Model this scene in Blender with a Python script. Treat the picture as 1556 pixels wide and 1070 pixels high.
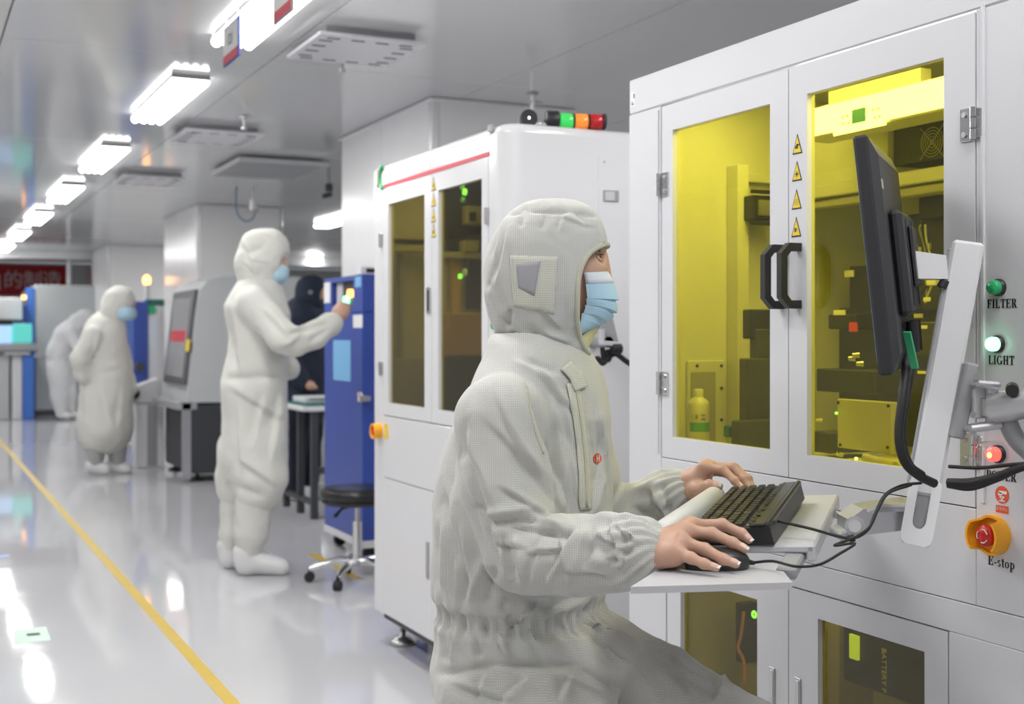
import bpy, bmesh, math, random
import numpy as np
from mathutils import Vector, Matrix, noise
from mathutils.bvhtree import BVHTree

for o in list(bpy.data.objects):
    bpy.data.objects.remove(o, do_unlink=True)
scene = bpy.context.scene
COL = scene.collection
random.seed(7)

# ---------------------------------------------------------------- camera
FPX, CU, HV, EYE = 1900.0, 778.0, 509.0, 1.22      # focal length and horizon in photo pixels, eye height
YAW = math.atan2(917.0, FPX)
SN, CS = math.sin(YAW), math.cos(YAW)
cam_d = bpy.data.cameras.new('camera')
cam_d.sensor_width = 36.0
cam_d.lens = 36.0 * FPX / 1556.0
cam_d.shift_y = -(535.0 - HV) / 1556.0
cam_d.clip_start = 0.05
cam_d.dof.use_dof = True
cam_d.dof.focus_distance = 2.2
cam_d.dof.aperture_fstop = 5.0
cam = bpy.data.objects.new('camera', cam_d)
cam.location = (0, 0, EYE)
cam.rotation_euler = (math.pi / 2, 0, -YAW)
COL.objects.link(cam)
scene.camera = cam

# ---------------------------------------------------------------- world and exposure (closed room: the lamps light it)
world = bpy.data.worlds.new('world')
scene.world = world
world.use_nodes = True
world.node_tree.nodes['Background'].inputs[0].default_value = (0.8, 0.85, 0.9, 1)
world.node_tree.nodes['Background'].inputs[1].default_value = 0.3
vs = scene.view_settings
vs.view_transform = 'Standard'
vs.look = 'None'
vs.exposure = 0.0
vs.gamma = 1.0
vs.use_curve_mapping = False
LAMP_W = 13.4          # watts of each ceiling lamp
LAMP_EMIT = 9.0

# ---------------------------------------------------------------- pixel -> place helpers
# (r, f, z): right of / ahead of the eye, height.  world = rotation of it by -YAW
RF = Matrix.Rotation(-YAW, 4, 'Z')
I4 = Matrix.Identity(4)

def J(u, v, d):
    return np.array([(u - CU) / FPX * d, d, EYE + (HV - v) / FPX * d])

def W(u, v, d):
    return RF @ Vector(J(u, v, d))

def ray(u, v):
    return RF @ Vector(((u - CU) / FPX, 1.0, (HV - v) / FPX))

def onX(u, v, X):
    r = ray(u, v); t = X / r.x
    return Vector((X, r.y * t, EYE + r.z * t))

def onY(u, v, Y):
    r = ray(u, v); t = Y / r.y
    return Vector((r.x * t, Y, EYE + r.z * t))

def onZ(u, v, Z):
    r = ray(u, v); t = (Z - EYE) / r.z
    return Vector((r.x * t, r.y * t, Z))

# ---------------------------------------------------------------- scene bookkeeping
WM = {}

def tag(o, label=None, cat=None, group=None, kind=None):
    if label: o['label'] = label
    if cat: o['category'] = cat
    if group: o['group'] = group
    if kind: o['kind'] = kind
    return o

def thing(name, label, cat, loc=(0, 0, 0), rotz=0.0, group=None, kind=None):
    o = bpy.data.objects.new(name, None)
    o.empty_display_size = 0.1
    o.location = loc
    o.rotation_euler = (0, 0, rotz)
    COL.objects.link(o)
    WM[o] = Matrix.Translation(Vector(loc)) @ Matrix.Rotation(rotz, 4, 'Z')
    if kind == 'structure':
        o['kind'] = kind
        if label: o['label'] = label
    else:
        tag(o, label, cat, group, kind)
    return o

def copy_tree(o, parent=None, loc=None, rotz=None, label=None):
    c = o.copy()
    COL.objects.link(c)
    if parent is not None:
        c.parent = parent
        WM[c] = WM[parent]
    else:
        if loc is not None: c.location = loc
        if rotz is not None: c.rotation_euler = (0, 0, rotz)
        WM[c] = Matrix.Translation(c.location) @ Matrix.Rotation(c.rotation_euler.z, 4, 'Z')
    if label: c['label'] = label
    for ch in list(o.children):
        copy_tree(ch, c)
    return c

# ---------------------------------------------------------------- mesh builder
class MB:
    def __init__(s, fr=I4):
        s.v = []; s.f = []; s.m = []; s.s = []; s.fr = fr

    def add(s, vs, fs, mi=0, smooth=False):
        b = len(s.v)
        s.v.extend([tuple(map(float, p)) for p in vs])
        for f in fs:
            s.f.append([i + b for i in f]); s.m.append(mi); s.s.append(smooth)
        return s

    def box(s, c, size, ax=None, bev=0.0, mi=0):
        h = [x / 2.0 for x in size]
        if ax is None: ax = ((1, 0, 0), (0, 1, 0), (0, 0, 1))
        A = np.array(ax, float); c = np.array(c, float)
        def T(p): return c + p[0] * A[0] + p[1] * A[1] + p[2] * A[2]
        b = min(bev, min(h) * 0.95)
        if b <= 0:
            vs = [T((sx * h[0], sy * h[1], sz * h[2])) for sx in (-1, 1) for sy in (-1, 1) for sz in (-1, 1)]
            fs = [(0, 1, 3, 2), (4, 6, 7, 5), (0, 4, 5, 1), (2, 3, 7, 6), (0, 2, 6, 4), (1, 5, 7, 3)]
            return s.add(vs, fs, mi)
        vs = []; idx = {}
        for sx in (-1, 1):
            for sy in (-1, 1):
                for sz in (-1, 1):
                    sg = (sx, sy, sz)
                    for a in range(3):
                        p = [sg[i] * (h[i] if i == a else h[i] - b) for i in range(3)]
                        idx[(sg, a)] = len(vs); vs.append(T(p))
        fs = []
        for a in range(3):
            o1, o2 = (a + 1) % 3, (a + 2) % 3
            for sg in (-1, 1):
                q = []
                for (p1, p2) in ((-1, -1), (1, -1), (1, 1), (-1, 1)):
                    k = [0, 0, 0]; k[a] = sg; k[o1] = p1; k[o2] = p2
                    q.append(idx[(tuple(k), a)])
                fs.append(q if sg > 0 else q[::-1])
        for a in range(3):
            o1, o2 = (a + 1) % 3, (a + 2) % 3
            for s1 in (-1, 1):
                for s2 in (-1, 1):
                    k0 = [0, 0, 0]; k1 = [0, 0, 0]
                    k0[a] = -1; k1[a] = 1
                    for k in (k0, k1): k[o1] = s1; k[o2] = s2
                    k0 = tuple(k0); k1 = tuple(k1)
                    q = [idx[(k0, o1)], idx[(k1, o1)], idx[(k1, o2)], idx[(k0, o2)]]
                    fs.append(q[::-1] if s1 * s2 > 0 else q)
        for sx in (-1, 1):
            for sy in (-1, 1):
                for sz in (-1, 1):
                    q = [idx[((sx, sy, sz), a)] for a in range(3)]
                    fs.append(q if sx * sy * sz > 0 else q[::-1])
        return s.add(vs, fs, mi)

    def span(s, a, b, bev=0.0, mi=0):
        c = [(a[i] + b[i]) / 2 for i in range(3)]
        return s.box(c, [abs(b[i] - a[i]) for i in range(3)], None, bev, mi)

    def ring(s, c, ax1, ax2, r1, r2, n):
        return [np.array(c) + ax1 * (r1 * math.cos(2 * math.pi * i / n)) + ax2 * (r2 * math.sin(2 * math.pi * i / n)) for i in range(n)]

    @staticmethod
    def frame(d):
        d = np.array(d, float); d = d / (np.linalg.norm(d) + 1e-12)
        up = np.array([0, 0, 1.0]) if abs(d[2]) < 0.9 else np.array([1.0, 0, 0])
        a = np.cross(up, d); a /= np.linalg.norm(a)
        return d, a, np.cross(d, a)

    def cyl(s, p0, p1, r0, r1=None, n=16, caps=True, mi=0, smooth=True):
        if r1 is None: r1 = r0
        p0 = np.array(p0, float); p1 = np.array(p1, float)
        d, a, b = s.frame(p1 - p0)
        A = s.ring(p0, a, b, r0, r0, n); B = s.ring(p1, a, b, r1, r1, n)
        s.add(A + B, [(i, (i + 1) % n, n + (i + 1) % n, n + i) for i in range(n)], mi, smooth)
        if caps:
            s.add(A, [list(range(n))[::-1]], mi); s.add(B, [list(range(n))], mi)
        return s

    def tube(s, path, r, n=8, mi=0, caps=True):
        P = [np.array(p, float) for p in path]
        m = len(P)
        rr = r if isinstance(r, (list, tuple)) else [r] * m
        T = []
        for i in range(m):
            t = P[min(i + 1, m - 1)] - P[max(i - 1, 0)]
            T.append(t / (np.linalg.norm(t) + 1e-12))
        d, a, b = s.frame(T[0])
        vs = []
        for i in range(m):
            a = a - T[i] * np.dot(a, T[i]); a /= np.linalg.norm(a) + 1e-12
            b = np.cross(T[i], a)
            vs += s.ring(P[i], a, b, rr[i], rr[i], n)
        fs = [(i * n + j, i * n + (j + 1) % n, (i + 1) * n + (j + 1) % n, (i + 1) * n + j) for i in range(m - 1) for j in range(n)]
        s.add(vs, fs, mi, True)
        if caps:
            s.add(vs[:n], [list(range(n))[::-1]], mi); s.add(vs[-n:], [list(range(n))], mi)
        return s

    def lathe(s, prof, c=(0, 0, 0), ax=(0, 0, 1), n=24, mi=0, smooth=True):
        """prof: list of (radius, height along ax)"""
        d, a, b = s.frame(ax); c = np.array(c, float)
        vs = []
        for (r, h) in prof: vs += s.ring(c + d * h, a, b, max(r, 1e-5), max(r, 1e-5), n)
        fs = [(i * n + j, i * n + (j + 1) % n, (i + 1) * n + (j + 1) % n, (i + 1) * n + j) for i in range(len(prof) - 1) for j in range(n)]
        return s.add(vs, fs, mi, smooth)

    def prism(s, poly, ext, mi=0):
        """poly: 3D points, ext: vector"""
        P = [np.array(p, float) for p in poly]; e = np.array(ext, float); n = len(P)
        nr = np.zeros(3)
        for i in range(n): nr += np.cross(P[i], P[(i + 1) % n])
        if np.dot(nr, e) > 0: P = P[::-1]
        Q = [p + e for p in P]
        return s.add(P + Q, [list(range(n)), list(range(2 * n - 1, n - 1, -1))] +
                     [(i, n + i, n + (i + 1) % n, (i + 1) % n) for i in range(n)], mi)

    def bar(s, p0, p1, w, h, bev=0, mi=0, up=(0, 0, 1)):
        p0 = np.array(p0, float); p1 = np.array(p1, float)
        d = p1 - p0; L = np.linalg.norm(d); d /= L
        a = np.cross(np.array(up, float), d); a /= np.linalg.norm(a) + 1e-12
        b = np.cross(d, a)
        return s.box((p0 + p1) / 2, (L, w, h), (d, a, b), bev, mi)

    def grid(s, rows, mi=0, smooth=True, closed=False):
        n = len(rows[0]); vs = [p for r in rows for p in r]
        fs = []
        for i in range(len(rows) - 1):
            for j in range(n if closed else n - 1):
                k = (j + 1) % n
                fs.append((i * n + j, i * n + k, (i + 1) * n + k, (i + 1) * n + j))
        return s.add(vs, fs, mi, smooth)

    def build(s, name, mats, parent=None, label=None, cat=None, group=None, kind=None):
        if not isinstance(mats, (list, tuple)): mats = [mats]
        V = np.array(s.v, float)
        M = np.array(s.fr)
        V = V @ M[:3, :3].T + M[:3, 3]
        o = bpy.data.objects.new(name, None)
        if parent is not None:
            Mi = np.array(WM[parent].inverted())
            V = V @ Mi[:3, :3].T + Mi[:3, 3]
            WMo = WM[parent]; loc = None
        else:
            lo, hi = V.min(0), V.max(0)
            loc = np.array([(lo[0] + hi[0]) / 2, (lo[1] + hi[1]) / 2, lo[2]])
            V = V - loc
            WMo = Matrix.Translation(Vector(loc))
        bpy.data.objects.remove(o)
        me = bpy.data.meshes.new(name)
        me.from_pydata([tuple(p) for p in V], [], s.f)
        for m in mats: me.materials.append(m)
        me.polygons.foreach_set('material_index', s.m)
        me.polygons.foreach_set('use_smooth', s.s)
        me.update()
        o = bpy.data.objects.new(name, me)
        COL.objects.link(o)
        if parent is not None: o.parent = parent
        else: o.location = loc
        WM[o] = WMo
        tag(o, label, cat, group, kind)
        return o

def meshobj(name, V, F, mats, parent=None, fr=I4, smooth=True, **kw):
    b = MB(fr); b.v = [tuple(p) for p in V]; b.f = [list(q) for q in F]
    b.m = [0] * len(b.f); b.s = [smooth] * len(b.f)
    return b.build(name, mats, parent, **kw)

# ---------------------------------------------------------------- materials
def mat(name, col, rough=0.5, metal=0.0, spec=0.5, var=0.04, vscale=6.0, bump=0.0, bscale=200.0, emit=None, coat=0.0, sss=0.0, sheen=0.0):
    m = bpy.data.materials.new(name); m.use_nodes = True
    nt = m.node_tree; N = nt.nodes; L = nt.links
    b = N['Principled BSDF']
    b.inputs['Roughness'].default_value = rough
    b.inputs['Metallic'].default_value = metal
    b.inputs['Specular IOR Level'].default_value = spec
    b.inputs['Coat Weight'].default_value = coat
    b.inputs['Coat Roughness'].default_value = 0.06
    if sss:
        b.inputs['Subsurface Weight'].default_value = sss
        b.inputs['Subsurface Radius'].default_value = (0.012, 0.005, 0.003)
        b.inputs['Subsurface Scale'].default_value = 0.6
    if sheen: b.inputs['Sheen Weight'].default_value = sheen
    tc = N.new('ShaderNodeTexCoord')
    nz = N.new('ShaderNodeTexNoise'); nz.inputs['Scale'].default_value = vscale; nz.inputs['Detail'].default_value = 4
    L.new(tc.outputs['Object'], nz.inputs['Vector'])
    mx = N.new('ShaderNodeMix'); mx.data_type = 'RGBA'
    c0 = tuple(max(0, x * (1 - var)) for x in col); c1 = tuple(min(1, x * (1 + var)) for x in col)
    mx.inputs[6].default_value = (*c0, 1); mx.inputs[7].default_value = (*c1, 1)
    L.new(nz.outputs['Fac'], mx.inputs[0]); L.new(mx.outputs[2], b.inputs['Base Color'])
    if bump:
        n2 = N.new('ShaderNodeTexNoise'); n2.inputs['Scale'].default_value = bscale; n2.inputs['Detail'].default_value = 3
        L.new(tc.outputs['Object'], n2.inputs['Vector'])
        bp = N.new('ShaderNodeBump'); bp.inputs['Strength'].default_value = bump; bp.inputs['Distance'].default_value = 0.002
        L.new(n2.outputs['Fac'], bp.inputs['Height']); L.new(bp.outputs['Normal'], b.inputs['Normal'])
    if emit:
        b.inputs['Emission Color'].default_value = (*emit[0], 1)
        b.inputs['Emission Strength'].default_value = emit[1]
    return m

def glass(name, col, refl=1.5, rough=0.01):
    m = bpy.data.materials.new(name); m.use_nodes = True
    nt = m.node_tree; N = nt.nodes; L = nt.links
    N.remove(N['Principled BSDF'])
    out = N['Material Output']
    tr = N.new('ShaderNodeBsdfTransparent')
    nz = N.new('ShaderNodeTexNoise'); nz.inputs['Scale'].default_value = 3
    mx = N.new('ShaderNodeMix'); mx.data_type = 'RGBA'
    mx.inputs[6].default_value = (*[x * 0.97 for x in col], 1); mx.inputs[7].default_value = (*[min(1, x * 1.02) for x in col], 1)
    L.new(nz.outputs['Fac'], mx.inputs[0]); L.new(mx.outputs[2], tr.inputs[0])
    gl = N.new('ShaderNodeBsdfGlossy'); gl.inputs['Roughness'].default_value = rough
    lw = N.new('ShaderNodeLayerWeight'); lw.inputs[0].default_value = 0.5      # facing: same from both sides of the sheet
    pw = N.new('ShaderNodeMath'); pw.operation = 'POWER'; pw.inputs[1].default_value = 5.0
    L.new(lw.outputs['Facing'], pw.inputs[0])
    f0 = ((refl - 1) / (refl + 1)) ** 2
    fr = N.new('ShaderNodeMath'); fr.operation = 'MULTIPLY_ADD'; fr.inputs[1].default_value = 1 - f0; fr.inputs[2].default_value = f0
    L.new(pw.outputs[0], fr.inputs[0])
    ms = N.new('ShaderNodeMixShader')
    L.new(fr.outputs[0], ms.inputs[0]); L.new(tr.outputs[0], ms.inputs[1]); L.new(gl.outputs[0], ms.inputs[2])
    L.new(ms.outputs[0], out.inputs[0])
    return m

def emitter(name, col, st):
    m = bpy.data.materials.new(name); m.use_nodes = True
    nt = m.node_tree; N = nt.nodes; L = nt.links
    N.remove(N['Principled BSDF'])
    e = N.new('ShaderNodeEmission'); e.inputs[0].default_value = (*col, 1); e.inputs[1].default_value = st
    L.new(e.outputs[0], N['Material Output'].inputs[0])
    return m

def fabric(name, col, line, cell, lw=0.22, amount=0.6, rough=0.75, stain=0.0):
    """woven cloth with a fine woven-in grid; the grid follows the surface by its normal (object space)"""
    m = bpy.data.materials.new(name); m.use_nodes = True
    nt = m.node_tree; N = nt.nodes; L = nt.links
    b = N['Principled BSDF']; b.inputs['Roughness'].default_value = rough
    b.inputs['Specular IOR Level'].default_value = 0.3
    b.inputs['Sheen Weight'].default_value = 0.15
    tc = N.new('ShaderNodeTexCoord')
    so = N.new('ShaderNodeSeparateXYZ'); L.new(tc.outputs['Object'], so.inputs[0])
    sn = N.new('ShaderNodeSeparateXYZ'); L.new(tc.outputs['Normal'], sn.inputs[0])
    def math_(op, a, b_=None):
        n = N.new('ShaderNodeMath'); n.operation = op
        for i, x in enumerate((a, b_)):
            if x is None: continue
            if isinstance(x, (int, float)): n.inputs[i].default_value = x
            else: L.new(x, n.inputs[i])
        return n.outputs[0]
    tot = None
    for i in range(3):
        fr = math_('FRACT', math_('DIVIDE', so.outputs[i], cell))
        ln = math_('LESS_THAN', fr, lw)
        na = math_('ABSOLUTE', sn.outputs[i])
        wt = math_('LESS_THAN', na, 0.80)
        k = math_('MULTIPLY', ln, wt)
        tot = k if tot is None else math_('MAXIMUM', tot, k)
    nz = N.new('ShaderNodeTexNoise'); nz.inputs['Scale'].default_value = 5; nz.inputs['Detail'].default_value = 5
    L.new(tc.outputs['Object'], nz.inputs['Vector'])
    mx0 = N.new('ShaderNodeMix'); mx0.data_type = 'RGBA'
    mx0.inputs[6].default_value = (*[x * 0.94 for x in col], 1); mx0.inputs[7].default_value = (*[min(1, x * 1.05) for x in col], 1)
    L.new(nz.outputs['Fac'], mx0.inputs[0])
    mx = N.new('ShaderNodeMix'); mx.data_type = 'RGBA'
    L.new(mx0.outputs[2], mx.inputs[6]); mx.inputs[7].default_value = (*line, 1)
    L.new(math_('MULTIPLY', tot, amount), mx.inputs[0])
    L.new(mx.outputs[2], b.inputs['Base Color'])
    n2 = N.new('ShaderNodeTexNoise'); n2.inputs['Scale'].default_value = 45; n2.inputs['Detail'].default_value = 3
    L.new(tc.outputs['Object'], n2.inputs['Vector'])
    bp = N.new('ShaderNodeBump'); bp.inputs['Strength'].default_value = 0.2; bp.inputs['Distance'].default_value = 0.004
    L.new(n2.outputs['Fac'], bp.inputs['Height']); L.new(bp.outputs['Normal'], b.inputs['Normal'])
    return m

M = {}
def mk(key, *a, **k):
    M[key] = mat(key, *a, **k); return M[key]
mk('white_paint', (0.655, 0.655, 0.69), 0.30, spec=0.5, var=0.015, bump=0.10, bscale=260)
mk('white_gloss', (0.70, 0.70, 0.72), 0.16, spec=0.5, var=0.01)
mk('inner_panel', (0.72, 0.72, 0.70), 0.35, var=0.03)
mk('wall_panel', (0.87, 0.875, 0.88), 0.22, var=0.02)
mk('ceiling_panel', (0.60, 0.605, 0.61), 0.10, spec=0.75, var=0.03, vscale=1.2)
mk('seam', (0.74, 0.74, 0.74), 0.5)
mk('grey_wall', (0.55, 0.56, 0.57), 0.45, var=0.03)
mk('chrome', (0.72, 0.72, 0.73), 0.14, metal=1.0, var=0.03)
mk('steel', (0.55, 0.55, 0.56), 0.32, metal=1.0, var=0.06)
mk('cup_white', (0.80, 0.80, 0.82), 0.35, var=0.01)
mk('alu', (0.56, 0.56, 0.58), 0.38, metal=0.85, var=0.04)
mk('grey_plastic', (0.55, 0.55, 0.58), 0.42, var=0.03, bump=0.08, bscale=400)
mk('light_plastic', (0.72, 0.72, 0.745), 0.40, var=0.02)
mk('mid_grey', (0.33, 0.335, 0.35), 0.45)
mk('dark_plastic', (0.018, 0.018, 0.021), 0.42, var=0.1, bump=0.15, bscale=700)
mk('monitor_black', (0.022, 0.022, 0.026), 0.5, var=0.08, bump=0.15, bscale=900)
mk('key_black', (0.03, 0.03, 0.03), 0.32, var=0.1)
mk('rubber', (0.012, 0.012, 0.012), 0.6, var=0.1)
mk('black_gap', (0.01, 0.01, 0.01), 0.8)
mk('gap_grey', (0.12, 0.12, 0.13), 0.8)
mk('dark_panel', (0.045, 0.047, 0.055), 0.5)
mk('vinyl', (0.015, 0.014, 0.016), 0.28, var=0.1, bump=0.1, bscale=120)
mk('blue_paint', (0.035, 0.075, 0.36), 0.34, var=0.04)
mk('blue_bright', (0.06, 0.19, 0.62), 0.35, var=0.05)
mk('blue_navy', (0.03, 0.07, 0.33), 0.36, var=0.05)
mk('orange', (0.95, 0.42, 0.02), 0.4, var=0.04)
mk('red_plastic', (0.55, 0.015, 0.012), 0.28)
mk('red_stripe', (0.62, 0.06, 0.09), 0.35)
mk('red_banner', (0.42, 0.012, 0.02), 0.7, var=0.06)
mk('banner_white', (0.75, 0.66, 0.66), 0.8)
mk('red_sticker', (0.72, 0.10, 0.04), 0.45)
mk('sticker_white', (0.78, 0.78, 0.78), 0.5)
mk('sticker_yellow', (0.80, 0.58, 0.04), 0.45)
mk('ink', (0.012, 0.012, 0.012), 0.6)
mk('green_lens', (0.03, 0.42, 0.16), 0.2, var=0.05)
mk('green_lit', (0.1, 0.8, 0.35), 0.25, emit=((0.25, 1.0, 0.5), 3.5))
mk('white_lit', (0.9, 1, 0.95), 0.25, emit=((0.75, 1.0, 0.86), 9.0))
mk('red_lit', (0.9, 0.1, 0.08), 0.25, emit=((1.0, 0.10, 0.08), 1.6))
mk('orange_lit', (1, 0.4, 0.1), 0.25, emit=((1.0, 0.32, 0.06), 6.0))
mk('amber_lit', (1, 0.5, 0.2), 0.25, emit=((1.0, 0.42, 0.10), 5.0))
mk('teal_lit', (0.1, 0.7, 0.6), 0.25, emit=((0.16, 0.55, 0.52), 0.4))
mk('sky_lit', (0.4, 0.6, 0.9), 0.25, emit=((0.42, 0.66, 1.0), 0.6))
mk('lens_green', (0.05, 0.62, 0.12), 0.15, var=0.05, emit=((0.05, 0.8, 0.12), 0.25))
mk('lens_orange', (0.92, 0.28, 0.04), 0.15, var=0.05, emit=((1, 0.3, 0.04), 0.25))
mk('lens_red', (0.50, 0.015, 0.02), 0.15, var=0.05)
mk('skin', (0.56, 0.335, 0.245), 0.46, var=0.12, vscale=38, sss=0.15, bump=0.12, bscale=260)
mk('nail', (0.70, 0.47, 0.40), 0.22, var=0.03)
mk('nail_tip', (0.80, 0.74, 0.68), 0.3)
mk('hair', (0.012, 0.009, 0.008), 0.5)
mk('eye_white', (0.72, 0.70, 0.68), 0.15)
mk('mask_blue', (0.44, 0.645, 0.78), 0.8, var=0.05, vscale=60, bump=0.1, bscale=800)
mk('mask_white', (0.70, 0.74, 0.80), 0.8, var=0.03)
mk('navy_cloth', (0.012, 0.019, 0.042), 0.8, var=0.2)
mk('shoe_white', (0.72, 0.72, 0.72), 0.45)
mk('boot_white', (0.66, 0.66, 0.62), 0.6)
mk('boot_grey', (0.40, 0.40, 0.40), 0.6)
mk('mesh_grey', (0.36, 0.36, 0.385), 0.8, var=0.03, bump=0.25, bscale=600)
mk('green_mat', (0.03, 0.16, 0.14), 0.5)
mk('table_edge', (0.68, 0.68, 0.68), 0.4)
mk('yellow_tape', (0.62, 0.43, 0.05), 0.35, var=0.12, vscale=14)
mk('green_tape', (0.38, 0.66, 0.46), 0.3, var=0.15, vscale=30)
mk('blue_tape', (0.12, 0.32, 0.8), 0.3)
mk('paper_blue', (0.19, 0.45, 0.72), 0.7, var=0.04)
mk('bottle_white', (0.75, 0.75, 0.72), 0.4)
mk('bottle_green', (0.12, 0.42, 0.16), 0.5)
mk('khaki_panel', (0.42, 0.41, 0.36), 0.4)
mk('pink_box', (0.55, 0.36, 0.30), 0.6)
mk('grey_machine', (0.50, 0.52, 0.53), 0.42)
mk('screen_grey', (0.42, 0.42, 0.44), 0.12)
mk('frame_dark', (0.10, 0.10, 0.11), 0.45)
mk('hose_blue', (0.22, 0.30, 0.42), 0.4)
mk('cable_green', (0.05, 0.45, 0.2), 0.4)
M['suit'] = fabric('suit_cloth', (0.585, 0.582, 0.548), (0.29, 0.295, 0.29), 0.0036, 0.26, 0.42)
M['suit_far'] = fabric('suit_cloth_far', (0.68, 0.68, 0.635), (0.45, 0.45, 0.42), 0.006, 0.2, 0.25)
M['suit_white'] = fabric('suit_cloth_white', (0.68, 0.69, 0.71), (0.5, 0.5, 0.5), 0.006, 0.2, 0.2)
M['suit_trim'] = fabric('suit_trim', (0.58, 0.57, 0.45), (0.40, 0.40, 0.32), 0.0028, 0.35, 0.5)
M['suit_patch'] = fabric('suit_patch', (0.64, 0.635, 0.55), (0.36, 0.36, 0.33), 0.0042, 0.24, 0.45)
M['suit_yellow_lit'] = fabric('suit_yellow_lit', (0.60, 0.55, 0.30), (0.42, 0.38, 0.2), 0.0028, 0.3, 0.45)  # collar cloth: yellow light from the windows put into its colour
M['yellow_glass'] = glass('yellow_acrylic', (0.92, 0.87, 0.28))
M['olive_glass'] = glass('olive_acrylic', (0.70, 0.63, 0.22), 1.6)
M['clear'] = glass('clear_plastic', (0.97, 0.95, 0.95), 1.35, 0.03)
M['lamp'] = emitter('lamp_diffuser', (1.0, 0.99, 0.97), LAMP_EMIT)
M['lamp_far'] = M['lamp']
M['inner_lamp'] = emitter('inner_lamp', (1.0, 0.97, 0.88), 8.0)

# glossy epoxy floor
def floor_mat():
    m = mat('epoxy_floor', (0.565, 0.565, 0.59), 0.12, spec=0.5, var=0.05, vscale=0.7)
    nt = m.node_tree; N = nt.nodes; L = nt.links
    tc = N.new('ShaderNodeTexCoord'); nz = N.new('ShaderNodeTexNoise'); nz.inputs['Scale'].default_value = 3.0
    nz.inputs['Detail'].default_value = 6
    L.new(tc.outputs['Object'], nz.inputs['Vector'])
    mr = N.new('ShaderNodeMapRange'); mr.inputs[3].default_value = 0.035; mr.inputs[4].default_value = 0.085
    L.new(nz.outputs['Fac'], mr.inputs[0]); L.new(mr.outputs[0], N['Principled BSDF'].inputs['Roughness'])
    n3 = N.new('ShaderNodeTexNoise'); n3.inputs['Scale'].default_value = 5.0
    L.new(tc.outputs['Object'], n3.inputs['Vector'])
    bp = N.new('ShaderNodeBump'); bp.inputs['Strength'].default_value = 0.03; bp.inputs['Distance'].default_value = 0.02
    L.new(n3.outputs['Fac'], bp.inputs['Height']); L.new(bp.outputs['Normal'], N['Principled BSDF'].inputs['Normal'])
    return m
M['floor'] = floor_mat()

# ---------------------------------------------------------------- lettering
def text(s, size, mtl, parent, origin, xdir, ydir, name='lettering', thick=0.0004, align='CENTER'):
    cu = bpy.data.curves.new(name, 'FONT'); cu.body = s; cu.size = size; cu.align_x = align; cu.align_y = 'CENTER'
    cu.extrude = thick; cu.resolution_u = 3
    t = bpy.data.objects.new(name, cu); COL.objects.link(t)
    dg = bpy.context.evaluated_depsgraph_get()
    me = bpy.data.meshes.new_from_object(t.evaluated_get(dg))
    V = np.array([v.co[:] for v in me.vertices]); F = [list(p.vertices) for p in me.polygons]
    bpy.data.objects.remove(t); bpy.data.meshes.remove(me); bpy.data.curves.remove(cu)
    x = np.array(xdir, float); y = np.array(ydir, float); z = np.cross(x, y); o = np.array(origin, float)
    V = o + V[:, :1] * x + V[:, 1:2] * y + V[:, 2:3] * z
    return meshobj(name, V, F, mtl, parent, smooth=False)

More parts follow.
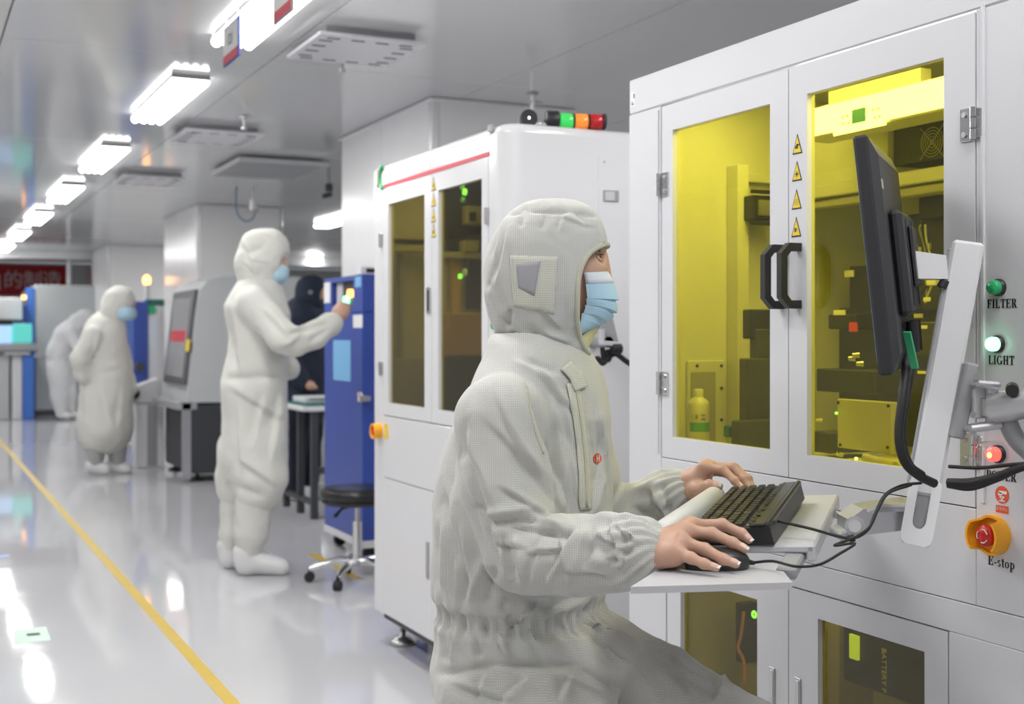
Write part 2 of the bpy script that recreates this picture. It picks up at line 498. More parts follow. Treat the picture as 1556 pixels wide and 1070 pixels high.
def serif_text(s, size, mtl, parent, origin, xdir, ydir, name='lettering'):
    """bold serif letters made of strokes; origin = centre of the word's baseline"""
    TK, TN, SF = 0.20, 0.075, 0.07
    polys = []; cx = 0.0
    def rect(x0, y0, x1, y1): polys.append([(cx + x0, y0), (cx + x1, y0), (cx + x1, y1), (cx + x0, y1)])
    def stem(x, y0=0, y1=1, sb=True, st=True, w=TK):
        rect(x, y0, x + w, y1)
        if sb: rect(x - SF, y0, x + w + SF, y0 + TN * 0.8)
        if st: rect(x - SF, y1 - TN * 0.8, x + w + SF, y1)
    def diag(x0, y0, x1, y1, w): polys.append([(cx + x0, y0), (cx + x0 + w, y0), (cx + x1 + w, y1), (cx + x1, y1)])
    def arc(ax, ay, rx, ry, a0, a1, t0=TN, t1=TK, n=14):
        for i in range(n):
            q = []
            for k in (i, i + 1):
                a = math.radians(a0 + (a1 - a0) * k / n)
                th = t0 + (t1 - t0) * abs(math.cos(a))
                q.append(((cx + ax + rx * math.cos(a), ay + ry * math.sin(a)),
                          (cx + ax + (rx - th) * math.cos(a), ay + (ry - min(th, t0 + 0.02)) * math.sin(a))))
            polys.append([q[0][0], q[1][0], q[1][1], q[0][1]])
    for ch in s:
        if ch == 'F':
            stem(.08); rect(.1, .92, .62, 1); rect(.55, .72, .62, 1); rect(.2, .47, .5, .55); rect(.44, .38, .5, .64); w = .70
        elif ch == 'E':
            stem(.08); rect(.1, .92, .64, 1); rect(.57, .74, .64, 1); rect(.2, .47, .5, .55); rect(.44, .38, .5, .64); rect(.1, 0, .66, .08); rect(.59, 0, .66, .28); w = .74
        elif ch == 'I': stem(.1); w = .42
        elif ch == 'L': stem(.08); rect(.1, 0, .64, .08); rect(.57, 0, .64, .28); w = .70
        elif ch == 'T': stem(.27, st=False); rect(.02, .92, .70, 1); rect(.02, .72, .09, 1); rect(.63, .72, .70, 1); w = .74
        elif ch == 'R': stem(.08); arc(.36, .74, .28, .26, -90, 90); diag(.50, 0, .30, .5, .22); rect(.5, 0, .8, .07); w = .80
        elif ch == 'P': stem(.08); arc(.36, .73, .30, .27, -90, 90); w = .70
        elif ch == 'O': arc(.42, .5, .40, .5, 0, 360, n=28); w = .86
        elif ch == 'G': arc(.42, .5, .40, .5, 40, 330, n=24); stem(.58, 0.05, .42, sb=False); w = .88
        elif ch == 'H': stem(.08); stem(.52); rect(.2, .46, .6, .54); w = .84
        elif ch == 'W': diag(.22, 0, .03, 1, .17); diag(.22, 0, .46, .95, .07); diag(.62, 0, .43, .95, .17); diag(.62, 0, .90, 1, .07); rect(-.02, .94, .28, 1); rect(.8, .94, 1.04, 1); w = 1.06
        elif ch == '-': rect(.05, .26, .35, .38); w = .40
        elif ch == 's':
            arc(.24, .50, .19, .17, 30, 270, TN, .13, 12); arc(.24, .18, .20, .18, -150, 90, TN, .13, 12); w = .48
        elif ch == 't': rect(.12, .05, .29, .86); rect(.02, .58, .40, .65); arc(.30, .12, .18, .12, 180, 330, .06, .1, 8); w = .42
        elif ch == 'o': arc(.29, .32, .27, .33, 0, 360, TN, .16, 24); w = .60
        elif ch == 'p': stem(.08, -.3, .66, st=False, w=.17); rect(.0, .6, .2, .66); arc(.34, .32, .26, .33, -130, 140, TN, .16, 18); w = .66
        else: w = .4
        cx += w + 0.04
    tot = cx
    x = np.array(xdir, float); y = np.array(ydir, float); nrm = np.cross(x, y); o = np.array(origin, float)
    b = MB()
    for p in polys:
        P = [o + x * ((a - tot / 2) * size) + y * (c * size) for a, c in p]
        P = [q + nrm * 0.0001 for q in P]
        b.prism(P, nrm * 0.0004)
    return b.build(name, mtl, parent)
# ---------------------------------------------------------------- smooth solid shapes (signed distances -> surface nets)
class Solid:
    def __init__(s, lo, hi, h):
        s.lo = np.array(lo, np.float64); s.h = h
        s.n = np.ceil((np.array(hi) - s.lo) / h).astype(int) + 1
        s.V = np.full(tuple(s.n), 1.0, np.float32)

    def sub(s, lo, hi):
        i0 = np.clip(np.floor((np.array(lo) - s.lo) / s.h).astype(int), 0, s.n)
        i1 = np.clip(np.ceil((np.array(hi) - s.lo) / s.h).astype(int) + 1, 0, s.n)
        if np.any(i1 - i0 <= 0): return None, None
        ax = [(s.lo[k] + np.arange(i0[k], i1[k]) * s.h).astype(np.float32) for k in range(3)]
        P = np.stack(np.meshgrid(*ax, indexing='ij'), -1)
        return tuple(slice(i0[k], i1[k]) for k in range(3)), P

    @staticmethod
    def d_cone(P, a, b, ra, rb, axis=None, q=1.0):
        a = np.array(a, np.float32); b = np.array(b, np.float32)
        pa = P - a; ba = b - a
        if axis is not None:
            w = np.array(axis, np.float32); w = w / np.linalg.norm(w)
            pa = pa + (pa @ w)[..., None] * w * (1 / q - 1)
            ba = ba + (ba @ w) * w * (1 / q - 1)
        t = np.clip((pa @ ba) / max(float(ba @ ba), 1e-9), 0, 1)
        dd = np.sqrt(np.maximum(np.sum((pa - t[..., None] * ba) ** 2, -1), 1e-12)) - (ra + (rb - ra) * t)
        return dd * (min(q, 1.0) ** 0.5)

    @staticmethod
    def d_ell(P, c, rad, p=2.0, ax=None):
        x = P - np.array(c, np.float32)
        if ax is not None: x = x @ np.array(ax, np.float32).T
        x = np.abs(x) / np.array(rad, np.float32)
        k = np.sum(x ** p, -1) ** (1.0 / p)
        return (k - 1.0) * float(min(rad))

    def put(s, d, sl, k, op):
        V = s.V[sl]
        if op == 'u':
            if k > 0:
                hh = np.maximum(k - np.abs(V - d), 0) / k
                s.V[sl] = np.minimum(V, d) - hh * hh * k * 0.25
            else: s.V[sl] = np.minimum(V, d)
        else:
            d = -d
            if k > 0:
                hh = np.maximum(k - np.abs(V - d), 0) / k
                s.V[sl] = np.maximum(V, d) + hh * hh * k * 0.25
            else: s.V[sl] = np.maximum(V, d)

    def cone(s, a, b, ra, rb=None, k=0.02, axis=None, q=1.0, op='u'):
        rb = ra if rb is None else rb
        m = max(ra, rb) * max(q, 1) + k + 0.03
        lo = np.minimum(a, b) - m; hi = np.maximum(a, b) + m
        sl, P = s.sub(lo, hi)
        if sl is not None: s.put(s.d_cone(P, a, b, ra, rb, axis, q), sl, k, op)
        return s

    def chain(s, pts, rr, k=0.02, **kw):
        for i in range(len(pts) - 1): s.cone(pts[i], pts[i + 1], rr[i], rr[i + 1], k, **kw)
        return s

    def ell(s, c, rad, k=0.02, p=2.0, ax=None, op='u'):
        m = max(rad) * (1.0 if ax is None else 1.3) + k + 0.03
        sl, P = s.sub(np.array(c) - m, np.array(c) + m)
        if sl is not None: s.put(s.d_ell(P, c, rad, p, ax), sl, k, op)
        return s

    def half(s, pt, n, k=0.0):
        """keep the side the normal points away from"""
        sl, P = s.sub(s.lo, s.lo + s.n * s.h)
        d = (P - np.array(pt, np.float32)) @ np.array(n, np.float32)
        s.V = np.maximum(s.V, d)
        return s

    def shell(s, t):
        s.V = np.maximum(s.V, -(s.V + t)); return s

    def mesh(s, smooth=1):
        V = s.V; n = s.n
        sg = V < 0
        nc = n - 1
        cnt = np.zeros(tuple(nc), np.int16); acc = np.zeros(tuple(nc) + (3,), np.float32)
        def cs(dx, dy, dz): return (slice(dx, dx + nc[0]), slice(dy, dy + nc[1]), slice(dz, dz + nc[2]))
        corners = sum(sg[cs(i, j, k)].astype(np.int8) for i in (0, 1) for j in (0, 1) for k in (0, 1))
        act = np.argwhere((corners > 0) & (corners < 8))
        A = act
        num = np.zeros(len(A)); pos = np.zeros((len(A), 3))
        for ax in range(3):
            o1, o2 = (ax + 1) % 3, (ax + 2) % 3
            for b1 in (0, 1):
                for b2 in (0, 1):
                    off = [0, 0, 0]; off[o1] = b1; off[o2] = b2
                    p = A + off; q = p.copy(); q[:, ax] += 1
                    va = V[p[:, 0], p[:, 1], p[:, 2]].astype(float); vb = V[q[:, 0], q[:, 1], q[:, 2]].astype(float)
                    cr = (va < 0) != (vb < 0)
                    t = np.where(cr, va / np.where(cr, va - vb, 1), 0)
                    loc = p.astype(float); loc[:, ax] += t
                    pos[cr] += loc[cr]; num[cr] += 1
        pos = pos / np.maximum(num, 1)[:, None]
        ids = np.full(tuple(nc), -1, np.int64); ids[A[:, 0], A[:, 1], A[:, 2]] = np.arange(len(A))
        quads = []
        for ax in range(3):
            o1, o2 = (ax + 1) % 3, (ax + 2) % 3
            sl0 = [slice(None)] * 3; sl1 = [slice(None)] * 3
            sl0[ax] = slice(0, n[ax] - 1); sl1[ax] = slice(1, n[ax])
            a = sg[tuple(sl0)]; b = sg[tuple(sl1)]
            e = np.argwhere(a != b)
            ok = (e[:, o1] >= 1) & (e[:, o2] >= 1) & (e[:, o1] < nc[o1]) & (e[:, o2] < nc[o2])
            e = e[ok]
            inside = sg[e[:, 0], e[:, 1], e[:, 2]]
            def g(d1, d2):
                t = e.copy(); t[:, o1] -= d1; t[:, o2] -= d2
                return ids[t[:, 0], t[:, 1], t[:, 2]]
            q = np.stack([g(1, 1), g(0, 1), g(0, 0), g(1, 0)], 1)
            q[~inside] = q[~inside][:, ::-1]
            quads.append(q)
        Q = np.concatenate(quads)
        Q = Q[(Q >= 0).all(1)]
        X = s.lo + pos * s.h
        X = lap(X, Q, smooth)
        return X, Q

def lap(X, Q, it, lam=0.5):
    if it <= 0: return X
    e = np.concatenate([Q[:, [0, 1]], Q[:, [1, 2]], Q[:, [2, 3]], Q[:, [3, 0]]])
    e = np.concatenate([e, e[:, ::-1]])
    deg = np.bincount(e[:, 0], minlength=len(X)).astype(float)
    for i in range(it):
        for l in (lam, -lam * 1.02):
            S = np.stack([np.bincount(e[:, 0], X[e[:, 1], k], minlength=len(X)) for k in range(3)], 1)
            X = X + l * (S / np.maximum(deg, 1)[:, None] - X)
    return X

def vnormals(X, Q):
    n = np.cross(X[Q[:, 2]] - X[Q[:, 0]], X[Q[:, 3]] - X[Q[:, 1]])
    N = np.zeros_like(X)
    for k in range(4):
        for c in range(3): N[:, c] += np.bincount(Q[:, k], n[:, c], minlength=len(X))
    return N / (np.linalg.norm(N, axis=1)[:, None] + 1e-12)

def sstep(x, a, b):
    t = np.clip((x - a) / (b - a), 0, 1); return t * t * (3 - 2 * t)

def pix(X):
    return CU + X[:, 0] / X[:, 1] * FPX, HV - (X[:, 2] - EYE) / X[:, 1] * FPX

def folds(X, Q, lines, both=False):
    """cloth folds: each line (u0, v0, u1, v1, half width px, height mm, kind) runs over the side of the cloth that shows it"""
    N = vnormals(X, Q)
    C = np.array([0, 0, EYE]) - X; C /= np.linalg.norm(C, axis=1)[:, None]
    face = np.sum(N * C, 1)
    wt = np.ones(len(X)) if both else sstep(face, 0.0, 0.35)
    u, v = pix(X)
    D = np.zeros(len(X))
    for L in lines:
        u0, v0, u1, v1, w, a = L[:6]; kind = L[6] if len(L) > 6 else 'r'
        du, dv = u1 - u0, v1 - v0; ln = math.hypot(du, dv); du /= ln; dv /= ln
        t = ((u - u0) * du + (v - v0) * dv) / ln
        sft = (u - u0) * -dv + (v - v0) * du
        env = sstep(t, -0.12, 0.25) * (1 - sstep(t, 0.75, 1.12))
        x = sft / w
        if kind == 'r': pr = np.exp(-np.abs(x) ** 1.35)
        elif kind == 's': pr = -np.tanh(x * 2.6) * np.exp(-np.abs(x) * 0.9) * 1.3
        else: pr = np.exp(-x * x) - 0.6 * np.exp(-((x - 1.6) ** 2))
        D += a * 0.001 * pr * env
    return X + N * (D * wt)[:, None]

def crumple(X, Q, amp, sc, seed=0, stretch=(1, 1, 1)):
    N = vnormals(X, Q)
    st = np.array(stretch)
    D = np.array([noise.noise(Vector(p * st * sc) + Vector((seed, 0, 0))) for p in X])
    D2 = np.array([abs(noise.noise(Vector(p * st * sc * 1.9) + Vector((0, seed + 7, 0)))) for p in X])
    return X + N * ((D * amp + (0.25 - D2) * amp * 0.9)[:, None])

def solid_obj(name, S, mtl, parent, fr=RF, smooth=1, post=None, **kw):
    X, Q = S.mesh(smooth)
    if post: X = post(X, Q)
    return meshobj(name, X, Q.tolist(), mtl, parent, fr, True, **kw), X, Q

def bvh_of(X, Q):
    return BVHTree.FromPolygons([tuple(p) for p in X], [tuple(int(i) for i in q) for q in Q])

def hit(bvh, u, v, off=0.0):
    o = Vector((0, 0, EYE)); d = Vector(((u - CU) / FPX, 1, (HV - v) / FPX)).normalized()
    h = bvh.ray_cast(o, d)
    if h[0] is None: return None
    return np.array(h[0]) + np.array(h[1]) * off

def patch(name, bvh, quad, nu, nv, off, mtl, parent, thick=0.0012, **kw):
    """a cloth patch lying on a surface; quad = four photo corners (a b c d), bilinear"""
    a, b, c, d = [np.array(p, float) for p in quad]
    rows = []
    for i in range(nv + 1):
        t = i / nv; row = []
        for j in range(nu + 1):
            s_ = j / nu
            p = (a * (1 - s_) + b * s_) * (1 - t) + (d * (1 - s_) + c * s_) * t
            h = hit(bvh, p[0], p[1], off)
            row.append(h)
        rows.append(row)
    last = None
    for row in rows:
        for j in range(len(row)):
            if row[j] is None: row[j] = last
            last = row[j]
    if last is None: return None
    b_ = MB(RF)
    b_.grid(rows)
    o = b_.build(name, mtl, parent, **kw)
    md = o.modifiers.new('thick', 'SOLIDIFY'); md.thickness = thick; md.offset = 0
    return o

def strip(name, bvh, pts, halfw, n, off, mtl, parent, thick=0.0016, **kw):
    """a band along photo points laid on a surface"""
    P = [np.array(p, float) for p in pts]
    fine = []
    for i in range(len(P) - 1):
        for k in range(n): fine.append(P[i] + (P[i + 1] - P[i]) * k / n)
    fine.append(P[-1])
    rows = []
    for i, p in enumerate(fine):
        t = fine[min(i + 1, len(fine) - 1)] - fine[max(i - 1, 0)]; t /= np.linalg.norm(t)
        q = np.array([-t[1], t[0]])
        row = [hit(bvh, *(p + q * halfw * k), off) for k in (-1, -0.5, 0, 0.5, 1)]
        if any(r is None for r in row): continue
        rows.append(row)
    b_ = MB(RF); b_.grid(rows)
    o = b_.build(name, mtl, parent, **kw)
    md = o.modifiers.new('thick', 'SOLIDIFY'); md.thickness = thick; md.offset = 0
    return o

def roundpath(pts, n=6):
    """Catmull-Rom through points"""
    P = [np.array(p, float) for p in pts]
    P = [2 * P[0] - P[1]] + P + [2 * P[-1] - P[-2]]
    out = []
    for i in range(1, len(P) - 2):
        for k in range(n):
            t = k / n
            out.append(0.5 * ((2 * P[i]) + (-P[i - 1] + P[i + 1]) * t + (2 * P[i - 1] - 5 * P[i] + 4 * P[i + 1] - P[i + 2]) * t * t +
                              (-P[i - 1] + 3 * P[i] - 3 * P[i + 1] + P[i + 2]) * t ** 3))
    out.append(P[-2])
    return out
# ================================================================ the room
ZC = EYE + 1.30                      # ceiling height 2.52
XL, XR, YB, YF = -3.2, 9.2, -3.0, 24.2
b = MB(); b.span((XL, YB, -0.1), (XR, YF, 0.0)); fl = b.build('floor', M['floor'], kind='structure', label='glossy light grey epoxy floor')
def wall(name, a, c, mtl, lab):
    w = MB(); w.span(a, c); return w.build(name, mtl, kind='structure', label=lab)
wall('wall_left', (XL - 0.1, YB, 0), (XL, YF, ZC), M['wall_panel'], 'white panel wall along the aisle')
wall('wall_right', (XR, YB, 0), (XR + 0.1, YF, ZC), M['grey_wall'], 'pale grey panel wall beyond the columns')
wall('wall_back', (XL - 0.1, YB - 0.1, 0), (XR + 0.1, YB, ZC), M['wall_panel'], 'white panel wall behind the viewer')
wall('wall_far', (XL - 0.1, YF, 0), (XR + 0.1, YF + 0.1, ZC), M['grey_wall'], 'grey far end wall with the red banner')
ceil = thing('ceiling', 'glossy grey panelled ceiling', None, (0, 0, ZC), kind='structure')
b = MB(); b.span((XL - 0.1, YB - 0.1, ZC + 0.04), (XR + 0.1, YF + 0.1, ZC + 0.12)); b.build('backing', M['seam'], ceil)
cw, cl = 1.18, 2.95
pm = None
xs = [XL + 0.03 + i * cw for i in range(11)]
ys = [YB + 0.03 + i * cl for i in range(10)]
for i in range(10):
    for j in range(9):
        x0, x1 = xs[i], min(xs[i + 1], XR) - 0.006
        y0, y1 = ys[j], min(ys[j + 1], YF) - 0.006
        if x1 - x0 < 0.1 or y1 - y0 < 0.1: continue
        if pm is None or abs((x1 - x0) - (cw - 0.006)) > 1e-3 or abs((y1 - y0) - (cl - 0.006)) > 1e-3:
            q = MB(); q.box((0, 0, 0.019), (x1 - x0, y1 - y0, 0.038), None, 0.0015)
            me = bpy.data.meshes.new('panel'); me.from_pydata(q.v, [], q.f); me.materials.append(M['ceiling_panel']); me.update()
            if pm is None: pm = me
        else: me = pm
        o = bpy.data.objects.new('panel', me); COL.objects.link(o); o.parent = ceil
        o.location = ((x0 + x1) / 2, (y0 + y1) / 2, 0.0)
        WM[o] = WM[ceil]
# fire pipe / beam across the far end
b = MB(); b.span((XL, 20.6, 2.40), (XR, 20.72, ZC)); b.build('trim_1', M['wall_panel'], kind='structure', label='white rail across the ceiling at the far end')

# columns clad in white panels: X 2.57..3.45
def column(y0, y1, label):
    t = thing('column', label, 'column', (3.01, (y0 + y1) / 2, 0), group='white panel-clad columns')
    # each face is made of panels with a joint, rounded corner strips
    x0, x1 = 2.57, 3.45
    r = 0.05
    core = MB(); core.span((x0 + 0.012, y0 + 0.012, 0), (x1 - 0.012, y1 - 0.012, ZC)); core.build('core', M['seam'], t)
    ym = (y0 + y1) / 2
    for (a, c) in (((x0, y0 + r), (x0 + 0.011, ym - 0.004)), ((x0, ym + 0.004), (x0 + 0.011, y1 - r)),
                   ((x0 + r, y0), (x1 - r, y0 + 0.011)), ((x0 + r, y1 - 0.011), (x1 - r, y1)), ((x1 - 0.011, y0 + r), (x1, y1 - r))):
        p = MB(); p.span((a[0], a[1], 0.0), (c[0], c[1], ZC - 0.001), 0.001); p.build('panel', M['wall_panel'], t)
    for (cx, cy, sx, sy) in ((x0, y0, 1, 1), (x0, y1, 1, -1), (x1, y0, -1, 1), (x1, y1, -1, -1)):
        pts = []
        for k in range(7):
            a = math.pi / 2 * k / 6
            pts.append((cx + sx * (r - r * math.cos(a)), cy + sy * (r - r * math.sin(a)), 0))
        rows = [[(p[0], p[1], 0) for p in pts], [(p[0], p[1], ZC - 0.001) for p in pts]]
        if sx * sy > 0: rows = rows[::-1]
        p = MB(); p.grid(rows); p.build('corner_trim', M['white_gloss'], t)
    # cove at the ceiling
    c = MB()
    c.span((x0 - 0.012, y0 - 0.012, ZC - 0.02), (x1 + 0.012, y1 + 0.012, ZC - 0.0005), 0.008); c.build('cove', M['white_gloss'], t)
    return t
column(6.33, 7.95, 'white panel-clad column behind the blue cabinet')
column(12.5, 14.3, 'white panel-clad column behind the standing worker')
column(18.7, 20.4, 'farthest white panel-clad column near the red banner')

# red banner on the far wall
bn = thing('banner', 'red cloth banner with white characters on the far wall', 'banner', (0.7, YF - 0.02, 1.9))
p0 = onY(-120, 403, YF - 0.02); p1 = onY(101, 402, YF - 0.02)
zt = onY(50, 403, YF - 0.02).z; zb = onY(50, 449, YF - 0.02).z
b = MB(); b.span((p0.x, YF - 0.025, zb), (p1.x, YF - 0.005, zt)); b.build('cloth', M['red_banner'], bn)
for (ch, u) in (('的', 20), ('制', 50), ('造', 79)):
    p = onY(u, 427, YF - 0.027)
    text(ch, (zt - zb) * 0.62, M['banner_white'], bn, (p.x, p.y, p.z), (1, 0, 0), (0, 0, 1))
p = onY(-1, 429, YF - 0.027); b = MB(); b.box((p.x, p.y, p.z), (0.03, 0.002, 0.28)); b.build('lettering', M['banner_white'], bn)
bn2 = MB(); q0 = onY(133, 404, YF - 0.02); q1 = onY(185, 430, YF - 0.02); bn2.span((q0.x, YF - 0.03, q1.z), (q1.x, YF - 0.005, q0.z))
bn2.build('notice_board', mat('notice_pink', (0.55, 0.40, 0.42), 0.7), None, 'pale pink notice board on the far wall by the column', 'notice board')

# ceiling lamps: a body, ends and four tubes under a diffuser
def lamp(x, y, label, L=1.26):
    z = ZC
    t = thing('ceiling_lamp', label, 'lamp', (x, y, z), group='ceiling lamps')
    b = MB(); b.span((x - 0.085, y - L / 2 + 0.03, z - 0.022), (x + 0.085, y + L / 2 - 0.03, z - 0.0005), 0.004); b.build('housing', M['light_plastic'], t)
    for k in range(4):
        xx = x - 0.0705 + 0.047 * k
        b = MB(); b.cyl((xx, y - L / 2, z - 0.032), (xx, y + L / 2, z - 0.032), 0.0215, n=12); b.build('tube', M['lamp'], t)
    for s_ in (-1, 1):
        b = MB(); b.span((x - 0.095, y + s_ * (L / 2) - 0.008, z - 0.024), (x + 0.095, y + s_ * (L / 2) + 0.008, z - 0.0005), 0.002); b.build('end_cap', M['mid_grey'], t)
    ld = bpy.data.lights.new('ceiling_lamp_light', 'AREA'); ld.shape = 'RECTANGLE'; ld.size = 0.18; ld.size_y = L - 0.05
    ld.energy = LAMP_W; ld.color = (1.0, 0.985, 0.96)
    lo = bpy.data.objects.new('ceiling_lamp_light', ld); COL.objects.link(lo); lo.parent = t; lo.location = (0, 0, -0.056)
    return t
names = ['nearest ceiling lamp, partly hidden by two hanging signs', 'second ceiling lamp of the aisle row, fully in view',
         'third ceiling lamp of the aisle row', 'fourth ceiling lamp of the aisle row', 'fifth ceiling lamp of the aisle row',
         'sixth ceiling lamp of the aisle row, far away', 'farthest ceiling lamp of the aisle row']
for i, y in enumerate((4.80, 6.95, 9.45, 11.9, 14.5, 17.1, 19.7)): lamp(1.27, y, names[i])
lamp(0.70, 2.9, 'unseen ceiling lamp added off the row over the aisle')  # added off the row, top light for the foreground
lamp(1.27, 0.6, 'ceiling lamp of the aisle row beside the viewer')
lamp(2.40, 2.3, 'unseen added ceiling lamp above the large white machine')  # added to brighten the near side of the second machine
for i, y in enumerate((-0.6, 2.2, 4.88, 7.4, 10.5, 14.0, 18.0)):  # unseen row added for broad light on the machine fronts
    lamp(-0.45, y, 'unseen added ceiling lamp over the left side of the aisle')
for i, (x, y) in enumerate(((4.35, 13.5), (4.35, 17.0), (6.2, 21.0), (4.6, 9.0), (4.6, 5.0), (4.6, 1.5), (7.2, 3.0), (7.2, 8.0), (7.2, 14.0), (7.4, 18.0))):
    lamp(x, y, ['ceiling lamp seen between the two columns above the dark-clad worker', 'ceiling lamp behind the column in the rear hall', 'low-looking far ceiling lamp left of the blue cabinet',
                ][i] if i < 3 else 'ceiling lamp of the rear hall hidden behind the machines')

# air diffusers under the ceiling
def vent(x0, x1, y0, y1, label, dark=False):
    z = ZC
    t = thing('air_diffuser', label, 'air vent', ((x0 + x1) / 2, (y0 + y1) / 2, z), group='ceiling air diffusers')
    b = MB(); b.span((x0 + .04, y0 + .04, z - .03), (x1 - .04, y1 - .04, z - .0005)); b.build('neck', M['mid_grey'], t)
    b = MB(); b.span((x0, y0, z - .048), (x1, y1, z - .032), 0.004); b.build('plate', M['mid_grey'] if dark else M['light_plastic'], t)
    if dark:
        for k in range(4):
            a = [(x0 - .012, y0 - .012, x1 + .012, y0), (x0 - .012, y1, x1 + .012, y1 + .012), (x0 - .012, y0, x0, y1), (x1, y0, x1 + .012, y1)][k]
            b = MB(); b.span((a[0], a[1], z - .052), (a[2], a[3], z - .02)); b.build('frame', M['white_gloss'], t)
    else:
        w, h = (x1 - x0), (y1 - y0)
        for i in range(4):
            for (a, c, sx, sy) in ((x0 + w * (.16 + .225 * i), y0 + h * .10, .12, .035), (x0 + w * (.16 + .225 * i), y0 + h * .9, .12, .035),
                                   (x0 + w * .12, y0 + h * (.2 + .2 * i), .12, .035), (x0 + w * .88, y0 + h * (.2 + .2 * i), .12, .035)):
                b = MB(); b.box((a, c, z - .0485), (w * sx, h * sy, .002)); b.build('slot', M['gap_grey'], t)
    return t
vent(1.54, 2.02, 5.03, 5.54, 'white slotted square air diffuser beside the nearest lamp')
vent(1.52, 2.02, 7.75, 8.28, 'white slotted air diffuser above the standing worker')
vent(2.15, 2.80, 8.95, 9.85, 'dark grey square ceiling air grille with a white rim', True)
vent(1.52, 2.02, 10.2, 10.8, 'small far white air diffuser left of the column')

# sprinklers and pipe drops
def sprinkler(u, v, label, drop=0.07):
    p = onZ(u, v, ZC - drop)
    t = thing('sprinkler', label, 'sprinkler', (p.x, p.y, ZC), group='ceiling sprinklers')
    b = MB(); b.lathe([(0, 0), (.03, -.002), (.034, -.012), (.014, -.018)], (p.x, p.y, ZC), (0, 0, 1), 16); b.build('rosette', M['chrome'], t)
    b = MB(); b.cyl((p.x, p.y, ZC - .01), (p.x, p.y, ZC - drop), .009, n=10); b.cyl((p.x, p.y, ZC - drop - .012), (p.x, p.y, ZC - drop), .02, n=12); b.build('nozzle', M['steel'], t)
sprinkler(519, 106, 'chrome ceiling sprinkler below the slotted air diffuser')
sprinkler(371, 194, 'small ceiling sprinkler between the two slotted air diffusers')
pv = onZ(809, 140, ZC - 0.10)
t = thing('pipe_drop', 'pipe stub with a valve hanging from the ceiling above the signal light', 'pipe', (pv.x, pv.y, ZC))
b = MB(); b.cyl((pv.x, pv.y, ZC), (pv.x, pv.y, ZC - .26), .011, n=12); b.build('pipe', M['wall_panel'], t)
b = MB(); b.lathe([(.012, 0), (.03, 0), (.032, -.01), (.012, -.016)], (pv.x, pv.y, ZC - .10), n=16); b.build('flange', M['mid_grey'], t)
b = MB(); b.cyl((pv.x - .02, pv.y, ZC - .15), (pv.x + .055, pv.y, ZC - .15), .008, n=10); b.build('valve_lever', M['steel'], t)
pv = W(500, 232, 9.6)
t = thing('pipe_drop', 'thin pipe with a dark valve hanging beside the white column', 'pipe', (pv.x, pv.y, ZC))
b = MB(); b.cyl((pv.x, pv.y, ZC), (pv.x, pv.y, ZC - .22), .012, n=10); b.build('pipe', M['mid_grey'], t)
b = MB(); b.cyl((pv.x, pv.y, ZC - .14), (pv.x, pv.y, ZC - .20), .03, n=12); b.cyl((pv.x - .05, pv.y, ZC - .24), (pv.x + .02, pv.y, ZC - .22), .018, n=10); b.build('valve', M['dark_panel'], t)
# coiled air hose
hp = W(378, 303, 11.0)
t = thing('air_hose', 'coiled pale blue air hose with fittings hanging from the ceiling', 'hose', (hp.x, hp.y, ZC))
pts = [RF @ Vector(J(u, v, 11.0)) for (u, v) in ((384, 272), (372, 268), (361, 280), (358, 305), (361, 325), (372, 336), (384, 332), (388, 320))]
b = MB(); b.tube(roundpath([tuple(p) for p in pts]), .009, 8); b.build('hose', M['hose_blue'], t)
q0 = W(385, 276, 11.0); q1 = W(384, 312, 11.0)
b = MB(); b.cyl((q0.x, q0.y, ZC), (q0.x, q0.y, q0.z), .012, n=10); b.cyl(tuple(q0), tuple(q1), .012, n=10); b.build('pipe', M['alu'], t)
b = MB(); b.cyl((q1.x, q1.y, q1.z - .05), (q1.x, q1.y, q1.z + .05), .026, n=12); b.cyl((q1.x - .04, q1.y, q1.z - .05), (q1.x + .05, q1.y, q1.z - .05), .016, n=10); b.build('fitting', M['steel'], t)

# hanging signs (plates in the plane of the aisle)
def sign(u0, u1, label, num, blue):
    X = 1.10
    a = onX(u0, 45, X); c = onX(u1, 30, X)
    zb, zt = 2.252, 2.402
    t = thing('hanging_sign', label, 'sign', (X, (a.y + c.y) / 2, zb), group='hanging machine signs')
    y0, y1 = a.y, c.y
    b = MB(); b.span((X - .004, y1, zb), (X + .004, y0, zt), 0.001); b.build('frame', M['blue_navy'] if blue else M['mid_grey'], t)
    b = MB(); b.span((X - .006, y1 + .008, zb + .036), (X + .006, y0 - .008, zt - .008)); b.build('plate', M['sticker_white'], t)
    b = MB(); b.span((X - .0062, y1 + .008, zb + .006), (X + .0062, y0 - .008, zb + .038)); b.build('red_band', M['red_stripe'], t)
    for yy in (y1 + .03, y0 - .03):
        b = MB(); b.cyl((X, yy, zt), (X, yy, ZC), .0015, n=6); b.build('wire', M['steel'], t)
    text(num, .06, M['ink'], t, (X - .0064, (y0 + y1) / 2, zb + .085), (0, -1, 0), (0, 0, 1))
sign(341, 364, 'hanging sign plate with a blue rim and red band left of the nearest lamp', '121', True)
sign(417, 445, 'hanging sign plate with a red band cut by the top of the picture', '12', False)

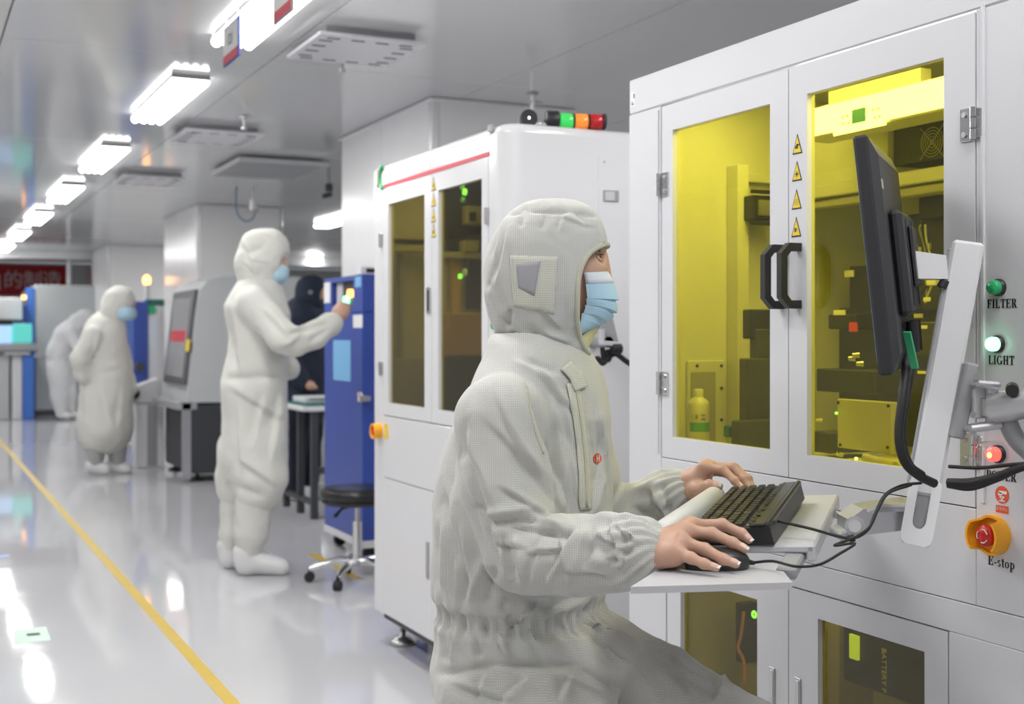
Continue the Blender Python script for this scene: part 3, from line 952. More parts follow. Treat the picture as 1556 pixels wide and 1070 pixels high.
# floor markings
def tape(name, a, c, w, mtl, label, z=0.001):
    a = np.array(a); c = np.array(c); d = (c - a) / np.linalg.norm(c - a); n = np.array([-d[1], d[0]]) * w / 2
    b = MB(); b.prism([(*(a + n), 0.0002), (*(c + n), 0.0002), (*(c - n), 0.0002), (*(a - n), 0.0002)], (0, 0, z)); return b.build(name, mtl, None, label, 'floor tape')
q0 = onZ(352, 1068, 0); q1 = onZ(12, 684, 0)
d = (q1 - q0).normalized(); q0 = q0 - d * 1.5; q1 = q1 + d * 6
tape('floor_line', (q0.x, q0.y), (q1.x, q1.y), 0.048, M['yellow_tape'], 'long yellow tape line along the aisle floor')
q0 = onZ(474, 842, 0); q1 = onZ(545, 880, 0)
tape('floor_line', (q0.x, q0.y), (q1.x, q1.y), 0.05, M['yellow_tape'], 'short yellow tape strip on the floor by the stool')
q = onZ(47, 966, 0)
b = MB(); b.prism([tuple(onZ(u, v, .0002)) for u, v in ((20, 957), (70, 953), (77, 973), (22, 979))], (0, 0, .001)); gs = b.build('floor_sticker', M['green_tape'], None, 'pale green sticker on the aisle floor', 'floor tape')
b = MB(); b.box((q.x + .01, q.y + .01, .0022), (.05, .035, .001)); b.build('arrow_print', M['ink'], gs)
q = onZ(6, 846, 0)
tape('floor_sticker', (q.x - .07, q.y), (q.x + .03, q.y + .02), 0.06, M['blue_tape'], 'small blue sticker on the aisle floor')
# ================================================================ near white machine with yellow windows (front plane X = 1.668)
X0 = 1.668
YD, ZU = (0, -1, 0), (0, 0, 1)          # writing directions on a front that faces the aisle
XB, Y1a, Y1b, Z1t = 2.62, 0.95, 2.763, 1.873
m1 = thing('white_machine', 'large white machine with bright yellow windows and warning stickers in front of the seated worker', 'machine', (X0 + 0.45, 1.85, 0))
WP = M['white_paint']
def part(name, a, c, mtl, parent, bev=0.0, **kw):
    b = MB(); b.span(a, c, bev); return b.build(name, mtl, parent, **kw)

DL0, DM, DR1 = 2.610, 2.117, 1.605      # door edges along Y (left, middle, right)
DZ0, DZ1 = 0.919, 1.782
T = 0.022                                # sheet thickness of the front
# front sheet pieces round the door openings
part('front_header', (X0, Y1a, DZ1 + .003), (X0 + T, Y1b, Z1t), WP, m1, .003)
part('front_post', (X0, DL0 + .003, 0.7508), (X0 + T, Y1b, DZ1 + .0015), WP, m1, .001)
part('front_post', (X0, DL0 - .02, 0.12), (X0 + T, Y1b, 0.7492), WP, m1, .001)
part('control_panel', (X0, Y1a, 0.7508), (X0 + T, DR1 - .0015, DZ1 + .0015), WP, m1, .001)
part('front_rail', (X0, DR1 - .001, 0.7508), (X0 + T, DL0 + .001, DZ0 - .001), WP, m1, .001)
LZ1 = 0.692
part('lower_rail', (X0, Y1a, LZ1 + .001), (X0 + T, DL0 - .021, 0.7492), WP, m1, .001)
LYL, LYR = DL0 - .024, 1.668
part('lower_panel', (X0, Y1a, 0.12), (X0 + T, LYR - .001, LZ1 + .0003), WP, m1, .001)
part('plinth', (X0 + .03, Y1a + .03, 0.06), (XB - .03, Y1b - .03, 0.12), M['gap_grey'], m1)
# shell
part('side_panel', (X0 + T, Y1b - .02, 0.12), (XB, Y1b, Z1t), WP, m1, .002)
part('side_panel', (X0 + T, Y1a, 0.12), (XB, Y1a + .02, Z1t), WP, m1, .002)
part('back_panel', (XB - .02, Y1a + .02, 0.12), (XB, Y1b - .02, Z1t - .02), WP, m1)
part('roof', (X0 + T, Y1a + .02, Z1t - .02), (XB, Y1b - .02, Z1t), WP, m1)
part('deck', (X0 + T, Y1a + .02, 0.900), (XB - .02, Y1b - .02, 0.935), M['inner_panel'], m1)
part('lower_deck', (X0 + T, Y1a + .02, 0.12), (XB - .02, Y1b - .02, 0.14), M['inner_panel'], m1)
for (xx, yy) in ((X0 + .1, Y1a + .1), (X0 + .1, Y1b - .1), (XB - .1, Y1a + .1), (XB - .1, Y1b - .1)):
    b = MB(); b.cyl((xx, yy, 0), (xx, yy, .02), .045, n=16); b.cyl((xx, yy, .02), (xx, yy, .07), .012, n=10); b.build('foot', M['steel'], m1)

def door(name, y0, y1, z0, z1, wy0, wy1, wz0, wz1, parent, X, mtl, gmat, t=.02, gap=.0015):
    """a flat door leaf (y0 > y1: y0 is the left edge seen from the aisle) with a window opening and a pane"""
    b = MB()
    a0, a1 = y1 + gap, y0 - gap
    b.span((X, a0, z0 + gap), (X + t, a1, wz0)); b.span((X, a0, wz1), (X + t, a1, z1 - gap))
    b.span((X, wy0, wz0), (X + t, a1, wz1)); b.span((X, a0, wz0), (X + t, wy1, wz1))
    d = b.build(name, mtl, parent)
    p = MB(); p.span((X + .012, wy1 - .012, wz0 - .012), (X + .017, wy0 + .012, wz1 + .012)); p.build('pane', gmat, d)
    return d
YG = M['yellow_glass']
dl = door('door', DL0, DM, DZ0, DZ1, 2.561, 2.180, .972, 1.717, m1, X0, WP, YG)
dr = door('door', DM, DR1, DZ0, DZ1, 2.057, 1.679, .972, 1.717, m1, X0, WP, YG)
ld = door('lower_door', LYL, DM, .145, LZ1, 2.526, 2.225, .24, .642, m1, X0, WP, M['olive_glass'])
rd = door('lower_door', DM, LYR, .145, LZ1, 2.023, 1.726, .24, .642, m1, X0, WP, M['olive_glass'])
# black screws at the panes' left edges
for (dd, u, v) in ((dl, 1026, 251), (dl, 1025, 433), (dl, 1025, 613), (dr, 1229, 207), (dr, 1228, 421), (dr, 1228, 632)):
    p = onX(u, v, X0 + .011)
    b = MB(); b.cyl((p.x, p.y, p.z), (p.x - .006, p.y, p.z), .005, .004, n=10); b.build('screw', M['ink'], dd)
# D-shaped black handles
def handle(y, z0, z1, dd):
    b = MB(); x = X0; w = .016
    prof = [(x + .001, z1), (x - .030, z1), (x - .052, z1 - .022), (x - .052, z0 + .022), (x - .030, z0), (x + .001, z0),
            (x + .001, z0 + .017), (x - .026, z0 + .017), (x - .036, z0 + .028), (x - .036, z1 - .028), (x - .026, z1 - .017), (x + .001, z1 - .017)]
    outer = prof[:6]; inner = prof[6:][::-1]
    for i in range(5):
        q = [outer[i], outer[i + 1], inner[i + 1], inner[i]]
        b.prism([(a, y - w / 2, c) for a, c in q], (0, w, 0))
    b.build('handle', M['dark_plastic'], dd)
h0 = onX(1183, 470, X0); h1 = onX(1183, 373, X0)
handle(2.137, h0.z, h1.z, dl); handle(2.082, h0.z, h1.z, dr)
# hinges: two leaves, barrel and screws
def hinge(y, z, dd, h=.058, sgn=1):
    b = MB(); x = X0
    b.span((x - .0045, y - sgn * .034, z - h / 2), (x, y - sgn * .008, z + h / 2), .001)
    b.span((x - .0045, y + sgn * .004, z - h / 2 + .004), (x, y + sgn * .016, z + h / 2 - .004), .001)
    g = b.build('hinge', M['chrome'], dd)
    b = MB()
    for k in range(3): b.cyl((x - .007, y, z - h / 2 + k * h / 3 + .001), (x - .007, y, z - h / 2 + (k + 1) * h / 3 - .001), .0065, n=12)
    b.build('barrel', M['chrome'], g)
    for s_ in (-1, 1):
        b = MB(); b.cyl((x - .0075, y - sgn * .023, z + s_ * h * .3), (x - .004, y - sgn * .023, z + s_ * h * .3), .0052, n=12)
        b.build('screw', M['steel'], g)
p = onX(1002, 282, X0); hinge(DL0 + .002, p.z, dl); p = onX(998, 582, X0); hinge(DL0 + .002, p.z, dl)
p = onX(1476, 189, X0); hinge(DR1 - .002, p.z, dr, sgn=-1); hinge(DR1 - .002, 1.02, dr, sgn=-1)
# folded edge strips beside the doors
part('edge_strip', (X0 - .004, DL0 + .010, .93), (X0 + .001, DL0 + .017, 1.775), WP, m1, .001)
part('edge_strip', (X0 - .004, DR1 - .022, .93), (X0 + .001, DR1 - .014, 1.79), WP, m1, .001)
# recessed pulls on the lower doors
for (u, v0, v1, dd) in ((1174, 1014, 1085, ld), (1213, 1030, 1100, rd)):
    a = onX(u, v0, X0); c = onX(u, v1, X0)
    b = MB(); b.span((X0 - .003, a.y - .0095, c.z), (X0 + .0005, a.y + .0095, a.z), .001); b.build('pull_plate', M['alu'], dd)
    b = MB(); b.span((X0 - .0042, a.y - .006, c.z + .006), (X0 - .0025, a.y + .004, a.z - .006), .0005); b.build('pull_recess', M['steel'], dd)
# warning triangles
def warn(y, z, w, h, kind, parent, X):
    b = MB(); tri = [(y + w / 2, z), (y - w / 2, z), (y, z + h)]
    b.prism([(X - .0002, a, c) for a, c in tri], (-.0005, 0, 0)); s_ = b.build('warning_sticker', M['ink'], parent)
    b = MB(); k = .80; cy, cz = y, z + h * .34
    b.prism([(X - .0008, cy + (a - cy) * k, cz + (c - cz) * k) for a, c in tri], (-.0003, 0, 0)); b.build('yellow_field', M['sticker_yellow'], s_)
    b = MB(); cz = z + h * .34; r = h * .12
    if kind == 0:
        b.box((X - .0013, cy, cz + r * .3), (.0003, r * .9, r * 2.0)); b.box((X - .0013, cy - r * .6, cz + r * .8), (.0003, r * 1.6, r * .5)); b.box((X - .0013, cy + r * .9, cz), (.0003, r * .6, r * 1.3))
    elif kind == 1:
        b.cyl((X - .0012, cy, cz), (X - .0015, cy, cz), r * .7, n=12)
        for k in range(8):
            a = k * math.pi / 4; b.box((X - .0013, cy + math.cos(a) * r * 1.2, cz + math.sin(a) * r * 1.2), (.0003, r * .35, r * .35))
    elif kind == 2:
        for k in range(10):
            a = k * math.pi / 5; b.box((X - .0013, cy + math.cos(a) * r * 1.1, cz + math.sin(a) * r * 1.1), (.0003, r * .3, r * .3))
        b.cyl((X - .0012, cy, cz), (X - .0015, cy, cz), r * .3, n=8)
    else:
        b.box((X - .0013, cy + r * .5, cz), (.0003, r * .9, r * 1.7)); b.box((X - .0013, cy - r * .5, cz + r * .1), (.0003, r * .35, r * 1.3))
    b.build('symbol', M['ink'], s_)
for k, v in enumerate((234, 275, 318, 360)):
    p = onX(1212 - k * .6, v, X0); q = onX(1212, v - 31, X0)
    warn(p.y, p.z, .032, q.z - p.z, k, dr, X0)
# small barcode sticker top left
p = onX(962, 151, X0); s_ = part('sticker', (X0 - .0006, p.y - .010, p.z - .018), (X0, p.y + .010, p.z + .018), M['sticker_white'], m1)
part('print', (X0 - .0009, p.y - .008, p.z + .002), (X0 - .0006, p.y - .003, p.z + .013), M['ink'], s_)
part('print', (X0 - .0009, p.y - .004, p.z - .014), (X0 - .0006, p.y + .007, p.z - .011), M['ink'], s_)
part('print', (X0 - .0009, p.y - .001, p.z - .009), (X0 - .0006, p.y + .007, p.z - .007), M['ink'], s_)
# dark slots seen under the door behind the hand
for (u0, u1, v) in ((1010, 1044, 716), (955, 975, 741)):
    a = onX(u0, v, X0); c = onX(u1, v, X0)
    if u0 > 1000: part('slot', (X0 - .001, c.y, a.z - .008), (X0 + .001, a.y, a.z + .006), M['ink'], m1)

# push buttons
def button(u, v, lens, label, name='push_button', r=.0125):
    p = onX(u, v, X0)
    t = MB(); t.lathe([(r * 1.18, 0), (r * 1.18, .006), (r * .95, .008)], p, (-1, 0, 0), 20); o = t.build(name, M['dark_plastic'], m1, label=label)
    t = MB(); t.lathe([(r * .98, .006), (r * .98, .016), (r * .88, .020), (0, .0205)], p, (-1, 0, 0), 20); t.build('lens', lens, o)
    return p
button(1519, 437, M['green_lens'], 'green unlit push button')
p = onX(1523, 468, X0); serif_text('FILTER', .0150, M['ink'], m1, (X0 - .0002, p.y, p.z), YD, ZU)
button(1517, 523, M['green_lit'], 'green lit push button')
q = onX(1516, 523, X0); b = MB(); b.cyl((q.x - .0205, q.y, q.z), (q.x - .0212, q.y, q.z), .006, n=16); b.build('bulb', M['white_lit'], m1)
p = onX(1522, 554, X0); serif_text('LIGHT', .0150, M['ink'], m1, (X0 - .0002, p.y, p.z), YD, ZU)
# red POWER button inside a clear guard
p = button(1518, 690, M['red_lit'], 'red lit push button under a clear guard', r=.013)
q = onX(1517, 691, X0); b = MB(); b.cyl((q.x - .0205, q.y, q.z), (q.x - .0212, q.y, q.z), .005, n=16); b.build('bulb', M['amber_lit'], m1)
b = MB(); b.lathe([(.0225, 0), (.0225, .034), (.018, .041), (0.0, .0425)], p, (-1, 0, 0), 24); b.build('guard', M['clear'], m1)
p = onX(1522, 730, X0); serif_text('POWER', .0150, M['ink'], m1, (X0 - .0002, p.y, p.z), YD, ZU)
# red round sticker (hand and mushroom button) with a caption block
p = onX(1523, 752, X0)
b = MB(); b.cyl((X0, p.y, p.z), (X0 - .0006, p.y, p.z), .0150, n=28); s_ = b.build('emergency_sticker', M['red_sticker'], m1, label='round red emergency sticker')
b = MB(); b.box((X0 - .0008, p.y - .002, p.z + .004), (.0004, .016, .005)); b.box((X0 - .0008, p.y + .004, p.z + .001), (.0004, .008, .005))
b.box((X0 - .0008, p.y, p.z - .004), (.0004, .010, .003)); b.box((X0 - .0008, p.y, p.z - .007), (.0004, .004, .006)); b.box((X0 - .0008, p.y, p.z - .0105), (.0004, .012, .002)); b.build('symbol', M['sticker_white'], s_)
part('caption', (X0 - .0006, p.y - .0135, p.z - .031), (X0, p.y + .0135, p.z - .0185), M['red_sticker'], s_)
text('紧急停止', .0065, mat('sticker_pink', (.8, .5, .42), .5), s_, (X0 - .0008, p.y, p.z - .0245), YD, ZU, thick=.0001)
# emergency stop: orange shroud and red mushroom
p = onX(1512, 813, X0)
b = MB(); n = 40; rows = []
# shroud: a ring with two cut-outs left/right of the mushroom
for k in range(n + 1):
    a = 2 * math.pi * k / n
    h = .034 if abs(math.sin(a)) < .80 else .012
    cz, cy = math.sin(a), -math.cos(a)
    R, r = .0345, .0300
    rows.append([(X0, p.y + cy * R, p.z + cz * R), (X0 - h, p.y + cy * R, p.z + cz * R), (X0 - h, p.y + cy * r, p.z + cz * r), (X0 - .002, p.y + cy * r, p.z + cz * r)])
b.grid(rows, smooth=False)
es = b.build('stop_shroud', M['orange'], m1, label='orange guard of the emergency stop')
b = MB(); b.cyl((X0, p.y, p.z), (X0 - .003, p.y, p.z), .0300, n=32); b.build('base_plate', M['orange'], es)
b = MB(); b.cyl((X0 - .003, p.y, p.z), (X0 - .016, p.y, p.z), .012, n=20); b.build('stem', M['dark_plastic'], es)
b = MB(); b.lathe([(.0165, .015), (.0185, .019), (.0185, .025), (.016, .029), (0, .0305)], (X0, p.y, p.z), (-1, 0, 0), 28); mu = b.build('mushroom', M['red_plastic'], es)
b = MB()
for k in range(3):
    a0 = math.radians(20 + 120 * k); pts = []
    for j in range(8):
        a = a0 + math.radians(70) * j / 7; pts.append((X0 - .0300, p.y - math.cos(a) * .0115, p.z + math.sin(a) * .0115))
    b.tube(pts, .0011, 5)
b.build('arrow', M['sticker_white'], mu)
p = onX(1522, 862, X0); serif_text('E-stop', .0165, M['ink'], m1, (X0 - .0002, p.y, p.z), YD, ZU)

# ---------------- inside of the machine, upper chamber
IP = M['inner_panel']
YW = 2.70
part('liner', (X0 + T, YW, .936), (XB - .02, Y1b - .021, 1.852), IP, m1)
part('liner_back', (2.40, Y1a + .02, .936), (2.42, YW, 1.852), IP, m1)
pp = onY(1104, 400, YW); qq = onY(1121, 400, YW)
part('inner_post', (pp.x, YW - .05, .936), (qq.x, YW - .001, 1.66), IP, m1, .002)
part('inner_bar', (qq.x, YW - .02, 1.62), (2.38, YW - .001, 1.645), IP, m1, .002)
a = onY(1042, 548, YW); c = onY(1098, 552, YW)
ip = part('inner_cover', (a.x, YW - .010, .936), (c.x, YW - .001, a.z), IP, m1, .002)
for (u, v) in ((1059, 556), (1096, 556), (1096, 590), (1096, 638)):
    p = onY(u, v, YW - .010); b = MB(); b.cyl((p.x, p.y, p.z), (p.x, p.y - .003, p.z), .004, n=8); b.build('screw', M['ink'], ip)
part('inner_recess', (a.x + .008, YW - .0115, .94), (c.x - .03, YW - .0105, a.z - .03), M['khaki_panel'], ip)
# motor on the left wall
p = onY(1147, 318, YW - .05)
mo = MB(); mo.span((p.x - .035, YW - .09, p.z - .032), (p.x + .05, YW - .002, p.z + .032), .004); mo = mo.build('motor', M['dark_plastic'], m1)
part('motor_band', (p.x - .02, YW - .092, p.z - .02), (p.x + .04, YW - .09, p.z + .02), M['steel'], mo)
part('motor_plate', (p.x - .04, YW - .095, p.z - .045), (p.x + .055, YW - .085, p.z - .036), M['ink'], mo)
part('motor_plate', (p.x - .04, YW - .095, p.z + .036), (p.x + .055, YW - .085, p.z + .045), M['ink'], mo)
# black stage column seen at the right of the left window
def blk(name, u0, v0, u1, v1, Yf, depth, mtl, bev=.003, parent=m1):
    a = onY(u0, v0, Yf); c = onY(u1, v1, Yf)
    return part(name, (a.x, Yf, min(a.z, c.z)), (c.x, Yf + depth, max(a.z, c.z)), mtl, parent, bev)
blk('stage_head', 1139, 470, 1200, 515, 2.45, .03, M['dark_plastic'])
blk('stage_label', 1152, 512, 1164, 534, 2.449, .01, M['sticker_white'])
blk('stage_column', 1134, 545, 1230, 640, 2.42, .03, M['dark_panel'])
blk('stage_arm', 1150, 500, 1230, 560, 2.44, .03, M['dark_panel'])
blk('stage_foot', 1122, 640, 1230, 700, 2.38, .03, M['dark_panel'])
blk('green_box', 1106, 648, 1134, 664, 2.52, .02, M['green_mat'])
b = MB(); p = onY(1100, 676, 2.45); b.box((p.x + .03, 2.42, .945), (.16, .10, .016), None, .002); b.build('stage_rail', M['steel'], m1)
# white bottle standing on the deck
bp_ = onY(1061, 672, 2.60)
bt = thing('bottle', 'white plastic bottle with a green label inside the yellow window', 'bottle', (bp_.x, 2.60, .935))
k = 3.11 / 1900
b = MB(); r = .0275; z0 = .9355
b.lathe([(0, 0), (r, 0), (r, .112), (r * .92, .120), (.014, .128), (.012, .131)], (bp_.x, 2.60, z0), n=28); b.build('body', M['bottle_white'], bt)
b = MB(); b.lathe([(.0125, .129), (.013, .146), (.011, .150), (0, .150)], (bp_.x, 2.60, z0), n=20); b.build('cap', M['bottle_white'], bt)
b = MB(); rows = []
for zz in (.045, .068): rows.append([(bp_.x + math.cos(t_) * (r + .0004), 2.60 + math.sin(t_) * (r + .0004), z0 + zz) for t_ in np.linspace(math.pi * 1.05, math.pi * 1.95, 16)])
b.grid(rows); b.build('label', M['bottle_green'], bt)
dv = Vector((-bp_.x, -2.60, 0)).normalized(); sx = Vector((dv.y * -1, dv.x, 0))
c0 = Vector((bp_.x, 2.60, z0 + .082)) + dv * (r + .001)
text('U', .016, M['bottle_green'], bt, c0 - sx * .010, sx, ZU, thick=.0005)
b = MB(); q = c0 - sx * .003; b.box(q, (.003, .003, .010)); b.build('print', M['red_sticker'], bt)
b = MB(); q = c0 + sx * .011 - dv * .003; b.box(q + Vector((0, 0, .004)), (.013, .002, .0016), (sx, dv, ZU)); b.box(q - Vector((0, 0, .006)), (.012, .002, .0025), (sx, dv, ZU)); b.build('print', M['ink'], bt)

# light bar with a small control panel, in the right window
XLb = 1.95
a = onX(1229, 166, XLb); zt = a.z; zb = onX(1229, 211, XLb).z
lb = part('light_bar', (XLb, Y1a + .25, zb), (XLb + .10, 2.44, zt), M['light_plastic'], m1, .004)
part('diffuser', (XLb - .002, Y1a + .27, zb + .004), (XLb + .001, 2.435, zt - .004), M['inner_lamp'], lb)
a = onX(1269, 190, XLb); c = onX(1348, 166, XLb)
cp = part('control_strip', (XLb - .005, c.y, a.z - .026), (XLb - .0025, a.y, a.z + .022), M['inner_lamp'], lb)
p = onX(1308, 176, XLb); part('display', (XLb - .007, p.y - .022, p.z - .016), (XLb - .0045, p.y + .022, p.z + .016), M['green_mat'], cp)
for (u, v) in ((1281, 178), (1288, 176), (1282, 188), (1290, 187), (1327, 167), (1335, 165), (1330, 179), (1337, 177)):
    p = onX(u, v, XLb - .005); b = MB(); b.cyl(p, (p.x - .002, p.y, p.z), .0035, n=8); b.build('key', M['khaki_panel'], cp)
part('lamp_bracket', (XLb + .02, 2.05, zt), (XLb + .05, 2.35, zt + .035), M['khaki_panel'], lb)
part('lamp_bracket', (XLb + .02, 1.70, zt), (XLb + .05, 1.95, zt + .03), M['khaki_panel'], lb)
ild = bpy.data.lights.new('chamber_light', 'AREA'); ild.shape = 'RECTANGLE'; ild.size = .1; ild.size_y = 1.2; ild.energy = 7.0; ild.color = (1, .97, .9)
ilo = bpy.data.objects.new('chamber_light', ild); COL.objects.link(ilo); ilo.parent = m1
ilo.location = WM[m1].inverted() @ Vector((1.86, 1.95, 1.845))
# boxes under it
XB2 = 2.12
a = onX(1231, 214, XB2); c = onX(1346, 300, XB2)
part('white_cover', (XB2, onX(1346, 250, XB2).y, onX(1231, 290, XB2).z), (XB2 + .2, 2.69, onX(1231, 216, XB2).z), IP, m1, .006)
fa = part('fan_box', (XB2 + .02, 1.2, onX(1390, 245, XB2).z), (XB2 + .2, onX(1346, 250, XB2).y - .003, zb + .05), M['dark_panel'], m1, .003)
p = onX(1416, 216, XB2 + .018)
for k, rr in enumerate((.034, .027, .020, .013, .006)):
    pts = [(p.x, p.y + math.cos(t_) * rr, p.z + math.sin(t_) * rr) for t_ in np.linspace(0, 2 * math.pi, 25)]
    b = MB(); b.tube(pts, .0011, 5); b.build('fan_guard', M['steel'], fa)
b = MB()
for s1 in (-1, 1): b.tube([(p.x, p.y - .038, p.z - s1 * .038), (p.x, p.y + .038, p.z + s1 * .038)], .0011, 5)
b.build('fan_guard', M['steel'], fa)
b = MB(); b.cyl((p.x + .006, p.y, p.z), (p.x + .004, p.y, p.z), .036, n=24); b.build('fan_opening', M['black_gap'], fa)
part('cross_rail', (XB2 - .03, 1.0, onX(1350, 282, XB2).z - .01), (XB2 + .02, 2.69, onX(1350, 282, XB2).z + .022), IP, m1, .003)
part('cross_rail', (XB2 - .02, 1.0, onX(1350, 282, XB2).z - .035), (XB2 + .02, 2.69, onX(1350, 282, XB2).z - .015), M['khaki_panel'], m1, .003)
# camera and stage cluster in the dark lower half
random.seed(11)
def gear(u0, v0, u1, v1, X, dp, mtl, name='stage_block', bev=.003):
    a = onX(u0, v0, X); c = onX(u1, v1, X)
    return part(name, (X, c.y, min(a.z, c.z)), (X + dp, a.y, max(a.z, c.z)), mtl, m1, bev)
gear(1228, 470, 1440, 700, 2.30, .08, M['dark_panel'], 'stage_base')
gear(1290, 405, 1330, 470, 2.2, .08, M['dark_plastic'], 'camera')
gear(1350, 330, 1440, 470, 2.26, .1, M['dark_panel'], 'stage_block')
gear(1395, 300, 1432, 330, 2.2, .06, M['dark_plastic'])
gear(1258, 478, 1300, 500, 2.05, .12, M['dark_plastic'], 'slide')
gear(1340, 490, 1432, 540, 2.0, .2, M['dark_panel'], 'slide')
gear(1240, 560, 1330, 600, 2.05, .2, M['dark_panel'], 'slide')
gear(1228, 655, 1262, 690, 1.9, .14, M['dark_panel'], 'slide')
kp = gear(1272, 606, 1354, 690, 1.86, .02, M['khaki_panel'], 'cover_plate', .002)
for (u, v) in ((1274, 612), (1350, 617), (1349, 680), (1277, 676)):
    p = onX(u, v, 1.859); b = MB(); b.cyl(p, (p.x - .002, p.y, p.z), .0035, n=8); b.build('screw', M['ink'], kp)
for (u, v, w, h, mt) in ((1292, 416, 14, 9, 'sticker_white'), (1277, 475, 17, 7, 'sticker_white'), (1410, 455, 10, 6, 'bottle_white'), (1382, 497, 16, 5, 'sticker_white'), (1404, 497, 12, 5, 'sticker_white'),
                         (1404, 566, 16, 5, 'sticker_white'), (1396, 480, 14, 6, 'khaki_panel'), (1298, 497, 12, 14, 'red_stripe')):
    a = onX(u - w / 2, v - h / 2, 1.99 if v > 440 else 2.19); c = onX(u + w / 2, v + h / 2, a.x)
    part('tag', (a.x - .004, c.y, c.z), (a.x - .001, a.y, a.z), M[mt], m1)
for i in range(14):
    u = random.uniform(1368, 1430); v = random.uniform(330, 470)
    p = onX(u, v, random.uniform(2.08, 2.2)); s_ = random.uniform(.008, .018)
    b = MB(); b.box(p, (s_, s_ * random.uniform(.6, 1.6), s_ * random.uniform(.6, 1.6)), None, .002)
    b.build('fitting', M[random.choice(['steel', 'khaki_panel', 'dark_plastic', 'alu', 'bottle_white'])], m1)
for i in range(7):
    u = random.uniform(1366, 1420); p0 = onX(u, random.uniform(330, 360), 2.1); p1 = onX(u + random.uniform(5, 25), random.uniform(380, 420), 2.14); p2 = onX(u + random.uniform(-10, 10), 460, 2.16)
    b = MB(); b.tube(roundpath([tuple(p0), tuple((p0 + p1) / 2 + Vector((0, .01, .02))), tuple(p1), tuple(p2)], 5), .0025, 6); b.build('cable', M[random.choice(['khaki_panel', 'rubber', 'bottle_white'])], m1)
for (u, v, mt) in ((1302, 697, 'white_lit'), (1272, 628, 'green_lit'), (1368, 430, 'green_lit')):
    p = onX(u, v, 1.85 if v > 500 else 2.07); b = MB(); b.cyl(p, (p.x - .004, p.y, p.z), .003, n=8); b.build('lit_disc', M[mt], m1)
p = onX(1276, 691, 1.85); text('0.03', .014, M['sticker_white'], m1, tuple(p), YD, ZU)
p = onX(1334, 696, 1.84); b = MB(); b.cyl((p.x, p.y + .04, p.z - .002), (p.x, p.y - .05, p.z - .012), .009, n=12); b.build('air_hose', M['khaki_panel'], m1)
for (u, v) in ((1242, 660), (1250, 640), (1268, 664), (1300, 545), (1312, 553), (1306, 540)):
    p = onX(u, v, 1.92); b = MB(); b.cyl(p, (p.x - .012, p.y + .01, p.z), .007, .005, n=10); b.build('fitting', M[random.choice(['steel', 'khaki_panel'])], m1)
# lower chamber: battery unit, cable tray
gear(1030, 905, 1115, 1100, 2.0, .3, M['khaki_panel'], 'power_unit', .004)
p = onX(1146, 934, 1.80); b = MB()
pts = [(p.x, p.y + math.cos(t_) * .007, p.z + math.sin(t_) * .007) for t_ in np.linspace(0, 2 * math.pi, 20)]
b.tube(pts, .0028, 6); b.build('ring_light', M['green_lit'], m1)
gear(1117, 915, 1129, 1010, 1.9, .05, M['dark_plastic'], 'cable_duct')
b = MB(); b.tube(roundpath([tuple(onX(u, v, 1.88)) for u, v in ((1130, 930), (1126, 965), (1122, 985), (1130, 1005), (1132, 1040))], 6), .004, 6); b.build('cable', M['orange'], m1)
gear(1280, 930, 1460, 1100, 1.80, .4, M['dark_plastic'], 'battery_unit', .004)
gear(1245, 940, 1275, 1100, 1.86, .1, M['khaki_panel'], 'inner_frame', .002)
a = onX(1292, 963, 1.797); c = onX(1305, 1004, 1.797)
part('status_display', (1.794, c.y, c.z), (1.7995, a.y, a.z), mat('display_lime', (.5, .8, .1), .3, emit=((.62, .95, .12), .9)), m1)
ll = bpy.data.lights.new('chamber_light', 'AREA'); ll.shape = 'RECTANGLE'; ll.size = .06; ll.size_y = 1.0; ll.energy = 2.2; ll.color = (1, .97, .9)  # area light added to brighten the lower chamber
lo_ = bpy.data.objects.new('chamber_light', ll); COL.objects.link(lo_); lo_.parent = m1; lo_.location = WM[m1].inverted() @ Vector((1.735, 1.95, .893))
p = onX(1343, 985, 1.797); text('BATTERY P', .0185, M['sticker_white'], m1, tuple(p), (0, 0, -1), YD, align='LEFT')
# ================================================================ second white machine with dark amber windows
Y2a, Y2b, Z2t, X2b = 3.505, 4.714, 1.885, 2.60
RC = 0.065
WG = M['white_gloss']
m2 = thing('white_machine', 'white rounded machine with dark amber windows behind the seated worker', 'machine', (X0 + .45, 4.1, 0))
# wrap-round cover: front band + rounded near corner + near side, as one bent sheet
def sheet(name, z0, z1, ya, yb, mtl, parent, t=.02, r=RC):
    """bent sheet: from the front plane (X0, y=yb) along to the rounded near corner and along the near side to X2b"""
    pts = [(X0, yb)]
    for k in range(9):
        a = math.pi / 2 * k / 8
        pts.append((X0 + r - r * math.cos(a), ya + r - r * math.sin(a)))
    pts.append((X2b, ya))
    inn = [(X0 + t, yb)]
    for k in range(9):
        a = math.pi / 2 * k / 8
        inn.append((X0 + r - (r - t) * math.cos(a), ya + r - (r - t) * math.sin(a)))
    inn.append((X2b, ya + t))
    b = MB()
    loop = pts + inn[::-1]
    n = len(pts)
    rows = [[(*p, z0) for p in pts], [(*p, z1) for p in pts]]
    b.grid(rows[::-1]); b.grid([[(*p, z0) for p in inn], [(*p, z1) for p in inn]])
    for i in range(n - 1):
        b.add([(*pts[i], z1), (*pts[i + 1], z1), (*inn[i + 1], z1), (*inn[i], z1)], [(3, 2, 1, 0)])
        b.add([(*pts[i], z0), (*pts[i + 1], z0), (*inn[i + 1], z0), (*inn[i], z0)], [(0, 1, 2, 3)])
    b.add([(*pts[0], z0), (*pts[0], z1), (*inn[0], z1), (*inn[0], z0)], [(0, 1, 2, 3)])
    return b.build(name, mtl, parent)
ZR = onX(660, 262, X0).z                # underside of the header
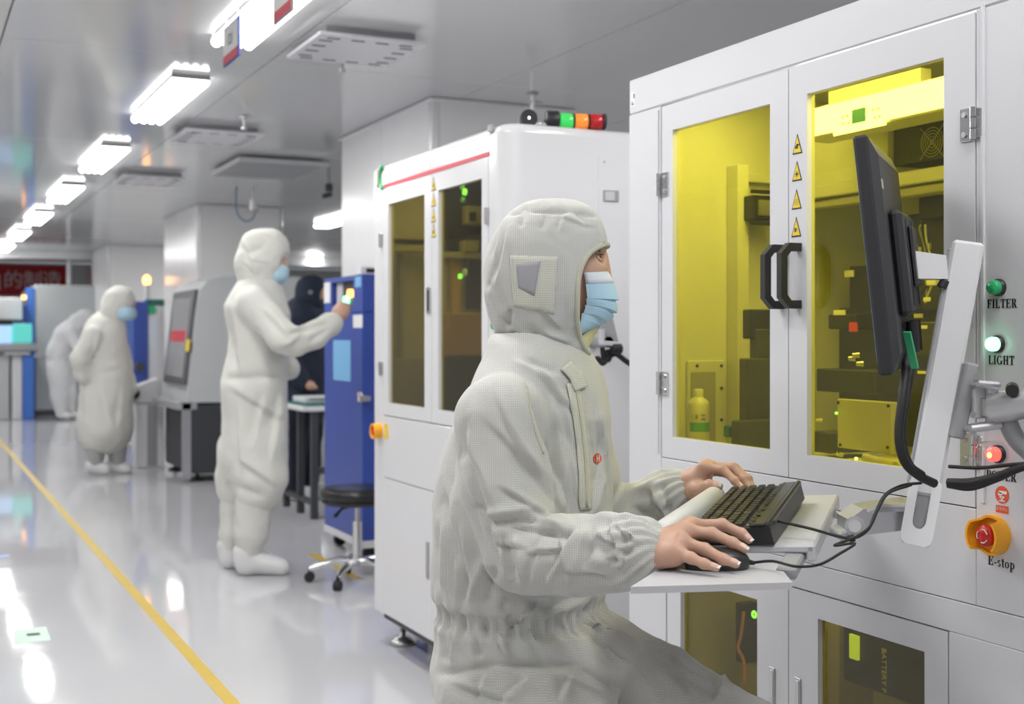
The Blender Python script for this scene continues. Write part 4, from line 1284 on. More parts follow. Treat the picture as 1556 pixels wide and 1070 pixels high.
d2L, d2M, d2R = onX(583, 400, X0).y, onX(656, 400, X0).y, onX(742, 400, X0).y
wz1 = onX(645, 295, X0).z; wz0 = onX(645, 620, X0).z
dz1 = wz1 + .075; dz0 = onX(583, 627, X0).z - .01
sheet('near_cover', .13, dz1 + .003, Y2a, d2R - .003, WG, m2)
sheet('header', dz1 + .003, Z2t - .03, Y2a, Y2b, WG, m2)
# rounded top cap
b = MB(); rows = []
def outline(off, z):
    r = RC - off * .6; o = []
    o.append((X0 + off, Y2b, z))
    for k in range(9):
        a = math.pi / 2 * k / 8
        o.append((X0 + off + r - r * math.cos(a), Y2a + off + r - r * math.sin(a), z))
    o.append((X2b, Y2a + off, z)); o.append((X2b, Y2b, z)); return o
for k in range(7):
    a = math.pi / 2 * k / 6
    rows.append(outline(.03 - .03 * math.cos(a), Z2t - .03 + .03 * math.sin(a)))
b.grid(rows[::-1]); o_ = rows[-1]; b.add(o_, [list(range(len(o_)))]); b.build('top_cover', WG, m2)
part('front_post', (X0, d2L + .003, .13), (X0 + .02, Y2b, dz1 + .003), WG, m2, .002)
part('far_side', (X0 + .02, Y2b - .02, .13), (X2b, Y2b, Z2t - .03), WG, m2)
part('back_panel', (X2b - .02, Y2a + .02, .13), (X2b, Y2b - .02, Z2t - .03), WG, m2)
part('base_frame', (X0 + .03, Y2a + .03, .10), (X2b - .03, Y2b - .03, .135), M['gap_grey'], m2)
part('deck', (X0 + .02, Y2a + .03, .86), (X2b - .02, Y2b - .02, .88), M['dark_panel'], m2)
wl = door('door', d2L, d2M, dz0, dz1, onX(590, 450, X0).y, onX(645, 450, X0).y, wz0, wz1, m2, X0, WG, M['olive_glass'])
wr = door('door', d2M, d2R, dz0, dz1, onX(666, 450, X0).y, onX(732, 450, X0).y, wz0, wz1, m2, X0, WG, M['olive_glass'])
# lower fronts
zm = onX(580, 725, X0).z
part('front_strip', (X0, d2R, zm + .003), (X0 + .02, d2L, dz0 - .003), WG, m2, .002)
for (a, c) in ((d2L, d2M), (d2M, d2R)):
    dd = part('lower_door', (X0, c + .0015, .135), (X0 + .02, a - .0015, zm), WG, m2, .002)
    yy = c + .035 if a == d2L else a - .035
    z_ = onX(648, 850, X0).z
    b = MB(); b.span((X0 - .004, yy - .012, z_ - .065), (X0 + .001, yy + .012, z_ + .065), .001); h = b.build('pull_plate', M['mid_grey'], dd)
# red stripe, badge, stickers
p0 = onX(584, 283, X0); p1 = onX(744, 233, X0)
part('red_stripe', (X0 - .002, p1.y, p0.z - .008), (X0 - .0002, p0.y, p0.z + .006), M['red_stripe'], m2)
bp2 = onX(582, 270, X0)
b = MB(); pts = [(X0 - .004, bp2.y + math.cos(t_) * .028, bp2.z + math.sin(t_) * .042) for t_ in np.linspace(math.pi * .6, -math.pi * .6, 18)]
b.tube(pts, .007, 8); b.build('green_badge_ring', M['green_lens'], m2)
b = MB(); pts = [(X0 - .003, bp2.y + .055 + math.cos(t_) * .012, bp2.z + math.sin(t_) * .03) for t_ in np.linspace(math.pi * .5, math.pi * 1.5, 10)]
b.tube(pts, .006, 8); b.build('red_badge_mark', M['red_stripe'], m2)
for k, v in enumerate((290, 314, 338, 361)):
    p = onX(659, v, X0); warn(p.y, p.z, .042, .05, (k + 1) % 4, wl, X0)
p = onX(650, 252, X0); part('sticker', (X0 - .0015, p.y - .02, p.z - .015), (X0, p.y + .02, p.z + .015), M['sticker_white'], m2)
p = onX(746, 196, X0); b = MB(); b.span((X0 - .008, p.y - .018, p.z - .012), (X0 + .002, p.y + .01, p.z + .012), .002); lk = b.build('latch', M['mid_grey'], m2)
# handle on the left door edge, hinges
hz0, hz1 = onX(652, 477, X0).z, onX(652, 436, X0).z
hy = onX(654, 450, X0).y
b = MB(); b.span((X0 - .006, hy - .004, hz0), (X0 + .001, hy + .028, hz1), .002); hd = b.build('handle_plate', M['chrome'], wl)
part('handle_recess', (X0 - .008, hy - .002, hz0 + .012), (X0 - .0055, hy + .012, hz1 - .012), M['ink'], hd)
for (u, v) in ((580, 365), (580, 560)):
    p = onX(u, v, X0); b = MB(); b.span((X0 - .007, p.y - .014, p.z - .026), (X0, p.y + .014, p.z + .026), .002); b.cyl((X0 - .008, p.y, p.z - .026), (X0 - .008, p.y, p.z + .026), .006, n=10); b.build('hinge', M['steel'], wl)
p = onX(741, 328, X0); b = MB(); b.span((X0 - .007, p.y - .012, p.z - .026), (X0, p.y + .012, p.z + .026), .002); b.cyl((X0 - .008, p.y, p.z - .026), (X0 - .008, p.y, p.z + .026), .006, n=10); b.build('hinge', M['steel'], wr)
# buttons on the front near the worker's hood
for (u, v) in ((753, 494), (753, 532)):
    p = onX(u, v, X0); b = MB(); b.cyl(p, (p.x - .012, p.y, p.z), .014, n=16); b.build('push_button', M['green_lens'], m2)
# orange emergency stop on the far post
p = onX(578, 655, X0)
b = MB(); b.lathe([(.030, 0), (.030, .034), (.024, .034), (.024, .004), (0, .004)], (X0, p.y, p.z), (-1, 0, 0), 24, smooth=False); es2 = b.build('stop_shroud', M['orange'], m2)
b = MB(); b.lathe([(.012, 0), (.012, .018), (.018, .020), (.018, .030), (0, .033)], (X0, p.y, p.z), (-1, 0, 0), 20); b.build('mushroom', M['red_plastic'], es2)
p = onX(587, 656, X0); part('sticker', (X0 - .001, p.y - .02, p.z - .03), (X0, p.y + .02, p.z + .03), M['sticker_yellow'], m2)
p = onX(660, 775, X0); warn(p.y, p.z, .03, .04, 1, m2, X0 - .001)
# near side: access panel with latch
a = onY(909, 236, Y2a); c = onY(1000, 236, Y2a)
part('access_panel', (a.x, Y2a - .0015, .55), (X2b - .03, Y2a + .001, a.z), WG, m2, .0008)
p = onY(928, 298, Y2a - .002); b = MB(); b.span((p.x - .028, p.y - .004, p.z - .018), (p.x + .028, p.y + .001, p.z + .018), .001); lk = b.build('panel_latch', M['steel'], m2)
part('latch_tongue', (p.x - .022, p.y - .005, p.z - .014), (p.x + .012, p.y - .0035, p.z + .014), M['grey_plastic'], lk)
p = onY(918, 246, Y2a - .002); b = MB(); b.cyl((p.x, p.y, p.z), (p.x, p.y - .003, p.z), .003, n=10); b.build('screw', M['mid_grey'], m2)
# levelling feet
for (xx, yy) in ((X0 + .09, Y2b - .08), (X0 + .09, Y2a + .1), (X2b - .1, Y2b - .1), (X2b - .1, Y2a + .1)):
    b = MB(); b.lathe([(0, 0), (.055, 0), (.055, .012), (.03, .03), (.012, .032), (.012, .105)], (xx, yy, 0), n=20); b.build('foot', M['steel'], m2)
# things inside the amber windows
part('inner_back', (2.35, Y2a + .03, .89), (2.37, Y2b - .03, 1.83), mat('inner_dark', (.50, .49, .42), .5), m2)
il2 = bpy.data.lights.new('chamber_light', 'AREA'); il2.shape = 'RECTANGLE'; il2.size = .1; il2.size_y = .9; il2.energy = 2.2; il2.color = (1, .97, .9)  # area light added to lighten the interior behind the amber panes
io2 = bpy.data.objects.new('chamber_light', il2); COL.objects.link(io2); io2.parent = m2; io2.location = WM[m2].inverted() @ Vector((1.85, 4.1, 1.83))
blk('inner_panel', 660, 262, 745, 395, 4.66, .02, M['dark_panel'], .002, m2)
blk('stage_head', 709, 312, 735, 342, 4.58, .05, M['khaki_panel'], .004, m2)
blk('head_lens', 716, 322, 724, 336, 4.56, .02, M['ink'], .002, m2)
blk('gantry', 655, 382, 745, 394, 4.55, .05, M['grey_machine'], .003, m2)
blk('gantry_motor', 705, 365, 728, 384, 4.54, .05, M['khaki_panel'], .003, m2)
blk('gantry_column', 688, 394, 700, 480, 4.60, .03, M['sticker_yellow'], .002, m2)
blk('gantry_column', 712, 394, 738, 470, 4.62, .03, M['dark_plastic'], .002, m2)
blk('carton', 680, 475, 740, 542, 4.50, .05, M['pink_box'], .006, m2)
blk('stage_base', 655, 542, 745, 640, 4.46, .05, M['dark_plastic'], .004, m2)
blk('gantry', 585, 362, 655, 372, 4.62, .03, M['dark_panel'], .003, m2)
blk('gantry_rail', 585, 374, 655, 384, 4.60, .03, M['grey_machine'], .003, m2)
blk('inner_post', 607, 385, 613, 640, 4.64, .02, M['khaki_panel'], .002, m2)
blk('stage_base', 585, 545, 655, 640, 4.60, .04, M['khaki_panel'], .004, m2)
for (u, v, mt, r) in ((704, 284, 'teal_lit', .012), (708, 292, 'green_lit', .012), (705, 304, 'teal_lit', .010), (708, 414, 'sky_lit', .014), (701, 420, 'green_lit', .010)):
    p = onX(u, v, 1.84); b = MB(); b.cyl(p, (p.x - .01, p.y, p.z), r, n=14); b.build('lit_disc', M[mt], m2)  # glowing discs in place of screen lights reflected in the pane

# signal tower lying on top
s0 = W(797, 171, 4.02); s0.z = 1.885
st = thing('signal_tower', 'folded signal tower with green, orange and red lenses lying on the white machine', 'signal light', tuple(s0))
ax = (W(921, 181, 4.06) - W(797, 171, 4.02)); ax.z = -0.000; ax.normalize()
base = Vector((s0.x, s0.y, 1.885 + .030))
r = .0255
def seg(a, c, rr, mt, name):
    b = MB(); b.lathe([(0, a), (rr * .9, a), (rr, a + .003), (rr, c - .003), (rr * .9, c), (0, c)], base + Vector((0, 0, rr - .030 if rr < .030 else 0)), ax, 24); return b.build(name, M[mt], st)
# pivot
sd = Vector((-ax.y, ax.x, 0))
b = MB(); b.cyl(base + ax * .012 - sd * .018, base + ax * .012 + sd * .018, .028, n=24); b.build('pivot', M['dark_plastic'], st)
b = MB(); b.cyl(base + ax * .012 - sd * .021, base + ax * .012 - sd * .018, .004, n=12); b.build('screw', M['chrome'], st)
b = MB(); b.box(base + Vector((0, 0, -.027)) + ax * .01, (.05, .05, .006)); b.build('bracket', M['dark_plastic'], st)
seg(.030, .072, .014, 'chrome', 'tube')
seg(.070, .112, .029, 'dark_plastic', 'housing')
seg(.113, .157, r, 'lens_green', 'lens'); seg(.157, .163, r + .001, 'dark_plastic', 'ring')
seg(.163, .206, r, 'lens_orange', 'lens'); seg(.206, .212, r + .001, 'dark_plastic', 'ring')
seg(.212, .254, r, 'lens_red', 'lens'); seg(.254, .266, r + .001, 'dark_plastic', 'end_cap')

# folded arm bracket with cables on the near side of the second machine
p = onY(925, 520, 3.40)
t = thing('arm_bracket', 'grey folding arm bracket with black cables on the white machine behind the mask', 'bracket', (p.x, 3.44, 1.1))
f_ = lambda u, v, Y=3.40: np.array(onY(u, v, Y))
b = MB(); b.prism([f_(912, 490), f_(930, 478), f_(941, 525), f_(918, 524)], (0, .03, 0)); b.build('plate', M['mid_grey'], t)
b = MB(); b.cyl(f_(914, 500, 3.39), f_(914, 520, 3.39), .010, n=12); b.bar(f_(912, 521, 3.385), f_(938, 523, 3.385), .02, .014, .002); b.build('lever', M['grey_plastic'], t)
b = MB(); b.bar(f_(909, 497, 3.41), f_(909, 552, 3.41), .018, .018, .002); b.build('rail', M['dark_plastic'], t)
b = MB(); b.cyl(f_(930, 530, 3.38), f_(943, 530, 3.38), .016, n=14); b.build('clamp', M['rubber'], t)
b = MB(); b.tube(roundpath([f_(896, 552), f_(908, 545), f_(916, 552), f_(926, 542), f_(936, 538), f_(950, 548), f_(962, 556)], 6), .009, 8); b.build('cable', M['rubber'], t)
b = MB(); b.tube(roundpath([f_(915, 528), f_(918, 545), f_(926, 546), f_(921, 536), f_(932, 533)], 6), .008, 8); b.build('cable', M['rubber'], t)
b = MB(); b.cyl((p.x, 3.40, p.z), (p.x, 3.503, p.z), .018, n=12); b.build('mount', M['mid_grey'], t)

# ================================================================ blue cabinet with a switch panel
XC, YC0, YC1, ZCb = 2.19, 6.38, 7.06, 1.545
bc = thing('blue_cabinet', 'tall blue control cabinet the standing worker is touching', 'cabinet', (2.37, 6.7, 0))
xb = 2.56
def bx(name, a, c, mtl, par, bev=0): return part(name, a, c, mtl, par, bev)
zseam = onX(515, 476, XC).z
# recess opening in the upper part
ra, rc_ = onX(504, 430, XC), onX(537, 462, XC)
b = MB(); y0, y1 = rc_.y, ra.y; z0, z1 = rc_.z, ra.z
zs = zseam
b.span((XC, YC0, zs + .003), (XC + .05, y0, ZCb)); b.span((XC, y1, zs + .003), (XC + .05, YC1, ZCb)); b.span((XC, y0, zs + .003), (XC + .05, y1, z0)); b.span((XC, y0, z1), (XC + .05, y1, ZCb))
b.span((XC + .05, YC0, zs + .003), (xb, YC1, ZCb)); up = b.build('upper_body', M['blue_paint'], bc)
bx('switch_plate', (XC + .03, y0, z0), (XC + .05, y1, z1), M['dark_panel'], up)
for (u, v, mt) in ((533, 446, 'orange_lit'), (527, 456, 'green_lit')):
    p = onX(u, v, XC + .02); b = MB(); b.cyl((XC + .03, p.y, p.z), (XC + .005, p.y, p.z), .022, n=16); b.build('push_button', M[mt], up)
p = onX(517, 446, XC + .028); bx('meter', (XC + .024, p.y - .05, p.z - .06), (XC + .03, p.y + .05, p.z + .06), M['grey_plastic'], up)
bx('lower_body', (XC, YC0, .09), (xb, YC1, zs), M['blue_paint'], bc, .004)
zs2 = onX(525, 745, XC).z
bx('joint', (XC - .001, YC0 - .001, zs2 - .004), (XC + .3, YC1, zs2), M['blue_navy'], bc)
bx('skirt', (XC - .002, YC0 - .002, .075), (xb, YC1, .115), M['light_plastic'], bc)
for yy in (YC0 + .07, YC1 - .1):
    for xx in (XC + .06, xb - .06):
        b = MB(); b.cyl((xx, yy - .015, .035), (xx, yy + .015, .035), .035, n=16); b.box((xx, yy, .07), (.05, .05, .012)); b.build('caster', M['rubber'], bc)
for (u0, v0, u1, v1, mt) in ((507, 517, 533, 580, 'paper_blue'), (540, 421, 549, 436, 'paper_blue'), (537, 479, 551, 498, 'sticker_white'), (544, 596, 551, 611, 'sticker_white'), (493, 430, 502, 460, 'sticker_white')):
    a = onX(u0, v0, XC); c = onX(u1, v1, XC); bx('paper_note', (XC - .002, c.y, c.z), (XC - .0003, a.y, a.z), M[mt], bc)
p = onX(547, 600, XC); bx('label_print', (XC - .003, p.y - .01, p.z - .02), (XC - .002, p.y + .012, p.z + .01), M['red_sticker'], bc)
p = onY(559, 605, YC0); b = MB(); b.cyl((p.x - .03, YC0, p.z), (p.x - .03, YC0 - .04, p.z), .018, n=14); b.box((p.x - .03, YC0 - .045, p.z), (.06, .014, .03), None, .003); b.build('lock_knob', M['steel'], bc)
# small white gauge box on top
p = onY(561, 412, YC0 + .05)
t = thing('gauge_box', 'small white gauge box on top of the blue cabinet', 'gauge', (p.x, YC0 + .08, ZCb))
b = MB(); b.span((p.x - .05, YC0 + .04, ZCb), (p.x + .05, YC0 + .12, ZCb + .045), .004); b.build('body', M['light_plastic'], t)
b = MB(); b.span((p.x - .02, YC0 + .038, ZCb + .012), (p.x + .03, YC0 + .041, ZCb + .034)); b.build('display', M['ink'], t)

# ================================================================ stools
def stool(x, y, h, label, rot=0.0):
    t = thing('stool', label, 'stool', (x, y, 0), rot, group='round black stools')
    b = MB(RF if False else I4); c = Vector((x, y, 0))
    b.lathe([(0, h - .075), (.12, h - .075), (.172, h - .066), (.182, h - .045), (.180, h - .018), (.165, h - .004), (.12, h), (0, h + .002)], c, n=36); b.build('seat', M['vinyl'], t)
    b = MB(); b.lathe([(.165, h - .082), (.178, h - .072), (.178, h - .062)], c, n=36); b.build('rim', M['dark_plastic'], t)
    b = MB(); b.cyl(c + Vector((0, 0, h - .08)), c + Vector((0, 0, .26)), .013, n=14); b.build('piston', M['steel'], t)
    b = MB(); b.cyl(c + Vector((0, 0, .30)), c + Vector((0, 0, .08)), .024, n=16); b.build('column', M['chrome'], t)
    a0 = math.radians(200)
    b = MB(); b.tube([c + Vector((0, 0, h - .09)), c + Vector((-.09, -.03, h - .10)), c + Vector((-.13, -.045, h - .135))], [.006, .006, .010], 8); b.build('lever', M['rubber'], t)
    for k in range(5):
        a = math.radians(72 * k + 12); dx, dy = math.cos(a), math.sin(a)
        b = MB(); b.tube(roundpath([c + Vector((0, 0, .10)), c + Vector((dx * .09, dy * .09, .105)), c + Vector((dx * .20, dy * .20, .075)), c + Vector((dx * .235, dy * .235, .062))], 4), [.022] * 5 + [.018] * 4 + [.013] * 4, 10) if False else b.tube([c + Vector((0, 0, .10)), c + Vector((dx * .09, dy * .09, .105)), c + Vector((dx * .18, dy * .18, .082)), c + Vector((dx * .235, dy * .235, .060))], [.022, .021, .017, .014], 10)
        lg = b.build('leg', M['chrome'], t)
        e = c + Vector((dx * .235, dy * .235, .025))
        b = MB(); b.cyl(e + Vector((-dy * .016, dx * .016, 0)), e + Vector((dy * .016, -dx * .016, 0)), .025, n=14); b.cyl(e, e + Vector((0, 0, .045)), .008, n=8); b.build('caster', M['rubber'], lg)
    return t
sp = onZ(543, 884, 0)
stool(sp.x, sp.y, .47, 'round black stool on chrome casters between the blue cabinet and white machine')

# ================================================================ bench table with green mat
tb = thing('work_table', 'white-edged work table with green mat behind the standing worker', 'table', (2.95, 8.2, 0))
tz = .745
b = MB(); b.span((2.33, 7.98, tz - .03), (3.5, 8.76, tz), .006); b.build('table_top', M['table_edge'], tb)
b = MB(); b.span((2.37, 8.03, tz), (3.4, 8.7, tz + .004)); b.build('green_mat', M['green_mat'], tb)
for (x, y) in ((2.42, 8.03), (2.42, 8.35), (2.42, 8.7), (3.4, 8.03), (3.4, 8.7)):
    b = MB(); b.span((x - .022, y - .022, 0), (x + .022, y + .022, tz - .03)); b.build('leg', M['dark_panel'], tb)
b = MB(); b.span((2.42, 8.0, .30), (3.4, 8.06, .34)); b.build('stretcher', M['dark_panel'], tb)
b = MB(); b.span((2.40, 8.03, .09), (2.44, 8.7, .12)); b.build('stretcher', M['dark_panel'], tb)
# stuff under / on the table
for (nm, lab, cat, a, c, mt) in (('equipment_box', 'dark equipment box on the floor under the work table', 'box', (2.75, 8.15, 0), (3.2, 8.6, .29), 'dark_panel'),
                                ('white_tray', 'white component tray on the green-matted table', 'tray', (2.45, 8.35, tz + .0045), (2.9, 8.65, tz + .045), 'light_plastic')):
    o = thing(nm, lab, cat, ((a[0] + c[0]) / 2, (a[1] + c[1]) / 2, a[2]))
    b = MB(); b.span(a, c, .006); b.build('body', M[mt], o)
    b = MB(); b.span((a[0] + .03, a[1] - .002, a[2] + (c[2] - a[2]) * .4), (c[0] - .03, a[1] + .001, c[2] - (c[2] - a[2]) * .15)); b.build('front_plate', M['mid_grey'], o)

# ================================================================ grey slant-front machine with a dark base
g = thing('slant_machine', 'grey machine with slanted screen front and black base behind the standing worker', 'machine', (2.6, 10.9, 0))
Yg0, Yg1 = 10.45, 11.6
fz = lambda u, v: onY(u, v, Yg0)
P = [fz(284, 612), fz(298, 480), fz(304, 440), fz(316, 426), fz(336, 420)]
x_back = 3.2
prof = [(p.x, p.z) for p in P] + [(x_back, 1.72), (x_back, .64)]
b = MB(); b.prism([(a, Yg0, c) for a, c in prof], (0, Yg1 - Yg0, 0)); b.build('upper_body', M['grey_machine'], g)
xl = fz(281, 700).x
b = MB(); b.span((xl + .05, Yg0 + .01, .07), (x_back, Yg1 - .01, .64)); b.build('lower_body', M['dark_panel'], g)
b = MB(); b.span((xl - .02, Yg0, .03), (xl + .05, Yg0 + .04, .66)); b.build('corner_post', M['alu'], g)
b = MB(); b.span((xl - .06, Yg0, .60), (xl + .10, Yg1, .66), .004); b.build('sill', M['mid_grey'], g)
# slanted front with frame, screen and yellow tag
p0 = np.array((prof[0][0], prof[0][1])); p1 = np.array((prof[2][0], prof[2][1]))
dn = (p1 - p0) / np.linalg.norm(p1 - p0); nn = np.array((-dn[1], dn[0]))
def slant(name, s0, s1, ya, yb, out0, out1, mt):
    b = MB(); a = p0 + dn * s0; c = p0 + dn * s1
    q = [a + nn * out0, c + nn * out0, c + nn * out1, a + nn * out1]
    b.prism([(k[0], ya, k[1]) for k in q], (0, yb - ya, 0)); b.build(name, M[mt], g)
L_ = np.linalg.norm(p1 - p0)
slant('front_frame', .14, L_ + .0, Yg0 + .06, Yg1 - .16, -.01, .03, 'frame_dark')
slant('screen', .20, L_ - .06, Yg0 + .16, Yg1 - .26, .03, .034, 'screen_grey')
slant('red_panel', .50, .60, Yg0 + .2, Yg1 - .30, .034, .036, 'red_stripe')
slant('yellow_tag', .42, .52, Yg0 + .0, Yg0 + .14, .031, .036, 'sticker_yellow')
for (x, y) in ((xl + .12, Yg0 + .1), (xl + .12, Yg1 - .1), (x_back - .1, Yg0 + .1), (x_back - .1, Yg1 - .1)):
    b = MB(); b.lathe([(0, 0), (.06, 0), (.06, .015), (.015, .03), (.015, .075)], (x, y, 0), n=14); b.build('foot', M['rubber'], g)
b = MB(); b.span((2.6, Yg0 + .2, 1.72), (2.75, Yg0 + .3, 1.76), .005); b.build('vent_cap', M['sticker_yellow'], g)

# grey pedestal with hinged top (in front of the blue edge cabinet)
tp = onZ(226, 710, 0)
t = thing('pedestal', 'grey steel pedestal with rounded head beside the slant-front machine', 'pedestal', (tp.x, tp.y, 0))
b = MB(); b.span((tp.x - .13, tp.y - .1, 0), (tp.x + .12, tp.y + .1, .60), .01); b.build('body', M['light_plastic'], t)
b = MB(); b.span((tp.x - .03, tp.y - .104, .02), (tp.x + .06, tp.y - .099, .58)); b.build('panel', M['mid_grey'], t)
hz = .60
b = MB(); b.prism([(tp.x - .16, tp.y - .12, hz), (tp.x + .15, tp.y - .12, hz), (tp.x + .15, tp.y - .12, hz + .18), (tp.x + .07, tp.y - .12, hz + .22), (tp.x - .10, tp.y - .12, hz + .16), (tp.x - .16, tp.y - .12, hz + .08)], (0, .24, 0)); b.build('head', M['grey_plastic'], t)
b = MB(); b.lathe([(0, 0), (.05, 0), (.05, .02)], (tp.x - .15, tp.y - .12, hz + .09), (0, -1, 0), 16); b.build('knob', M['chrome'], t)

# cabinet with blue edge and notice, behind the pedestal
kx = onZ(204, 676, 0)
Yk = kx.y
t = thing('blue_edged_cabinet', 'white cabinet with blue front edge and an amber beacon beside the bowed worker', 'cabinet', (2.7, Yk + .5, 0))
xk = onY(203, 560, Yk).x; ztop = onY(203, 458, Yk).z
b = MB(); b.span((xk, Yk, .08), (xk + .16, Yk + 1.0, ztop), .01); b.build('blue_front', M['blue_navy'], t)
xr_ = onY(252, 500, Yk).x
b = MB(); b.span((xk + .16, Yk + .05, .05), (xr_ + .25, Yk + 1.0, ztop - .05), .01); b.build('body', M['light_plastic'], t)
a = onY(216, 482, Yk + .045); c = onY(240, 530, Yk + .045)
b = MB(); b.span((a.x, Yk + .042, c.z), (c.x, Yk + .049, a.z)); b.build('notice', M['mask_white'], t)
p = onY(223, 432, Yk + .3); b = MB(); b.cyl((p.x, Yk + .3, ztop - .06), (p.x, Yk + .3, p.z), .03, n=12); b.build('beacon_pole', M['light_plastic'], t)
b = MB(); b.lathe([(.035, 0), (.045, .04), (.04, .08), (0, .11)], (p.x, Yk + .3, p.z), n=16); b.build('beacon', M['amber_lit'], t)
p = onY(231, 471, Yk + .04); b = MB(); b.cyl((p.x, Yk + .06, p.z), (p.x, Yk + .03, p.z), .05, n=16); b.build('green_button', M['green_lens'], t)
p = onY(235, 452, Yk + .2); b = MB(); b.box((p.x, Yk + .25, ztop - .02), (.2, .2, .1), None, .01); b.build('top_box', M['green_mat'], t)
b = MB(); p = onY(212, 558, Yk - .05); b.cyl((p.x, Yk, p.z), (p.x, Yk - .1, p.z), .05, n=14); b.build('knob', M['dark_panel'], t)

# far machine with blue posts
Ym = 20.0
fx = lambda u, v: onY(u, v, Ym)
t = thing('far_machine', 'large pale machine with blue corner post at the far left', 'machine', (2.3, 20.8, 0))
xp0, xp1 = fx(40, 500).x, fx(53, 500).x; zt_ = fx(80, 433).z
b = MB(); b.span((xp1, Ym, .08), (3.3, Ym + 1.6, zt_), .02); b.build('body', M['grey_machine'], t)
b = MB(); b.span((xp0, Ym - .01, .1), (xp1, Ym + .2, zt_ - .05), .01); b.build('blue_post', M['blue_bright'], t)
b = MB(); b.span((xp0 + .05, Ym + .2, .1), (xp1, Ym + 1.6, zt_ - .06), .01); b.build('front', M['light_plastic'], t)
b = MB(); b.span((xp0 + .1, Ym + .05, 0), (3.2, Ym + 1.5, .08)); b.build('plinth', M['gap_grey'], t)
a = fx(66, 430)
p = onY(105, 415, Ym + .8); b = MB(); b.cyl((p.x, Ym + .8, zt_), (p.x, Ym + .8, p.z + .25), .04, n=12); b.build('beacon_pole', M['white_lit'] if False else M['light_plastic'], t)
b = MB(); p = fx(34, 452); b.cyl((p.x + .02, Ym - .02, p.z - .03), (p.x + .02, Ym - .02, p.z + .03), .03, n=12); b.build('amber_lamp', M['amber_lit'], t)
b = MB(); p0_, p1_ = fx(22, 475), fx(46, 490); b.prism([(xp0, Ym - .2, p1_.z), (xp0 - .28, Ym - .2, p1_.z), (xp0 - .1, Ym - .2, p0_.z + .08), (xp0, Ym - .2, p0_.z + .12)], (0, .195, 0)); b.build('blue_hood', M['blue_navy'], t)
# console screens in front of it
Yq = 19.2
fq = lambda u, v: onY(u, v, Yq)
t = thing('console', 'machine console with teal and sky-blue screens at the far left edge', 'console', (1.35, Yq + .3, 0))
def qbox(nm, u0, v0, u1, v1, y0, y1, mt, par=t, bev=.01):
    a = onY(u0, v0, y0); c = onY(u1, v1, y0); b = MB(); b.span((a.x, y0, c.z), (c.x, y1, a.z), bev); return b.build(nm, M[mt], par)
qbox('teal_screen', 19, 492, 49, 522, Yq, Yq + .3, 'teal_lit')
qbox('sky_screen', -22, 494, 18, 522, Yq + .1, Yq + .35, 'sky_lit')
qbox('hood', -25, 485, 20, 494, Yq + .08, Yq + .4, 'ink')
qbox('shelf', -25, 523, 60, 533, Yq - .05, Yq + .4, 'mid_grey')
qbox('knob_row', 5, 534, 46, 540, Yq, Yq + .2, 'steel')
a = onY(-25, 540, Yq + .1)
b = MB(); c = onY(14, 540, Yq + .1); b.span((a.x, Yq + .1, 0), (c.x, Yq + .5, a.z), .01); b.build('pedestal', M['grey_machine'], t)
b = MB(); a = onY(18, 540, Yq + .1); c = onY(34, 540, Yq + .1); b.span((a.x, Yq + .1, 0), (c.x, Yq + .5, a.z), .01); b.build('pedestal', M['light_plastic'], t)
b = MB(); a = onY(35, 540, Yq + .05); c = onY(52, 540, Yq + .05); b.span((a.x, Yq + .05, 0), (c.x, Yq + .5, a.z), .01); b.build('blue_leg', M['blue_bright'], t)
qbox('back_panel', -25, 452, 34, 486, Yq + .4, Yq + .5, 'light_plastic')
p = fq(60, 541); b = MB(); b.box((p.x, Yq, p.z), (.15, .1, .06), None, .01); b.cyl((p.x, Yq, p.z), (p.x, Yq + .3, p.z), .02, n=8); b.build('arm_rest', M['mid_grey'], t)
# ================================================================ swing arm with keyboard tray and monitor  (rf frame)
def unit(v): v = np.array(v, float); return v / np.linalg.norm(v)
def plane_z(p, n, r, f): return p[2] - (n[0] * (r - p[0]) + n[1] * (f - p[1])) / n[2]
def onplane(u, v, p, n):
    """photo point -> rf point on the plane through p with normal n"""
    d = np.array([(u - CU) / FPX, 1.0, (HV - v) / FPX]); o = np.array([0, 0, EYE])
    t = np.dot(p - o, n) / np.dot(d, n); return o + d * t

# tray plane from three points (rises a little to the far side and to the rear)
TA = J(1237, 828, 1.96); TB = J(1274, 751, 2.44); 
lax = unit(TB - TA)                                  # along the tray, away from the viewer
wax = unit(np.array([0.946, -0.325, 0.06])); wax = unit(wax - lax * np.dot(wax, lax))   # towards the machine
nax = unit(np.cross(wax, lax))
if nax[2] < 0: nax = -nax
TP = TA
arm = thing('swing_arm', 'grey swing arm carrying the monitor, with the white cable channel and keyboard tray', 'monitor arm', tuple(RF @ Vector((.72, 2.06, .0))), -YAW)
# keyboard tray: plate with a lip on the machine side
def tp(l, w, n=0.0): return TP + lax * l + wax * w + nax * n
TL = np.linalg.norm(TB - TA)
b = MB(RF); b.box(tp(TL / 2, -.145, -.007), (TL, .29, .013), (lax, wax, nax), .003); b.build('tray', M['grey_plastic'], arm)
b = MB(RF); b.box(tp(TL / 2, -.006, -.014), (TL, .014, .026), (lax, wax, nax), .003); b.build('tray_lip', M['grey_plastic'], arm)
